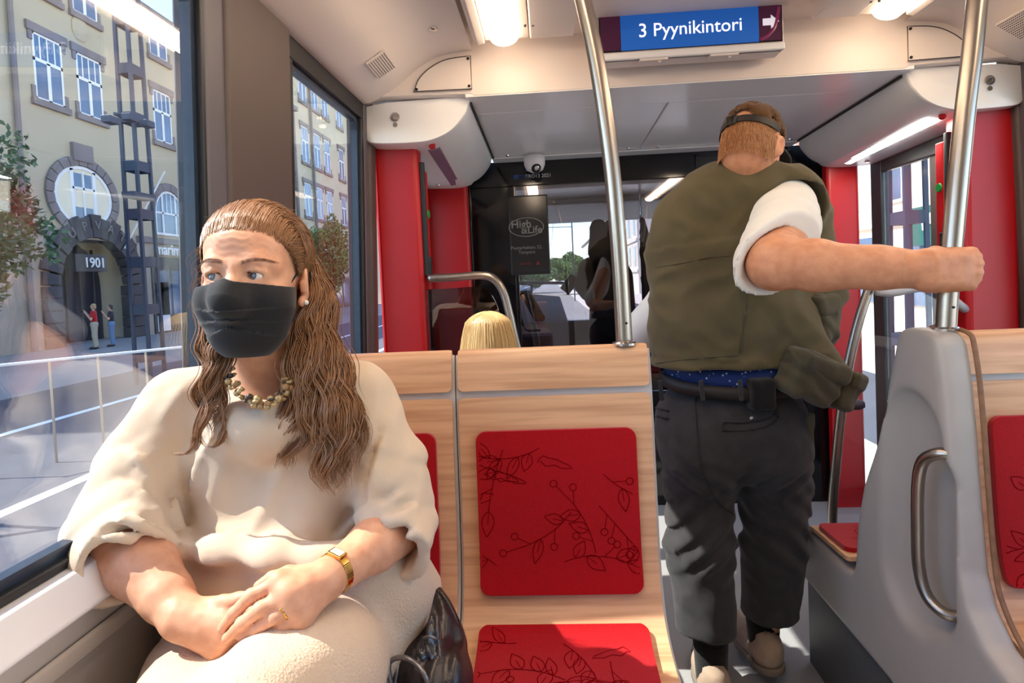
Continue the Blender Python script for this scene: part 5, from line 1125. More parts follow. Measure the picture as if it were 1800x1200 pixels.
# seam under the bust and the roll of cloth over the lap
dr.chain([P(300, 962, 0.945), P(390, 972, 0.925), P(480, 985, 0.918), P(560, 990, 0.925), P(640, 965, 0.96)], [0.014, 0.022, 0.026, 0.024, 0.016], k=0.035)
dr.chain([P(330, 1002, 0.915), P(410, 1010, 0.90), P(500, 1018, 0.897), P(600, 1010, 0.92)], 0.010, k=0.02, mode='sub')
dr.chain([P(312, 938, 0.95), P(420, 936, 0.935), P(520, 934, 0.937), P(640, 926, 0.965)], 0.004, k=0.01, mode='sub')
dr.cone(NB+[0, 0.02, 0.10], P(458, 664, 0.965), 0.060, 0.050, k=0.006, mode='sub')
def on_dress(px, py):
    for y in np.arange(0.75, 1.25, 0.0025):
        p = P(px, py, y); ijk = np.round((p-dr.lo)/dr.h).astype(int)
        if (ijk >= 0).all() and (ijk < dr.n).all() and dr.d[tuple(ijk)] < 0.001: return p
    return P(px, py, 1.1)
for ln, r_ in (([(300, 860), (309, 905), (318, 945)], 0.0025), ([(205, 838), (245, 862), (282, 900)], 0.004), ([(196, 900), (240, 912), (290, 938)], 0.005), ([(176, 935), (225, 938), (268, 958)], 0.0045), ([(212, 780), (240, 800), (262, 830)], 0.003),
               ([(700, 860), (668, 882), (645, 878)], 0.003), ([(728, 880), (690, 905), (650, 912)], 0.005), ([(726, 930), (690, 938), (655, 922)], 0.004), ([(668, 760), (652, 820), (640, 880)], 0.0035), ([(640, 880), (615, 905), (590, 935)], 0.0025), ([(380, 740), (345, 800), (330, 860)], 0.004)):
    q = [on_dress(*a[:2]) for a in spline([np.array([x, y, 0.0]) for x, y in ln], 3)]
    n_ = len(q); dr.chain(q, [r_*math.sin(PI*(0.12+0.76*k/(n_-1))) for k in range(n_)], k=0.016, mode='sub')
    dr.chain([a+np.array([0.006, -0.001, -0.008]) for a in q], [r_*0.9*math.sin(PI*(0.1+0.8*k/(n_-1))) for k in range(n_)], k=0.014)
vd, qd = dr.surf(1)
mesh_np('dress_top', vd, qd, M_CREAM_D, wm)
sk = Sdf((-0.87, 0.36, 0.50), (-0.10, 1.34, 0.98), 0.0066)
sk.ell((-0.44, 1.12, 0.68), (0.22, 0.165, 0.11), None, k=0)
T0, T1 = P(628, 1125, 1.02), P(415, 1315, 0.66)
sk.chain([T0, (T0+T1)/2+[0, 0, 0.012], T1], [0.098, 0.096, 0.085], k=0.05)
sk.chain([P(385, 1130, 1.03), P(300, 1330, 0.72)], [0.092, 0.085], k=0.06)
sk.chain([T0+[-.02, .02, -.02], P(380, 1200, 0.92)], [0.09, 0.08], k=0.06)
sk.chain([P(560, 1010, 0.985), P(660, 1000, 1.0), P(705, 1040, 1.02), P(690, 1110, 1.02)], [0.03, 0.045, 0.045, 0.04], k=0.05)
sk.warp(lambda x, y, z: -(0.005*vnoise(x*12+y*7, y*10-x*6, z*10)+0.0025*vnoise(x*30, y*24, z*26)))
vs_, qs_ = sk.surf(2)
mesh_np('skirt', vs_, qs_, M_CREAM_B, wm)
tr_ = MB()
sh_ = Sdf((-0.62, 0.30, 0.0), (-0.38, 0.70, 0.16), 0.01); sh_.chain([(-0.54, 0.60, 0.05), (-0.54, 0.42, 0.035)], [0.045, 0.034], k=0.02); sdf_obj('shoe', sh_, M_BLACK, wm)
# hair: swept back from the brow, long waves over both shoulders
M_HAIRW = hair_mat('brown_hair', srgb(86, 71, 58), srgb(148, 103, 66), 1.36, 1.06)  # brown with ombre ends; their colour also carries painted sunlit gold
cap = Sdf(HO-[0.14, 0.14, 0.16], HO+[0.14, 0.18, 0.16], 0.004)
cap.ell(H(0, -0.014, 0.034), (0.081, 0.099, 0.083), H.R, k=0); cap.ell(H(0, -0.055, -0.03), (0.070, 0.062, 0.075), H.R, k=0.03)
Xc = np.meshgrid(*[cap.lo[k]+cap.h*np.arange(cap.n[k]) for k in range(3)], indexing='ij'); l_, f_, u_ = H.inv(*Xc)
hl = 0.064+0.010*np.cos(l_*30)-0.25*np.maximum(0, np.abs(l_)-0.045)      # hairline height over the forehead
cutc = np.minimum(np.where(f_ > -0.03, hl+0.020-u_-np.maximum(0, 0.03-f_)*0.3, -1)*0.7, 0.05)
side = np.where((f_ > -0.006) & (u_ < 0.05), (f_+0.002-0.55*np.maximum(0, u_))*0.7, -1)
cap.d = np.maximum(cap.d, np.maximum(cutc, side)).astype(np.float32)
vcap, qcap = cap.surf(2)
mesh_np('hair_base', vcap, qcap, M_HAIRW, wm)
crv = []
def skull(l, f, u, lift=0.0):
    v = np.array([l/0.083, (f+0.012)/0.104, (u-0.036)/0.086]); v /= np.linalg.norm(v); return np.array([0.083*v[0], -0.012+0.104*v[1], 0.036+0.086*v[2]])*(1+lift)
for i in range(2300):                        # swept back over the crown
    t_ = rng.uniform(-1, 1); l0 = 0.066*t_; u0 = 0.062+rng.uniform(-0.003, 0.016)+0.008*math.cos(l0*30)-0.42*max(0, abs(l0)-0.04); f0 = 0.074*math.sqrt(max(0.02, 1-(l0/0.078)**2))
    fb = rng.uniform(-0.11, -0.02); l1 = l0*rng.uniform(0.5, 1.15)+np.sign(l0)*0.025; pts = []
    lift = rng.uniform(0.0, 0.085); w1 = rng.uniform(0, 6.3)
    for k in range(14):
        s_ = k/13; f = f0+(fb-f0)*s_; l = l0+(l1-l0)*s_**1.3; u = u0+0.070*math.sin(PI*min(1, s_*1.15))*(1-0.5*abs(t_))-0.09*s_**2*(0.4+abs(t_))
        p = skull(l, f, u, lift*math.sin(PI*min(1, s_*1.05))-0.012*(s_ < 0.02)); p = p+0.0016*np.array([math.sin(9*s_+w1), 0, math.cos(7*s_+w1)]); pts.append(H(*p))
    crv.append(pts)
hc = np.array(crv)
tm_ = []
for i in range(900):                         # along the temples, over the ears and back
    sd_ = 1 if i % 3 else -1; t_ = rng.uniform(0, 1)
    f0 = 0.052-0.040*t_+rng.uniform(-.004, .003); u0 = 0.066-0.062*t_+rng.uniform(-.005, .005); l0 = sd_*(0.052+0.024*min(1, t_*1.6)); pts = []
    fb = rng.uniform(-0.10, -0.06); ub = u0*0.35-rng.uniform(0.0, 0.05); w1 = rng.uniform(0, 6.3); lift = rng.uniform(0.0, 0.07)
    for k in range(12):
        s_ = k/11; p = skull(l0*(1+0.12*math.sin(PI*s_))*(1-0.35*s_**3), f0+(fb-f0)*s_, u0+0.022*math.sin(PI*s_)*(1-t_*.5)+(ub-u0)*s_**1.4, -0.012+lift*math.sin(PI*min(1, s_*1.1)))
        pts.append(H(*(p+0.0012*np.array([math.sin(8*s_+w1), 0, math.cos(6*s_+w1)]))))
    tm_.append(pts)
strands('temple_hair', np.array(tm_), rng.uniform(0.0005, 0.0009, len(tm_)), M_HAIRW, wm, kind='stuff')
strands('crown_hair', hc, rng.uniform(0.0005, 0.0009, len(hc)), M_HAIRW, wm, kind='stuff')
def lock(guide, spread, n, wave, S=30, wl=3.2, rr=(0.0006, 0.0011), curl=0.0, taper=0.55):
    g = np.array(spline(guide, 10)); L = np.concatenate([[0], np.cumsum(np.linalg.norm(np.diff(g, axis=0), axis=1))]); out = []
    nclump = max(5, n//38); cl = [(rng.normal(size=3)*np.array([1, .6, .4]), rng.uniform(0, 6.28), rng.uniform(0.7, 1.35), rng.uniform(0.72, 1.0)) for _ in range(nclump)]
    for i in range(n):
        co, ph, am, le = cl[i % nclump]; le = min(1, le*rng.uniform(0.9, 1.08)); o_ = rng.normal(size=3)*np.array([1, .8, .3])*0.22
        t_ = np.linspace(0, le, S); x = np.stack([np.interp(t_*L[-1], L, g[:, k]) for k in range(3)], 1)
        sp = spread(t_)[:, None]
        off = (np.clip(co, -1.5, 1.5)[None]*sp*0.62+o_[None]*sp*(1-taper*t_[:, None]*0.6))
        wv = wave*am*(0.35+t_)[:, None]*np.stack([np.sin(2*PI*wl*t_+ph), 0.8*np.cos(2*PI*wl*t_+ph), 0.15*np.sin(4*PI*t_+ph)], 1)
        out.append(x+off+wv+rng.normal(size=(1, 3))*0.0008)
    return np.array(out)
gl = [H(-0.070, -0.02, 0.03), H(-0.082, -0.012, -0.05), P(378, 595, 0.965), P(380, 640, 0.945), P(374, 690, 0.94), P(366, 735, 0.935), P(366, 790, 0.935)]
gr = [H(0.060, -0.05, 0.045), H(0.080, -0.040, -0.03), P(540, 560, 1.0), P(546, 620, 0.985), P(560, 690, 0.965), P(582, 760, 0.955), P(584, 860, 0.955)]
gr2 = [H(0.050, -0.07, 0.04), H(0.085, -0.055, -0.04), P(556, 580, 1.02), P(572, 650, 1.01), P(600, 730, 0.98), P(626, 830, 0.975)]
gr3 = [P(530, 600, 0.99), P(530, 680, 0.965), P(520, 740, 0.955), P(505, 800, 0.955), P(500, 825, 0.955)]
gb = [H(0.0, -0.10, 0.05), H(0.01, -0.105, -0.05), P(500, 640, 1.13), P(500, 720, 1.17)]
sets = [lock(gl, lambda t: 0.009+0.017*np.sin(PI*np.clip(t*0.9, 0, 1)), 560, 0.0075, wl=4.0),
        lock(gr, lambda t: 0.012+0.028*np.sin(PI*np.clip(t*0.85, 0, 1)), 1100, 0.008, wl=4.2),
        lock(gr2, lambda t: 0.012+0.018*np.sin(PI*np.clip(t*0.85, 0, 1)), 620, 0.008, wl=3.8),
        lock(gr3, lambda t: 0.010+0.022*np.sin(PI*np.clip(t*0.9, 0, 1)), 330, 0.007, wl=2.6),
        lock(gb, lambda t: 0.03+0.03*t, 500, 0.006)]
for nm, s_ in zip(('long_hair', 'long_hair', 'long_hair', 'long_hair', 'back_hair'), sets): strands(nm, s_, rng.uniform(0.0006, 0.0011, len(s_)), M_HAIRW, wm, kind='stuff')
ww = [lock([P(362, 700, 0.935), P(348, 745, 0.93), P(345, 780, 0.93), P(330, 797, 0.93), P(305, 797, 0.935)], lambda t: 0.004+0.002*t, 40, 0.002, wl=1.0),
      lock([P(385, 700, 0.935), P(392, 745, 0.93), P(385, 780, 0.925), P(365, 788, 0.925)], lambda t: 0.004+0.002*t, 40, 0.003, wl=1.5)]
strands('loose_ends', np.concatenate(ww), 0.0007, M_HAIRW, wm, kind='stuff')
fz = []
for i in range(170):                         # flyaway hairs catching the sun
    a = rng.uniform(-1, 1); l0 = 0.07*a; p = skull(l0, rng.uniform(-0.08, 0.05), 0.1)
    d = np.array([a*0.6+rng.normal()*.3, -0.5+rng.normal()*.4, 0.5+rng.normal()*.3]); d /= np.linalg.norm(d); Lh = rng.uniform(0.012, 0.032)
    fz.append([H(*(p+d*Lh*s_+np.array([0, -.2, -.5])*Lh*s_*s_*0.8)) for s_ in np.linspace(0, 1, 8)])
for i in range(60):
    u = rng.uniform(-0.08, 0.06); p = np.array([-0.074, 0.01+rng.uniform(-.02, .02), u]); Lh = rng.uniform(0.015, 0.035)
    fz.append([H(*(p+np.array([-Lh*math.sin(s_*2.2)*0.8, 0.0, -Lh*(s_**1.5)]))) for s_ in np.linspace(0, 1, 8)])
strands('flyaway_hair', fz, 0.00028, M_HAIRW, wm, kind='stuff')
# necklace of wooden and brass beads
nk = sub_empty('necklace', NB, wm)
M_BEADS = [mat('brass_bead', srgb(176, 152, 106), 0.35, metal=0.35, var=0.2, vscale=120), mat('dark_wood_bead', srgb(62, 46, 40), 0.4, var=0.2, vscale=100), mat('tan_bead', srgb(150, 116, 76), 0.45, var=0.2, vscale=100)]
ng = np.array(spline([P(408, 606, 0.985), P(402, 628, 0.965), P(405, 656, 0.945), P(420, 684, 0.93), P(446, 704, 0.925), P(478, 706, 0.93), P(500, 690, 0.945), P(510, 664, 0.965), P(512, 640, 0.99)], 8))
Ln = np.concatenate([[0], np.cumsum(np.linalg.norm(np.diff(ng, axis=0), axis=1))])
bp = {}
for kk in range(3):
    me = bpy.data.meshes.new('bead'); bm = bmesh.new(); bmesh.ops.create_uvsphere(bm, u_segments=12, v_segments=8, radius=1.0); bm.to_mesh(me); bm.free(); me.materials.append(M_BEADS[kk]); me.polygons.foreach_set('use_smooth', [True]*len(me.polygons)); bp[kk] = me
for i, s_ in enumerate(np.linspace(0, Ln[-1], 44)):
    c = np.array([np.interp(s_, Ln, ng[:, k]) for k in range(3)])
    for j in range(2):
        o_ = bpy.data.objects.new('bead', bp[1 if s_ < 0.03 else int(rng.choice([0, 0, 1, 2]))]); COL.objects.link(o_); o_.parent = nk
        a = i*1.1+j*2.6; pos = c+np.array([0.006*math.cos(a), -0.004-0.003*math.sin(a*1.3), 0.006*math.sin(a)]); o_.location = Vector(pos)-_origin(nk); r_ = rng.uniform(0.0038, 0.0064); o_.scale = (r_, r_, r_*rng.choice([1, 1, 0.6]))
# watch and ring
M_GOLD = mat('gold', srgb(214, 168, 92), 0.22, metal=1.0, var=0.08, vscale=100)
def around(c, axis, r, up): 
    ax = np.array(axis)/np.linalg.norm(axis); x = np.array(up)-ax*np.dot(ax, up); x /= np.linalg.norm(x); y = np.cross(ax, x); return ax, x, y
wt = sub_empty('wrist_watch', WL, wm)
wc = EL*0.10+WL*0.90; ax_, xx, yy = around(wc, WL-EL, 0.03, (-0.1, -0.75, 0.65))
for k in range(18):
    a0 = 2*PI*k/18; 
    if k in (0, 17): continue
    q = []
    for rr in (0.0285, 0.0315):
        for da, wv in ((-0.16, -1), (0.16, -1), (0.16, 1), (-0.16, 1)): aa = a0+da+PI/18; q.append(wc+rr*(math.cos(aa)*xx*1.0+math.sin(aa)*yy)+ax_*0.0068*wv)
    MB().hexa(q[:4], q[4:]).build('link', M_GOLD, wt, bevel=0.0008)
cb = wc+xx*0.0305
def slab(c, u, v, n_, su, sv, sn): return MB().hexa([c+u*a*su+v*b*sv for a, b in ((-1, -1), (1, -1), (1, 1), (-1, 1))], [c+n_*sn+u*a*su+v*b*sv for a, b in ((-1, -1), (1, -1), (1, 1), (-1, 1))])
slab(cb-xx*0.002, yy, ax_, xx, 0.0125, 0.0085, 0.0065).build('case', M_GOLD, wt, bevel=0.0015)
slab(cb+xx*0.0042, yy, ax_, xx, 0.0095, 0.0062, 0.0008).build('dial', mat('pearl_dial', srgb(226, 204, 178), 0.25, var=0.03), wt)
rg = lm_[2]*0.52+P(480, 1086, 0.776)*0.48; ax_, xx, yy = around(rg, P(480, 1086, 0.776)-lm_[2], 0.01, (0, -0.8, 0.6))
m = MB(); m.tube([rg+0.0114*(math.cos(t_)*xx+math.sin(t_)*yy) for t_ in np.linspace(0, 2*PI, 25)], 0.0022, 8); m.ball(rg+xx*0.0130, 0.0032, 8); m.ball(rg+xx*0.0126+ax_*0.003, 0.0022, 8); m.build('ring', M_GOLD, wm, smooth=True)
# ---------------------------------------------------------------- the man in the fishing vest, standing in the aisle
mn = empty('person', (0.52, 1.9, 0.0), 'man seen from behind in olive vest and brown cap gripping the pole', 'person')
M_VEST = cloth('olive_cotton', srgb(92, 82, 58), 0.08, 0.3, 700, 9); M_VESTD = cloth('olive_pocket', srgb(78, 72, 54), 0.08, 0.3, 700, 9)
M_SHIRT = cloth('pale_shirt', srgb(226, 224, 218), 0.03, 0.25, 800); M_PANT = cloth('washed_black_denim', srgb(56, 55, 57), 0.16, 0.45, 900, 22); M_PANTD = cloth('black_denim_seam', srgb(38, 36, 37), 0.1, 0.3, 900)
M_SOCK = cloth('black_sock', srgb(24, 23, 25), 0.1, 0.4, 900); M_SHOE = cloth('beige_suede', srgb(168, 146, 128), 0.08, 0.4, 900, 30); M_SOLE = mat('grey_sole', srgb(120, 108, 98), 0.7, var=0.08)
M_CAP = cloth('brown_cap_cloth', srgb(94, 64, 36), 0.12, 0.4, 900, 20); M_STRAP = mat('dark_strap', srgb(34, 28, 26), 0.6, var=0.06)
M_HAIRM = hair_mat('sandy_hair', srgb(204, 150, 104), srgb(190, 138, 96), 1.9, 1.6)
# head, turned right and tilted down
YH = 1.80
MO = P(1322, 262, YH); MH = Frame(MO, yaw=-38, pitch=-26, roll=0, base=0)     # l, f, u with f pointing away from the camera
mh = Sdf(MO-[0.2, 0.2, 0.28], MO+[0.2, 0.22, 0.16], 0.0045)
mh.ell(MH(0, -0.012, 0.030), (0.076, 0.096, 0.088), MH.R, k=0); mh.ell(MH(0, 0.035, -0.030), (0.062, 0.062, 0.088), MH.R, k=0.03); mh.ell(MH(0, 0.045, -0.092), (0.044, 0.045, 0.032), MH.R, k=0.03)
mh.chain([MH(0, 0.086, 0.01), MH(0, 0.112, -0.035)], [0.009, 0.014], k=0.012)
mh.chain([MH(-0.02, 0.088, -0.072), MH(0.02, 0.088, -0.072)], 0.008, k=0.01)
for s_ in (-1, 1):
    mh.ell(MH(s_*0.031, 0.098, 0.002), (0.019, 0.014, 0.011), MH.R, k=0.012, mode='sub'); mh.ell(MH(s_*0.031, 0.074, 0.001), (0.016, 0.014, 0.013), MH.R, k=0.006)
    c = MH(s_*0.081, -0.010, -0.012); Re = MH.R @ rot('Z', -s_*26) @ rot('X', -10)
    mh.ell(c, (0.009, 0.020, 0.035), Re, k=0.006); mh.ell(c+MH.R @ np.array([s_*0.008, 0.004, 0.004]), (0.006, 0.012, 0.020), Re, k=0.004, mode='sub')
NKM = P(1318, 318, 1.875)
mh.cone(MH(0, -0.035, -0.045), NKM+[0.0, 0.02, -0.06], 0.068, 0.082, k=0.03)
mh.cone(MH(-0.03, -0.085, -0.052), MH(0.03, -0.085, -0.052), 0.012, 0.012, k=0.02)        # neck roll
# right arm: shoulder, elbow towards the camera, hand round the pole
PS, PE, PW = P(1392, 372, 1.76), P(1362, 462, 1.44), P(1632, 474, 1.318)
poleC = P(1670.5, 475, 1.336)
am = Sdf((0.42, 1.20, 1.10), (0.98, 1.86, 1.58), 0.0042)
am.chain([PS, PE], [0.068, 0.060], k=0.02); am.chain([PE, PE*0.72+PW*0.28+[0, 0, -0.002], PE*0.30+PW*0.70, PW], [0.060, 0.057, 0.046, 0.039], k=0.02, flat=((0, 1, 0), 0.92))
am.ell(PE+[-0.012, -0.012, -0.016], (0.046, 0.046, 0.040), None, k=0.02)
hm = Sdf((0.74, 1.20, 1.18), (1.02, 1.46, 1.44), 0.0024)
hm.chain([PE*0.12+PW*0.88, PW], [0.042, 0.039], k=0.01)
ks = [P(1706, 447, 1.304), P(1712, 464, 1.300), P(1711, 482, 1.300), P(1703, 499, 1.304)]
for kq, r_ in zip(ks, (0.0165, 0.017, 0.0165, 0.015)):
    hm.cone(PW+np.array([0, -0.004, (kq-PW)[2]*0.55]), kq, 0.030, r_, k=0.014)
hm.box(P(1662, 474, 1.296), (0.042, 0.020, 0.040), 0.018, None, k=0.016)
for i, kq in enumerate(ks):
    f1 = kq+np.array([0.020, 0.026, 0.000]); f2 = np.array([poleC[0]+0.020, poleC[1]+0.033, kq[2]]); f3 = np.array([poleC[0]-0.024, poleC[1]+0.024, kq[2]])
    hm.chain([kq, f1, f2, f3], [0.0145, 0.0125, 0.0115, 0.010], k=0.005)
hm.chain([PW+[0.02, 0.01, 0.022], P(1660, 446, 1.33)+[-.018, 0, 0], np.array([poleC[0]-0.008, poleC[1]+0.036, ks[0][2]+0.006]), np.array([poleC[0]+0.018, poleC[1]+0.040, ks[0][2]+0.004])], [0.022, 0.016, 0.013, 0.011], k=0.01)
hm.cone(poleC+[0.012, 0, -0.3], poleC+[-0.012, 0, 0.3], 0.0198, 0.0198, k=0.002, mode='sub')
hm.warp(lambda x, y, z: 0.0009*vnoise(x*70, y*70, z*70)-0.0011*np.sin(z*2*PI/0.0178+1.0)*np.clip((x-0.875)/0.02, 0, 1))
am.warp(lambda x, y, z: 0.0016*vnoise(x*26, y*26, z*26))
# left arm, bent forward and mostly hidden, trunk and legs under the clothes
tm = Sdf((0.05, 1.30, 0.0), (1.0, 2.5, 1.72), 0.016)
LS, LE, LW = P(1222, 425, 1.99), np.array([0.335, 2.16, 1.10]), np.array([0.42, 2.30, 1.10])
tm.chain([LS, LE, LW, LW+np.array([0.07, 0.05, 0.01])], [0.06, 0.05, 0.035, 0.03], k=0.02)
CHM = P(1292, 470, 1.88); HPM = P(1288, 760, 1.90)
tm.cone(CHM+[0, .03, 0], HPM+[0, .03, 0], 0.11, 0.12, k=0.04); tm.cone(NKM+[0, .05, -.06], CHM, 0.07, 0.11, k=0.04)
LH, RH = P(1222, 830, 1.90), P(1362, 830, 1.90); LK, RK = P(1232, 980, 1.86), P(1358, 970, 1.93); LA, RA = P(1250, 1165, 1.86), P(1345, 1128, 1.97)
tm.chain([LH, LK, LA], [0.08, 0.06, 0.038], k=0.02); tm.chain([RH, RK, RA], [0.08, 0.06, 0.038], k=0.02)
Vm, Qm = joinVQ(mh.surf(1), am.surf(1), hm.surf(1), tm.surf(1))
mesh_np('body', Vm, Qm, M_SKINM, mn)
# hair below the cap
hb = []
for i in range(2400):
    a = rng.uniform(-2.75, 2.75)*0.5+PI*1.5; el = rng.uniform(-0.068, 0.03)
    v = np.array([math.cos(a)*0.080, -0.012+math.sin(a)*0.099, el]); sc_ = 1-0.9*max(0, -el-0.015)
    p = np.array([v[0]*sc_, v[1]*sc_, v[2]]); hb.append([MH(*(p+np.array([math.cos(a)*0.003*s_, math.sin(a)*0.003*s_-0.0, -0.020*s_+0.0]))) for s_ in (0, .4, .75, 1)])
strands('hair', hb, 0.0007, M_HAIRM, mn, kind='stuff')
# flat cap with a strap and buckle at the back
cp = sub_empty('cap', MH(0, 0, 0.08), mn)
cs = Sdf(MO-[0.22, 0.24, 0.12], MO+[0.24, 0.26, 0.2], 0.0042)
cs.ell(MH(0, -0.008, 0.048), (0.085, 0.107, 0.083), MH.R, k=0)
Xc = np.meshgrid(*[cs.lo[k]+cs.h*np.arange(cs.n[k]) for k in range(3)], indexing='ij'); l_, f_, u_ = MH.inv(*Xc)
arch = 0.030+0.026*np.exp(-(l_/0.030)**2)*(f_ < 0)                  # the gap above the strap
cs.d = np.maximum(np.maximum(cs.d, (arch-u_).astype(np.float32)), -(cs.d+0.004)).astype(np.float32)
cs.warp(lambda x, y, z: -0.0024*vnoise(x*40, y*40, z*40))
sdf_obj('crown', cs, M_CAP, cp, it=1)
vs2 = Sdf(MO-[0.24, 0.24, 0.2], MO+[0.26, 0.28, 0.2], 0.0042)
vs2.ell(MH(0, 0.105, 0.024), (0.078, 0.075, 0.012), MH.R @ rot('X', -14), k=0); 
sdf_obj('visor', vs2, M_STRAP, cp, it=1)
bd = []
for k in range(33):
    a = PI*1.5+(k-16)/16*1.30; bd.append(MH(0.0855*math.cos(a), -0.008+0.1075*math.sin(a), 0.024+0.0*k))
m = MB()
for k in range(32):
    n0 = (bd[k]-MH(0, 0, 0.024)); n0 /= np.linalg.norm(n0); n1 = bd[k+1]-MH(0, 0, 0.024); n1 /= np.linalg.norm(n1); up = MH.R[:, 2]*0.010
    m.hexa([bd[k]-up, bd[k+1]-up, bd[k+1]+up, bd[k]+up], [bd[k]-up+n0*0.003, bd[k+1]-up+n1*0.003, bd[k+1]+up+n1*0.003, bd[k]+up+n0*0.003])
m.build('strap', M_STRAP, cp)
bc = bd[19]; nb = bc-MH(0, 0, 0.024); nb /= np.linalg.norm(nb); tb_ = np.cross(MH.R[:, 2], nb)
q = [bc+nb*0.005+tb_*a*0.014+MH.R[:, 2]*b*0.013 for a, b in ((-1, -1), (1, -1), (1, 1), (-1, 1))]
m = MB(); m.tube(q+[q[0]], 0.0028, 8); m.tube([(q[0]+q[1])/2, (q[2]+q[3])/2], 0.002, 6); m.build('buckle', M_BLACK, cp)
# glasses arm by the right ear
m = MB(); m.tube([MH(0.083, -0.005, 0.004), MH(0.080, 0.05, 0.004), MH(0.066, 0.092, 0.002)], 0.002, 6); m.build('glasses_arm', M_BLACK, mn)
# shirt: collar at the nape and the right sleeve, a bit of the left
st = Sdf((0.15, 1.26, 0.98), (1.0, 2.3, 1.75), 0.0062)
st.chain([PS+[-0.01, 0.03, 0.012], PS*0.5+PE*0.5+[0.0, 0, 0.012], PE+[0.006, 0.015, 0.01], PE*1.25-PS*0.25], [0.084, 0.086, 0.084, 0.088], k=0.02)
st.warp(lambda x, y, z: -(0.005*vnoise(x*12, y*14, z*10)+0.003*np.sin((y+0.5*z)*60+4*vnoise(x*6, y*6, z*6))))
st.cutball(PE+np.array([0.02, 0.035, 0.005]), (0.42, -0.88, -0.12), 0.34); dpe = (PE-PS)/np.linalg.norm(PE-PS); st.cone(PE-dpe*0.07, PE+dpe*0.1, 0.064, 0.068, k=0.004, mode='sub')
st.chain([LS, (LS+LE)/2+[-0.004, -0.03, -0.03], LE+[-.012, -.03, 0.03]], [0.070, 0.070, 0.070], k=0.02)
sdf_obj('shirt', st, M_SHIRT, mn, it=2)
m = MB()
cpts = []
for k in range(21):
    a = PI*1.5+(k-10)/10*2.0; cpts.append(NKM+np.array([0.074*math.cos(a)-0.002, 0.030+0.084*math.sin(a), 0.030-0.018*math.sin(a)]))
for k in range(20):
    c0 = NKM+np.array([0, 0.03, 0]); n0 = cpts[k]-c0; n0[2] = 0; n0 /= np.linalg.norm(n0); n1 = cpts[k+1]-c0; n1[2] = 0; n1 /= np.linalg.norm(n1); u = np.array([0, 0, 0.022])
    m.hexa([cpts[k]-u, cpts[k+1]-u, cpts[k+1]+u, cpts[k]+u], [cpts[k]-u+n0*.004, cpts[k+1]-u+n1*.004, cpts[k+1]+u+n1*.004, cpts[k]+u+n0*.004])
m.build('shirt_collar', M_SHIRT, mn, smooth=True)
# vest
vt = Sdf((0.10, 1.50, 0.78), (1.02, 2.40, 1.72), 0.0075)
vt.chain([P(1205, 382, 1.86), P(1260, 345, 1.83), P(1330, 336, 1.80), P(1390, 340, 1.81), P(1418, 362, 1.84)], [0.085, 0.088, 0.080, 0.072, 0.06], k=0.05)
vt.ell(P(1285, 440, 1.90), (0.255, 0.175, 0.20), None, k=0.06); vt.ell(P(1270, 560, 1.90), (0.225, 0.185, 0.21), None, k=0.07)
vt.ell(P(1262, 650, 1.90), (0.215, 0.180, 0.13), None, k=0.05)
vt.chain([P(1418, 380, 1.93), P(1420, 520, 1.95), P(1400, 640, 1.92)], [0.07, 0.10, 0.10], k=0.05)
vt.chain([P(1385, 560, 1.86), P(1420, 660, 1.80), P(1432, 695, 1.80)], [0.09, 0.085, 0.05], k=0.05)        # the right front hangs out, heavy with pockets
def vfold(x, y, z):
    a = 0.007*vnoise(x*9+z*4, y*8, z*6)+0.006*(1-2*np.abs(vnoise(x*13+z*11, y*11, z*14-x*6)))
    b = 0.006*np.sin((x*0.8+z*0.9)*48+3*vnoise(x*4, y*4, z*4))*np.clip((x-0.62)/0.1, 0, 1)*np.clip((1.35-z)/0.2, 0, 1)
    lo = 0.006*np.sin((z*1.1-x*0.4)*60+4*vnoise(x*5, y*5, z*5))*np.clip((1.02-z)/0.06, 0, 1)
    return -(a+b+lo)
vt.warp(vfold)
# yoke flap seam: the back panel stands proud of the rest
Xv = np.meshgrid(*[vt.lo[k]+vt.h*np.arange(vt.n[k]) for k in range(3)], indexing='ij')
pr = [(Xv[0]-EYE[0]), (Xv[1]-EYE[1]), (Xv[2]-EYE[2])]
# back panel outline in metres: left edge .. right edge, from the seam under the yoke to the lower hem
bpl, bpr, bpb, bpt = P(1140, 600, 1.72)[0], P(1305, 560, 1.72)[0], P(1250, 636, 1.72)[2], P(1230, 430, 1.72)[2]
pan = (Xv[0] < bpr+0.05*(Xv[2]-1.2)) & (Xv[2] > bpb-0.03*(Xv[0]-bpr)) & (Xv[2] < bpt+0.10*(Xv[0]-0.36)) & (Xv[1] < 1.95)
vt.d = np.where(pan, vt.d-0.0055, vt.d).astype(np.float32)
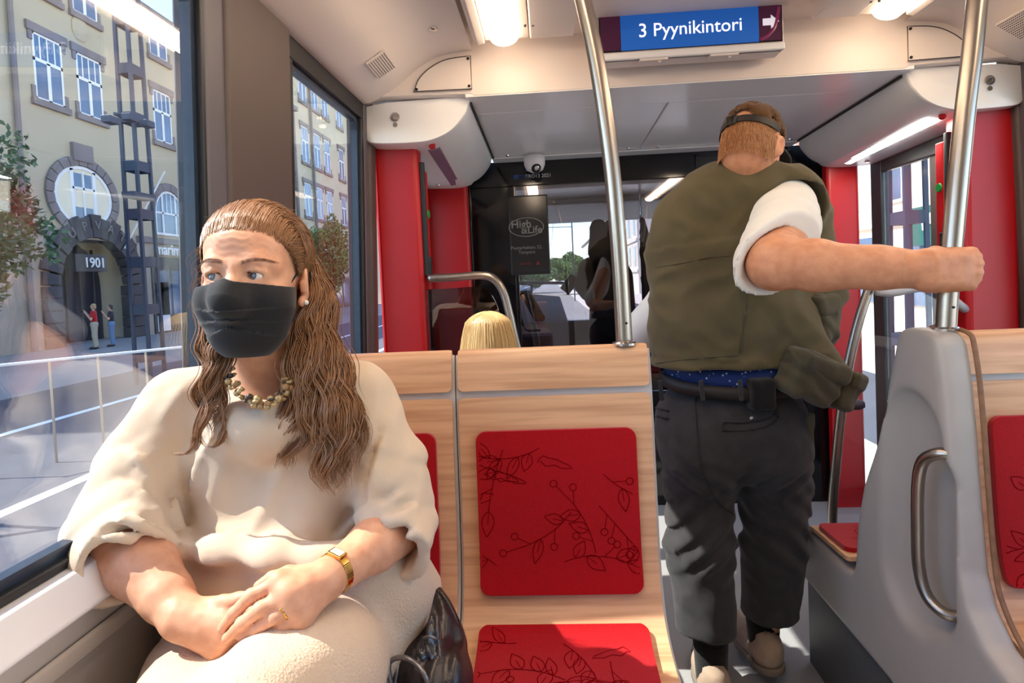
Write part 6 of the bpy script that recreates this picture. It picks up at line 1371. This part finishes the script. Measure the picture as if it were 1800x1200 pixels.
# cut: hem at the bottom, hollow below, armhole
hemz = P(1240, 652, 1.74)[2]
hem = hemz+0.012*np.sin(Xv[0]*30)*0.3-0.18*np.clip(Xv[0]-0.62, 0, 0.3)-0.04*np.clip(Xv[0]-0.58, 0, 0.06)
vt.d = np.maximum(vt.d, (hem-Xv[2]).astype(np.float32))
vt.cone(HPM+[-0.01, 0.03, -0.25], P(1262, 640, 1.92), 0.17, 0.165, k=0.01, mode='sub')
vt.cone(PS*1.12-PE*0.12, PE, 0.088, 0.09, k=0.012, mode='sub')
vt.cone(LS+[-.06, 0.02, 0], LE+[-.03, 0, 0], 0.055, 0.07, k=0.012, mode='sub')
vv, qv = vt.surf(2)
ve = mesh_np('vest', vv, qv, M_VEST, mn)
def pocket(name, c, s_, R, m_, par, rad=0.02, wr_=0.004, flap=True):
    p = Sdf(np.array(c)-max(s_)*1.7, np.array(c)+max(s_)*1.7, 0.006); p.box(c, s_, rad, R, k=0); p.warp(lambda x, y, z: -(wr_*vnoise(x*30, y*30, z*30)+wr_*0.6*np.sin((z+x)*90+3*vnoise(x*9, y*9, z*9))))
    o_ = sdf_obj(name, p, m_, par, it=2)
    if flap:
        f_ = Sdf(np.array(c)-max(s_)*1.7, np.array(c)+max(s_)*1.7, 0.006); R_ = np.array(R); f_.box(np.array(c)+R_ @ np.array([0, -0.006, s_[2]*0.55]), (s_[0]*1.04, s_[1]*1.0, s_[2]*0.42), rad*0.6, R, k=0); f_.warp(lambda x, y, z: -(wr_*0.8*vnoise(x*26, y*26, z*26))); sdf_obj('pocket_flap', f_, m_, par, it=2)
    return o_
pocket('pocket', P(1425, 662, 1.74), (0.085, 0.05, 0.068), rot('Y', 24) @ rot('Z', 20), M_VESTD, mn, 0.03, 0.006)
pocket('pocket', P(1476, 682, 1.80), (0.036, 0.05, 0.062), rot('Y', 22) @ rot('Z', 40), M_VESTD, mn, 0.022, 0.004)
pocket('pocket', P(1436, 560, 1.86), (0.050, 0.05, 0.075), rot('Y', -4) @ rot('Z', 35), M_VESTD, mn, 0.024, 0.005)
pocket('waist_pouch', P(1338, 692, 1.735), (0.036, 0.03, 0.046), rot('Z', 6), M_SOCK, mn, 0.015, 0.002, False)
pocket('vest_tab', P(1424, 752, 1.80), (0.012, 0.008, 0.045), rot('Y', 4), M_VESTD, mn, 0.004, 0.001, False)
# blue patterned shirt tail over a dark belt
def band(name, zpx0, zpx1, rx, ry, m_, n=40, x0=0.0):
    b = MB(); c = np.array([HPM[0]+x0, HPM[1]+0.01, 0]); z0, z1 = P(1250, zpx0, 1.73)[2], P(1250, zpx1, 1.73)[2]; V = []
    for z, g in ((z0, 0), (z1, 0.004)):
        for k in range(n): a = 2*PI*k/n; V.append((c[0]+(rx+g)*math.cos(a), c[1]+(ry+g)*math.sin(a), z+0.05*(math.cos(a))*-0.14+0.02*math.sin(a)))
    b.add(V, [(k, (k+1) % n, n+(k+1) % n, n+k) for k in range(n)]); return b.build(name, m_, mn, smooth=True, solid=0.006)
M_BLUE = mat('blue_dotted_cloth', srgb(20, 50, 110), 0.8, var=0.1); 
nn_ = M_BLUE.node_tree.nodes; vo = nn_.new('ShaderNodeTexVoronoi'); vo.inputs['Scale'].default_value = 70; tcn = [q for q in nn_ if q.type == 'TEX_COORD'][0]; M_BLUE.node_tree.links.new(tcn.outputs['Object'], vo.inputs['Vector'])
rp = nn_.new('ShaderNodeValToRGB'); rp.color_ramp.elements[0].position = 0.16; rp.color_ramp.elements[0].color = srgb(190, 205, 225); rp.color_ramp.elements[1].position = 0.22; rp.color_ramp.elements[1].color = srgb(20, 46, 104)
M_BLUE.node_tree.links.new(vo.outputs['Distance'], rp.inputs[0]); M_BLUE.node_tree.links.new(rp.outputs[0], nn_['Principled BSDF'].inputs['Base Color'])
band('blue_shirt_tail', 640, 682, 0.196, 0.160, M_BLUE); band('belt', 672, 694, 0.214, 0.172, M_STRAP)
# trousers
pt = Sdf((0.20, 1.62, 0.02), (0.92, 2.25, 1.04), 0.0072)
HB = P(1288, 745, 1.91)
pt.ell(HB+[-.01, 0, 0.01], (0.228, 0.178, 0.175), None, k=0); pt.ell(P(1232, 785, 1.87), (0.120, 0.145, 0.15), None, k=0.04); pt.ell(P(1350, 785, 1.88), (0.125, 0.145, 0.15), None, k=0.04)
pt.chain([P(1230, 850, 1.90), P(1230, 960, 1.87), P(1246, 1180, 1.86)], [0.112, 0.096, 0.094], k=0.04)
pt.chain([P(1360, 850, 1.91), P(1362, 960, 1.93), P(1346, 1150, 1.98)], [0.114, 0.092, 0.084], k=0.04)
def pf(x, y, z):
    a = 0.0055*vnoise(x*12+z*5, y*10, z*7)+0.003*(1-2*np.abs(vnoise(x*22+z*14, y*18, z*18-x*8)))
    kn = np.exp(-((z-0.52)/0.12)**2)*0.007*np.sin((z*1.0+np.abs(x-0.53)*1.2)*75+3*vnoise(x*7, y*7, z*7))
    cr = np.exp(-((z-0.70)/0.05)**2)*0.006*np.sin((z*1.2-np.abs(x-0.53)*0.9)*80+2*vnoise(x*7, y*7, z*7))
    return -(a+kn+cr)
pt.warp(pf)
pt.cone(P(1294, 905, 1.9)+[0, -0.25, 0], P(1294, 905, 1.9)+[0, 0.25, 0], 0.006, 0.006, k=0.02, mode='sub')
Xp = np.meshgrid(*[pt.lo[k]+pt.h*np.arange(pt.n[k]) for k in range(3)], indexing='ij')
hl_, hr_ = P(1246, 1134, 1.77)[2], P(1346, 1104, 1.88)[2]
mid = P(1297, 1000, 1.9)[0]
pt.d = np.maximum(pt.d, np.where(Xp[0] < mid, hl_-0.06*(Xp[0]-0.4), hr_)-Xp[2]).astype(np.float32)
pt.d = np.maximum(pt.d, (Xp[2]-P(1250, 668, 1.73)[2]+0.012*np.sin((Xp[0]-.5)*6))).astype(np.float32)
vp_, qp_ = pt.surf(2)
mesh_np('trousers', vp_, qp_, M_PANT, mn)
def on_sdf(sd, px, py, y0=1.4, y1=2.3, off=0.002):
    for y in np.arange(y0, y1, 0.003):
        p = P(px, py, y); ijk = np.round((p-sd.lo)/sd.h).astype(int)
        if (ijk >= 0).all() and (ijk < sd.n).all() and sd.d[tuple(ijk)] < 0.001: return P(px, py, y-off)
    return P(px, py, y1)
def seamline(name, pts, r, m_, sd, par=mn, close=False):
    q = spline([np.array([a, b, 0.0]) for a, b in pts], 6); w3 = [on_sdf(sd, a[0], a[1]) for a in q]; MB().tube(w3, r, 6).build(name, m_, par, smooth=True)
seamline('seat_seam', [(1222, 700), (1226, 760), (1236, 830), (1262, 880), (1290, 905)], 0.0018, M_PANTD, pt)
for pts in ([(1274, 742), (1310, 742), (1352, 734), (1366, 724)], [(1272, 756), (1310, 757), (1350, 748), (1368, 736)], [(1272, 741), (1271, 757)], [(1366, 722), (1369, 737)], [(1152, 716), (1176, 722)], [(1152, 730), (1176, 736)]): seamline('pocket_welt', pts, 0.0026, M_PANTD, pt)
bq = on_sdf(pt, 1321, 735); MB().lathe([(0.006, 0), (0.006, 0.002), (0.003, 0.003)], bq, (0, -1, 0.1), 14).build('pocket_button', M_CHROME, mn)
for a in (1160, 1232, 1300): 
    q0, q1 = P(a, 668, 1.705), P(a+4, 704, 1.71); MB().beam(q0+[0, .0, 0], q1+[0, 0.0, 0], 0.012, 0.006, (0, 1, 0)).build('belt_loop', M_PANT, mn, bevel=0.002)
seamline('yoke_seam', [(1150, 470), (1200, 462), (1250, 452), (1310, 448), (1330, 446)], 0.0016, M_VESTD, vt); seamline('flap_seam', [(1312, 452), (1314, 520), (1308, 580), (1302, 622)], 0.0016, M_VESTD, vt); seamline('hem_seam', [(1152, 638), (1220, 630), (1300, 624)], 0.0016, M_VESTD, vt)
# feet
for (ank, toe, lift, nm) in ((P(1250, 1160, 1.86), np.array([0.02, 0.22, 0]), 0.0, 'left'), (P(1342, 1128, 1.97), np.array([-0.03, 0.20, 0]), 0.035, 'right')):
    z0 = lift; s0 = Sdf(ank-[0.12, 0.14, 0.25], ank+[0.12, 0.36, 0.12], 0.006)
    sk_ = Sdf(ank-[0.1, 0.12, 0.22], ank+[0.1, 0.12, 0.22], 0.006); sk_.cone(ank+[0, 0, 0.12], (ank[0], ank[1], z0+0.06), 0.056, 0.048, k=0); sk_.warp(lambda x, y, z: -0.0012*np.sin(z*500)); sdf_obj('sock', sk_, M_SOCK, mn)
    b = np.array([ank[0], ank[1]-0.035, z0+0.055])
    s0.chain([b, b+toe*0.5+[0, 0, -0.005], b+toe+[0, 0, -0.016]], [0.050, 0.048, 0.038], k=0.03); s0.cone((ank[0], ank[1]-0.045, z0+0.09), (ank[0], ank[1]-0.02, z0+0.11), 0.040, 0.040, k=0.02)
    s0.cone((ank[0], ank[1], z0+0.16), (ank[0], ank[1], z0+0.10), 0.052, 0.050, k=0.006, mode='sub'); s0.warp(lambda x, y, z: -0.0018*vnoise(x*50, y*40, z*60))
    Xs = s0.lo[2]+s0.h*np.arange(s0.n[2]); s0.d = np.maximum(s0.d, (z0+0.014-Xs)[None, None, :]).astype(np.float32)
    sh = sdf_obj('shoe', s0, M_SHOE, mn, it=1)
    so_ = Sdf(ank-[0.12, 0.16, 0.25], ank+[0.12, 0.36, 0.05], 0.005); so_.chain([b*[1, 1, 0]+[0, 0, z0+0.014], b*[1, 1, 0]+toe*0.5+[0, 0, z0+0.014], b*[1, 1, 0]+toe+[0, 0, z0+0.014]], [0.053, 0.050, 0.041], k=0.03)
    so_.d = np.maximum(so_.d, np.abs(so_.lo[2]+so_.h*np.arange(so_.n[2])-z0-0.013)[None, None, :]-0.012).astype(np.float32); sdf_obj('sole', so_, M_SOLE, sh, it=1)
# ================================================================ handbag on the seat
M_LEATH = mat('black_leather', srgb(36, 30, 34), 0.32, var=0.12, vscale=40, bump=0.3, bscale=300, spec=0.6)
M_CORD = mat('pewter_cord', srgb(128, 126, 128), 0.3, metal=0.7, var=0.08, vscale=60)
bb = P(748, 1190, 0.98)
bag = empty('handbag', (bb[0], bb[1], 0.58), 'slouchy black leather handbag with knot and cords between the seats', 'handbag')
bs = Sdf((-0.36, 0.80, 0.55), (-0.08, 1.28, 0.90), 0.0048)
bs.chain([P(762, 1036, 1.12), P(760, 1075, 1.09), P(755, 1130, 1.05), P(750, 1215, 1.0)], [0.008, 0.034, 0.058, 0.074], k=0.03); bs.chain([P(735, 1170, 0.99), P(765, 1200, 0.97), P(752, 1250, 0.95)], [0.04, 0.055, 0.06], k=0.03)
bs.warp(lambda x, y, z: -(0.006*vnoise(x*24, y*20, z*18)+0.003*np.sin((x*1.2+z*0.2)*150+4*vnoise(x*8, y*8, z*8))))
sdf_obj('pouch', bs, M_LEATH, bag, it=1)
MB().tube(spline([P(758, 1036, 1.10), P(778, 1046, 1.08), P(798, 1082, 1.06), P(810, 1125, 1.04), P(815, 1180, 1.02), P(812, 1240, 1.0)], 8), 0.0042, 8).build('strap', M_LEATH, bag, smooth=True)
MB().tube(spline([P(690, 1215, 0.92), P(683, 1172, 0.92), P(692, 1158, 0.92), P(712, 1156, 0.915), P(733, 1168, 0.91), P(748, 1190, 0.90), P(758, 1225, 0.90)], 8), 0.0042, 8).build('cord', M_CORD, bag, smooth=True)
MB().tube(spline([P(716, 1108, 1.02), P(705, 1140, 0.98), P(698, 1180, 0.95), P(690, 1230, 0.93)], 6), 0.0030, 8).build('cord', M_CORD, bag, smooth=True)
MB().tube(spline([P(716, 1073, 1.05), P(724, 1070, 1.04), P(732, 1064, 1.04)], 4), 0.004, 8).build('zip_pull', M_LEATH, bag, smooth=True)
kn = Sdf((-0.30, 0.84, 0.56), (-0.10, 1.16, 0.86), 0.0034)
k0, k1 = P(764, 1085, 1.0), P(752, 1175, 0.955)
kn.chain([k0, P(760, 1112, 0.985), P(757, 1125, 0.98)], [0.007, 0.012, 0.0135], k=0.008); kn.chain([P(757, 1127, 0.98), P(745, 1150, 0.965), P(740, 1162, 0.96)], [0.012, 0.017, 0.010], k=0.008); kn.chain([P(758, 1127, 0.98), P(765, 1155, 0.965), P(757, 1182, 0.955)], [0.012, 0.014, 0.006], k=0.006)
kn.warp(lambda x, y, z: -0.003*np.sin(x*420+z*80+3*vnoise(x*30, y*30, z*30)))
sdf_obj('knot', kn, mat('shiny_leather', srgb(48, 46, 50), 0.2, var=0.1, vscale=60, spec=0.8), bag, it=1)
MB().tube(spline([P(744, 1122, 0.965), P(755, 1118, 0.955), P(768, 1123, 0.962)], 4), 0.0028, 8).build('knot_band', M_CORD, bag, smooth=True)

# ================================================================ other people
def person(name_label, base, h, yaw, skin, top, legs, hair, res=0.02, pose='stand', group=None, longhair=False):
    t = empty('person', base, name_label, 'person', group); b = np.array(base, float); k = h/1.75
    R = rot('Z', yaw); W = lambda x, y, z: b+R @ np.array([x*k, y*k, z*k])
    lo, hi = b+[-0.5, -0.5, -0.02], b+[0.5, 0.5, 1.85*k+0.02]
    bd_ = Sdf(lo, hi, res); bd_.ell(W(0, -0.005, 1.63), np.array([0.075, 0.092, 0.115])*k); bd_.cone(W(0, 0.0, 1.40), W(0, 0, 1.56), 0.055*k, 0.05*k, k=0.02); bd_.ell(W(0, -0.095, 1.61), np.array([0.012, 0.02, 0.02])*k, k=0.01)
    bd_.chain([W(0, 0.0, 1.36), W(0, 0, 1.0)], [0.10*k, 0.10*k], k=0.04)
    arms = []
    for s_ in (-1, 1):
        sh = W(s_*0.17, 0, 1.40); el = W(s_*0.23, -0.06, 1.14); wr_ = W(s_*0.06, -0.26, 1.42) if pose == 'photo' else W(s_*0.22, -0.14, 0.90)
        bd_.chain([sh, el, wr_, wr_+(wr_-el)*0.25], [0.05*k, 0.042*k, 0.032*k, 0.035*k], k=0.02); arms.append((sh, el))
        bd_.chain([W(s_*0.09, 0, 0.92), W(s_*0.10, -0.01, 0.50), W(s_*0.10, 0.02, 0.08), W(s_*0.11, -0.12, 0.04)], [0.085*k, 0.06*k, 0.045*k, 0.04*k], k=0.02)
    sdf_obj('body', bd_, skin, t)
    sp_ = Sdf(lo, hi, res); sp_.chain([W(0, 0, 1.36), W(0, 0, 1.18), W(0, 0, 0.96)], [0.135*k, 0.13*k, 0.145*k], k=0.05, flat=(R[:, 1], 0.8)); 
    for sh, el in arms: sp_.chain([W(0, 0, 1.38), sh, sh*0.45+el*0.55], [0.09*k, 0.075*k, 0.062*k], k=0.03)
    sdf_obj('shirt', sp_, top, t)
    lg = Sdf(lo, hi, res); lg.cone(W(-0.05, 0, 0.95), W(0.05, 0, 0.95), 0.135*k, 0.135*k)
    for s_ in (-1, 1): lg.chain([W(s_*0.09, 0, 0.90), W(s_*0.10, -0.01, 0.50), W(s_*0.10, 0.02, 0.12)], [0.105*k, 0.08*k, 0.07*k], k=0.03)
    sdf_obj('trousers', lg, legs, t)
    hr = Sdf(lo, hi, res*0.7); hr.ell(W(0, 0.015, 1.655), np.array([0.085, 0.095, 0.10])*k); hr.ell(W(0, 0.035, 1.58), np.array([0.07, 0.065, 0.09 if longhair else 0.06])*k, k=0.03); sdf_obj('hair', hr, hair, t)
    for s_ in (-1, 1): sh_ = Sdf(b-[0.5, 0.5, 0.05], b+[0.5, 0.5, 0.2], res*0.7); sh_.chain([W(s_*0.10, 0.03, 0.05), W(s_*0.115, -0.16, 0.04)], [0.055*k, 0.045*k]); sdf_obj('shoe', sh_, M_BLACK, t)
    if pose == 'photo': q = W(0, -0.33, 1.47); MB().box(q-[0.05, 0.05, 0.04], q+[0.05, 0.05, 0.04]).build('phone', M_BLACK, t)
    return t
SK = mat('street_skin', srgb(206, 156, 130), 0.6, var=0.04); HD = mat('dark_hair', srgb(50, 40, 34), 0.6, var=0.1); HB_ = mat('light_hair', srgb(170, 140, 100), 0.6, var=0.1)
q = PX(166, 575, -17.5); person('person in red top and khaki trousers photographing outside the left window', (-17.5, q[1], GZ), 1.75, -60, SK, cloth('red_top', srgb(178, 44, 44), 0.05), cloth('khaki', srgb(176, 164, 140), 0.05), HB_, 0.024, 'photo')
q = PX(196, 575, -17.5); person('person in black top and blue jeans photographing outside the left window', (-17.5, q[1], GZ), 1.68, -60, SK, cloth('black_top', srgb(42, 42, 50), 0.05), cloth('blue_jeans', srgb(104, 130, 164), 0.05), HD, 0.024, 'photo')
q = PX(589, 560, -12.0); person('walker in pale blue shirt and dark trousers seen through the second window', (-12.0, q[1], GZ), 1.7, 180, SK, cloth('pale_blue_shirt', srgb(176, 190, 226), 0.05), cloth('dark_trousers', srgb(52, 52, 60), 0.05), HD, 0.022)
# the fair-haired passenger sitting back to back with the bench
M_BLOND = hair_mat('blond_hair', srgb(226, 200, 150), srgb(196, 164, 112), 1.24, 1.05)
bp_ = P(862, 640, 2.06)
ps = empty('person', (bp_[0], 2.06, 0.58), 'passenger with straight blond hair sitting behind the wooden bench', 'person')
bo = np.array([bp_[0], 2.06, bp_[2]])           # head centre
top_z = P(862, 553, 2.06)[2]; bo[2] = top_z-0.115
HBF = Frame(bo, yaw=0, pitch=0, base=0)
b1 = Sdf(bo-[0.30, 0.26, 0.62], bo+[0.30, 0.34, 0.14], 0.011)
b1.ell(HBF(0, -0.01, 0.02), (0.074, 0.093, 0.090)); b1.ell(HBF(0, 0.03, -0.05), (0.058, 0.06, 0.075), k=0.03); b1.cone(HBF(0, -0.01, -0.08), HBF(0, -0.01, -0.2), 0.05, 0.06, k=0.03); b1.ell(HBF(0, 0.095, -0.03), (0.013, 0.02, 0.018), k=0.01)
b1.chain([HBF(0, 0, -0.24), HBF(0, 0.04, -0.48)], [0.10, 0.12], k=0.03)
for s_ in (-1, 1): b1.chain([HBF(s_*0.15, 0, -0.24), HBF(s_*0.19, 0.05, -0.46), HBF(s_*0.08, 0.24, -0.50)], [0.045, 0.04, 0.03], k=0.02)
sdf_obj('body', b1, M_SKINW, ps)
b2 = Sdf(bo-[0.32, 0.28, 0.70], bo+[0.32, 0.36, 0.0], 0.012); b2.chain([HBF(0, 0, -0.25), HBF(0, 0.03, -0.46)], [0.13, 0.145], k=0.04, flat=((0, 1, 0), 0.8))
for s_ in (-1, 1): b2.chain([HBF(0, 0, -0.23), HBF(s_*0.15, 0, -0.245), HBF(s_*0.185, 0.04, -0.42)], [0.08, 0.07, 0.058], k=0.03)
b2.chain([HBF(-0.08, 0.05, -0.52), HBF(-0.09, 0.30, -0.54)], [0.10, 0.08], k=0.03); b2.chain([HBF(0.08, 0.05, -0.52), HBF(0.09, 0.30, -0.54)], [0.10, 0.08], k=0.03)
sdf_obj('jacket', b2, cloth('dusty_pink', srgb(190, 150, 150), 0.05), ps)
cb_ = Sdf(bo-[0.14, 0.16, 0.2], bo+[0.14, 0.16, 0.16], 0.006); cb_.ell(HBF(0, -0.018, 0.022), (0.072, 0.086, 0.084)); cb_.ell(HBF(0, -0.03, -0.06), (0.068, 0.062, 0.07), k=0.04)
Xb = np.meshgrid(*[cb_.lo[k]+cb_.h*np.arange(cb_.n[k]) for k in range(3)], indexing='ij'); l_, f_, u_ = HBF.inv(*Xb); cb_.d = np.maximum(cb_.d, np.where((f_ > 0.05) & (u_ < 0.05), 0.01, -1)).astype(np.float32)
sdf_obj('hair_base', cb_, M_BLOND, ps)
bc_ = []
for i in range(1700):
    a = rng.uniform(-0.3, PI+0.3)+PI; r0 = rng.uniform(0.05, 1.0)
    top = np.array([0.02*rng.normal(), -0.01+0.02*rng.normal(), 0.118]); pts = []
    for s_ in np.linspace(0, 1, 14):
        th = s_*1.5*r0+0.05; g = max(0, s_*1.0-0.55)
        d = np.array([math.cos(a)*math.sin(min(th, 1.5)), math.sin(a)*math.sin(min(th, 1.5)), math.cos(min(th, 1.5))])
        p = np.array([0, -0.018, 0.022])+d*np.array([0.104, 0.112, 0.106])*(1+0.012*rng.normal()*0.3); p[2] -= g*0.26*r0; p[0] *= 1+0.1*g; pts.append(HBF(*p))
    bc_.append(pts)
strands('hair', np.array(bc_), 0.0013, M_BLOND, ps, kind='stuff')
# the driver, half hidden behind the high seat back
dv = empty('person', (0.36, 4.05, 0.75), 'tram driver in dark red shirt behind the glass partition', 'person')
DH = P(1072, 420, 4.22); s1 = Sdf((0.0, 3.8, 0.6), (0.9, 4.75, 1.85), 0.016)
s1.ell(DH, (0.078, 0.095, 0.115)); s1.cone(DH-[0, 0, 0.1], DH-[0, 0, 0.25], 0.055, 0.06, k=0.03); DS = P(1040, 475, 4.1); DE = P(1032, 515, 4.0); DW = P(1052, 545, 4.1)
s1.chain([DH-[0, 0, 0.28], (DH[0], 4.25, 0.95)], [0.12, 0.13], k=0.04); s1.chain([DS, P(1028, 500, 4.05), P(1040, 530, 4.15), P(1058, 545, 4.3)], [0.06, 0.05, 0.04, 0.035], k=0.02)
sdf_obj('body', s1, M_SKINM, dv)
s2 = Sdf((0.0, 3.8, 0.6), (0.9, 4.75, 1.85), 0.016); s2.chain([DH-[0, 0, 0.28], (DH[0], 4.25, 0.90)], [0.15, 0.17], k=0.04); s2.chain([DH-[0, 0, .26], DS, P(1029, 500, 4.05), P(1033, 514, 4.09)], [0.10, 0.085, 0.07, 0.058], k=0.03)
sdf_obj('shirt', s2, cloth('dark_red_shirt', srgb(66, 34, 38), 0.08), dv)
s3 = Sdf(DH-0.16, DH+0.16, 0.012); s3.ell(DH+[0, -0.02, 0.02], (0.085, 0.095, 0.11)); sdf_obj('hair', s3, HD, dv)
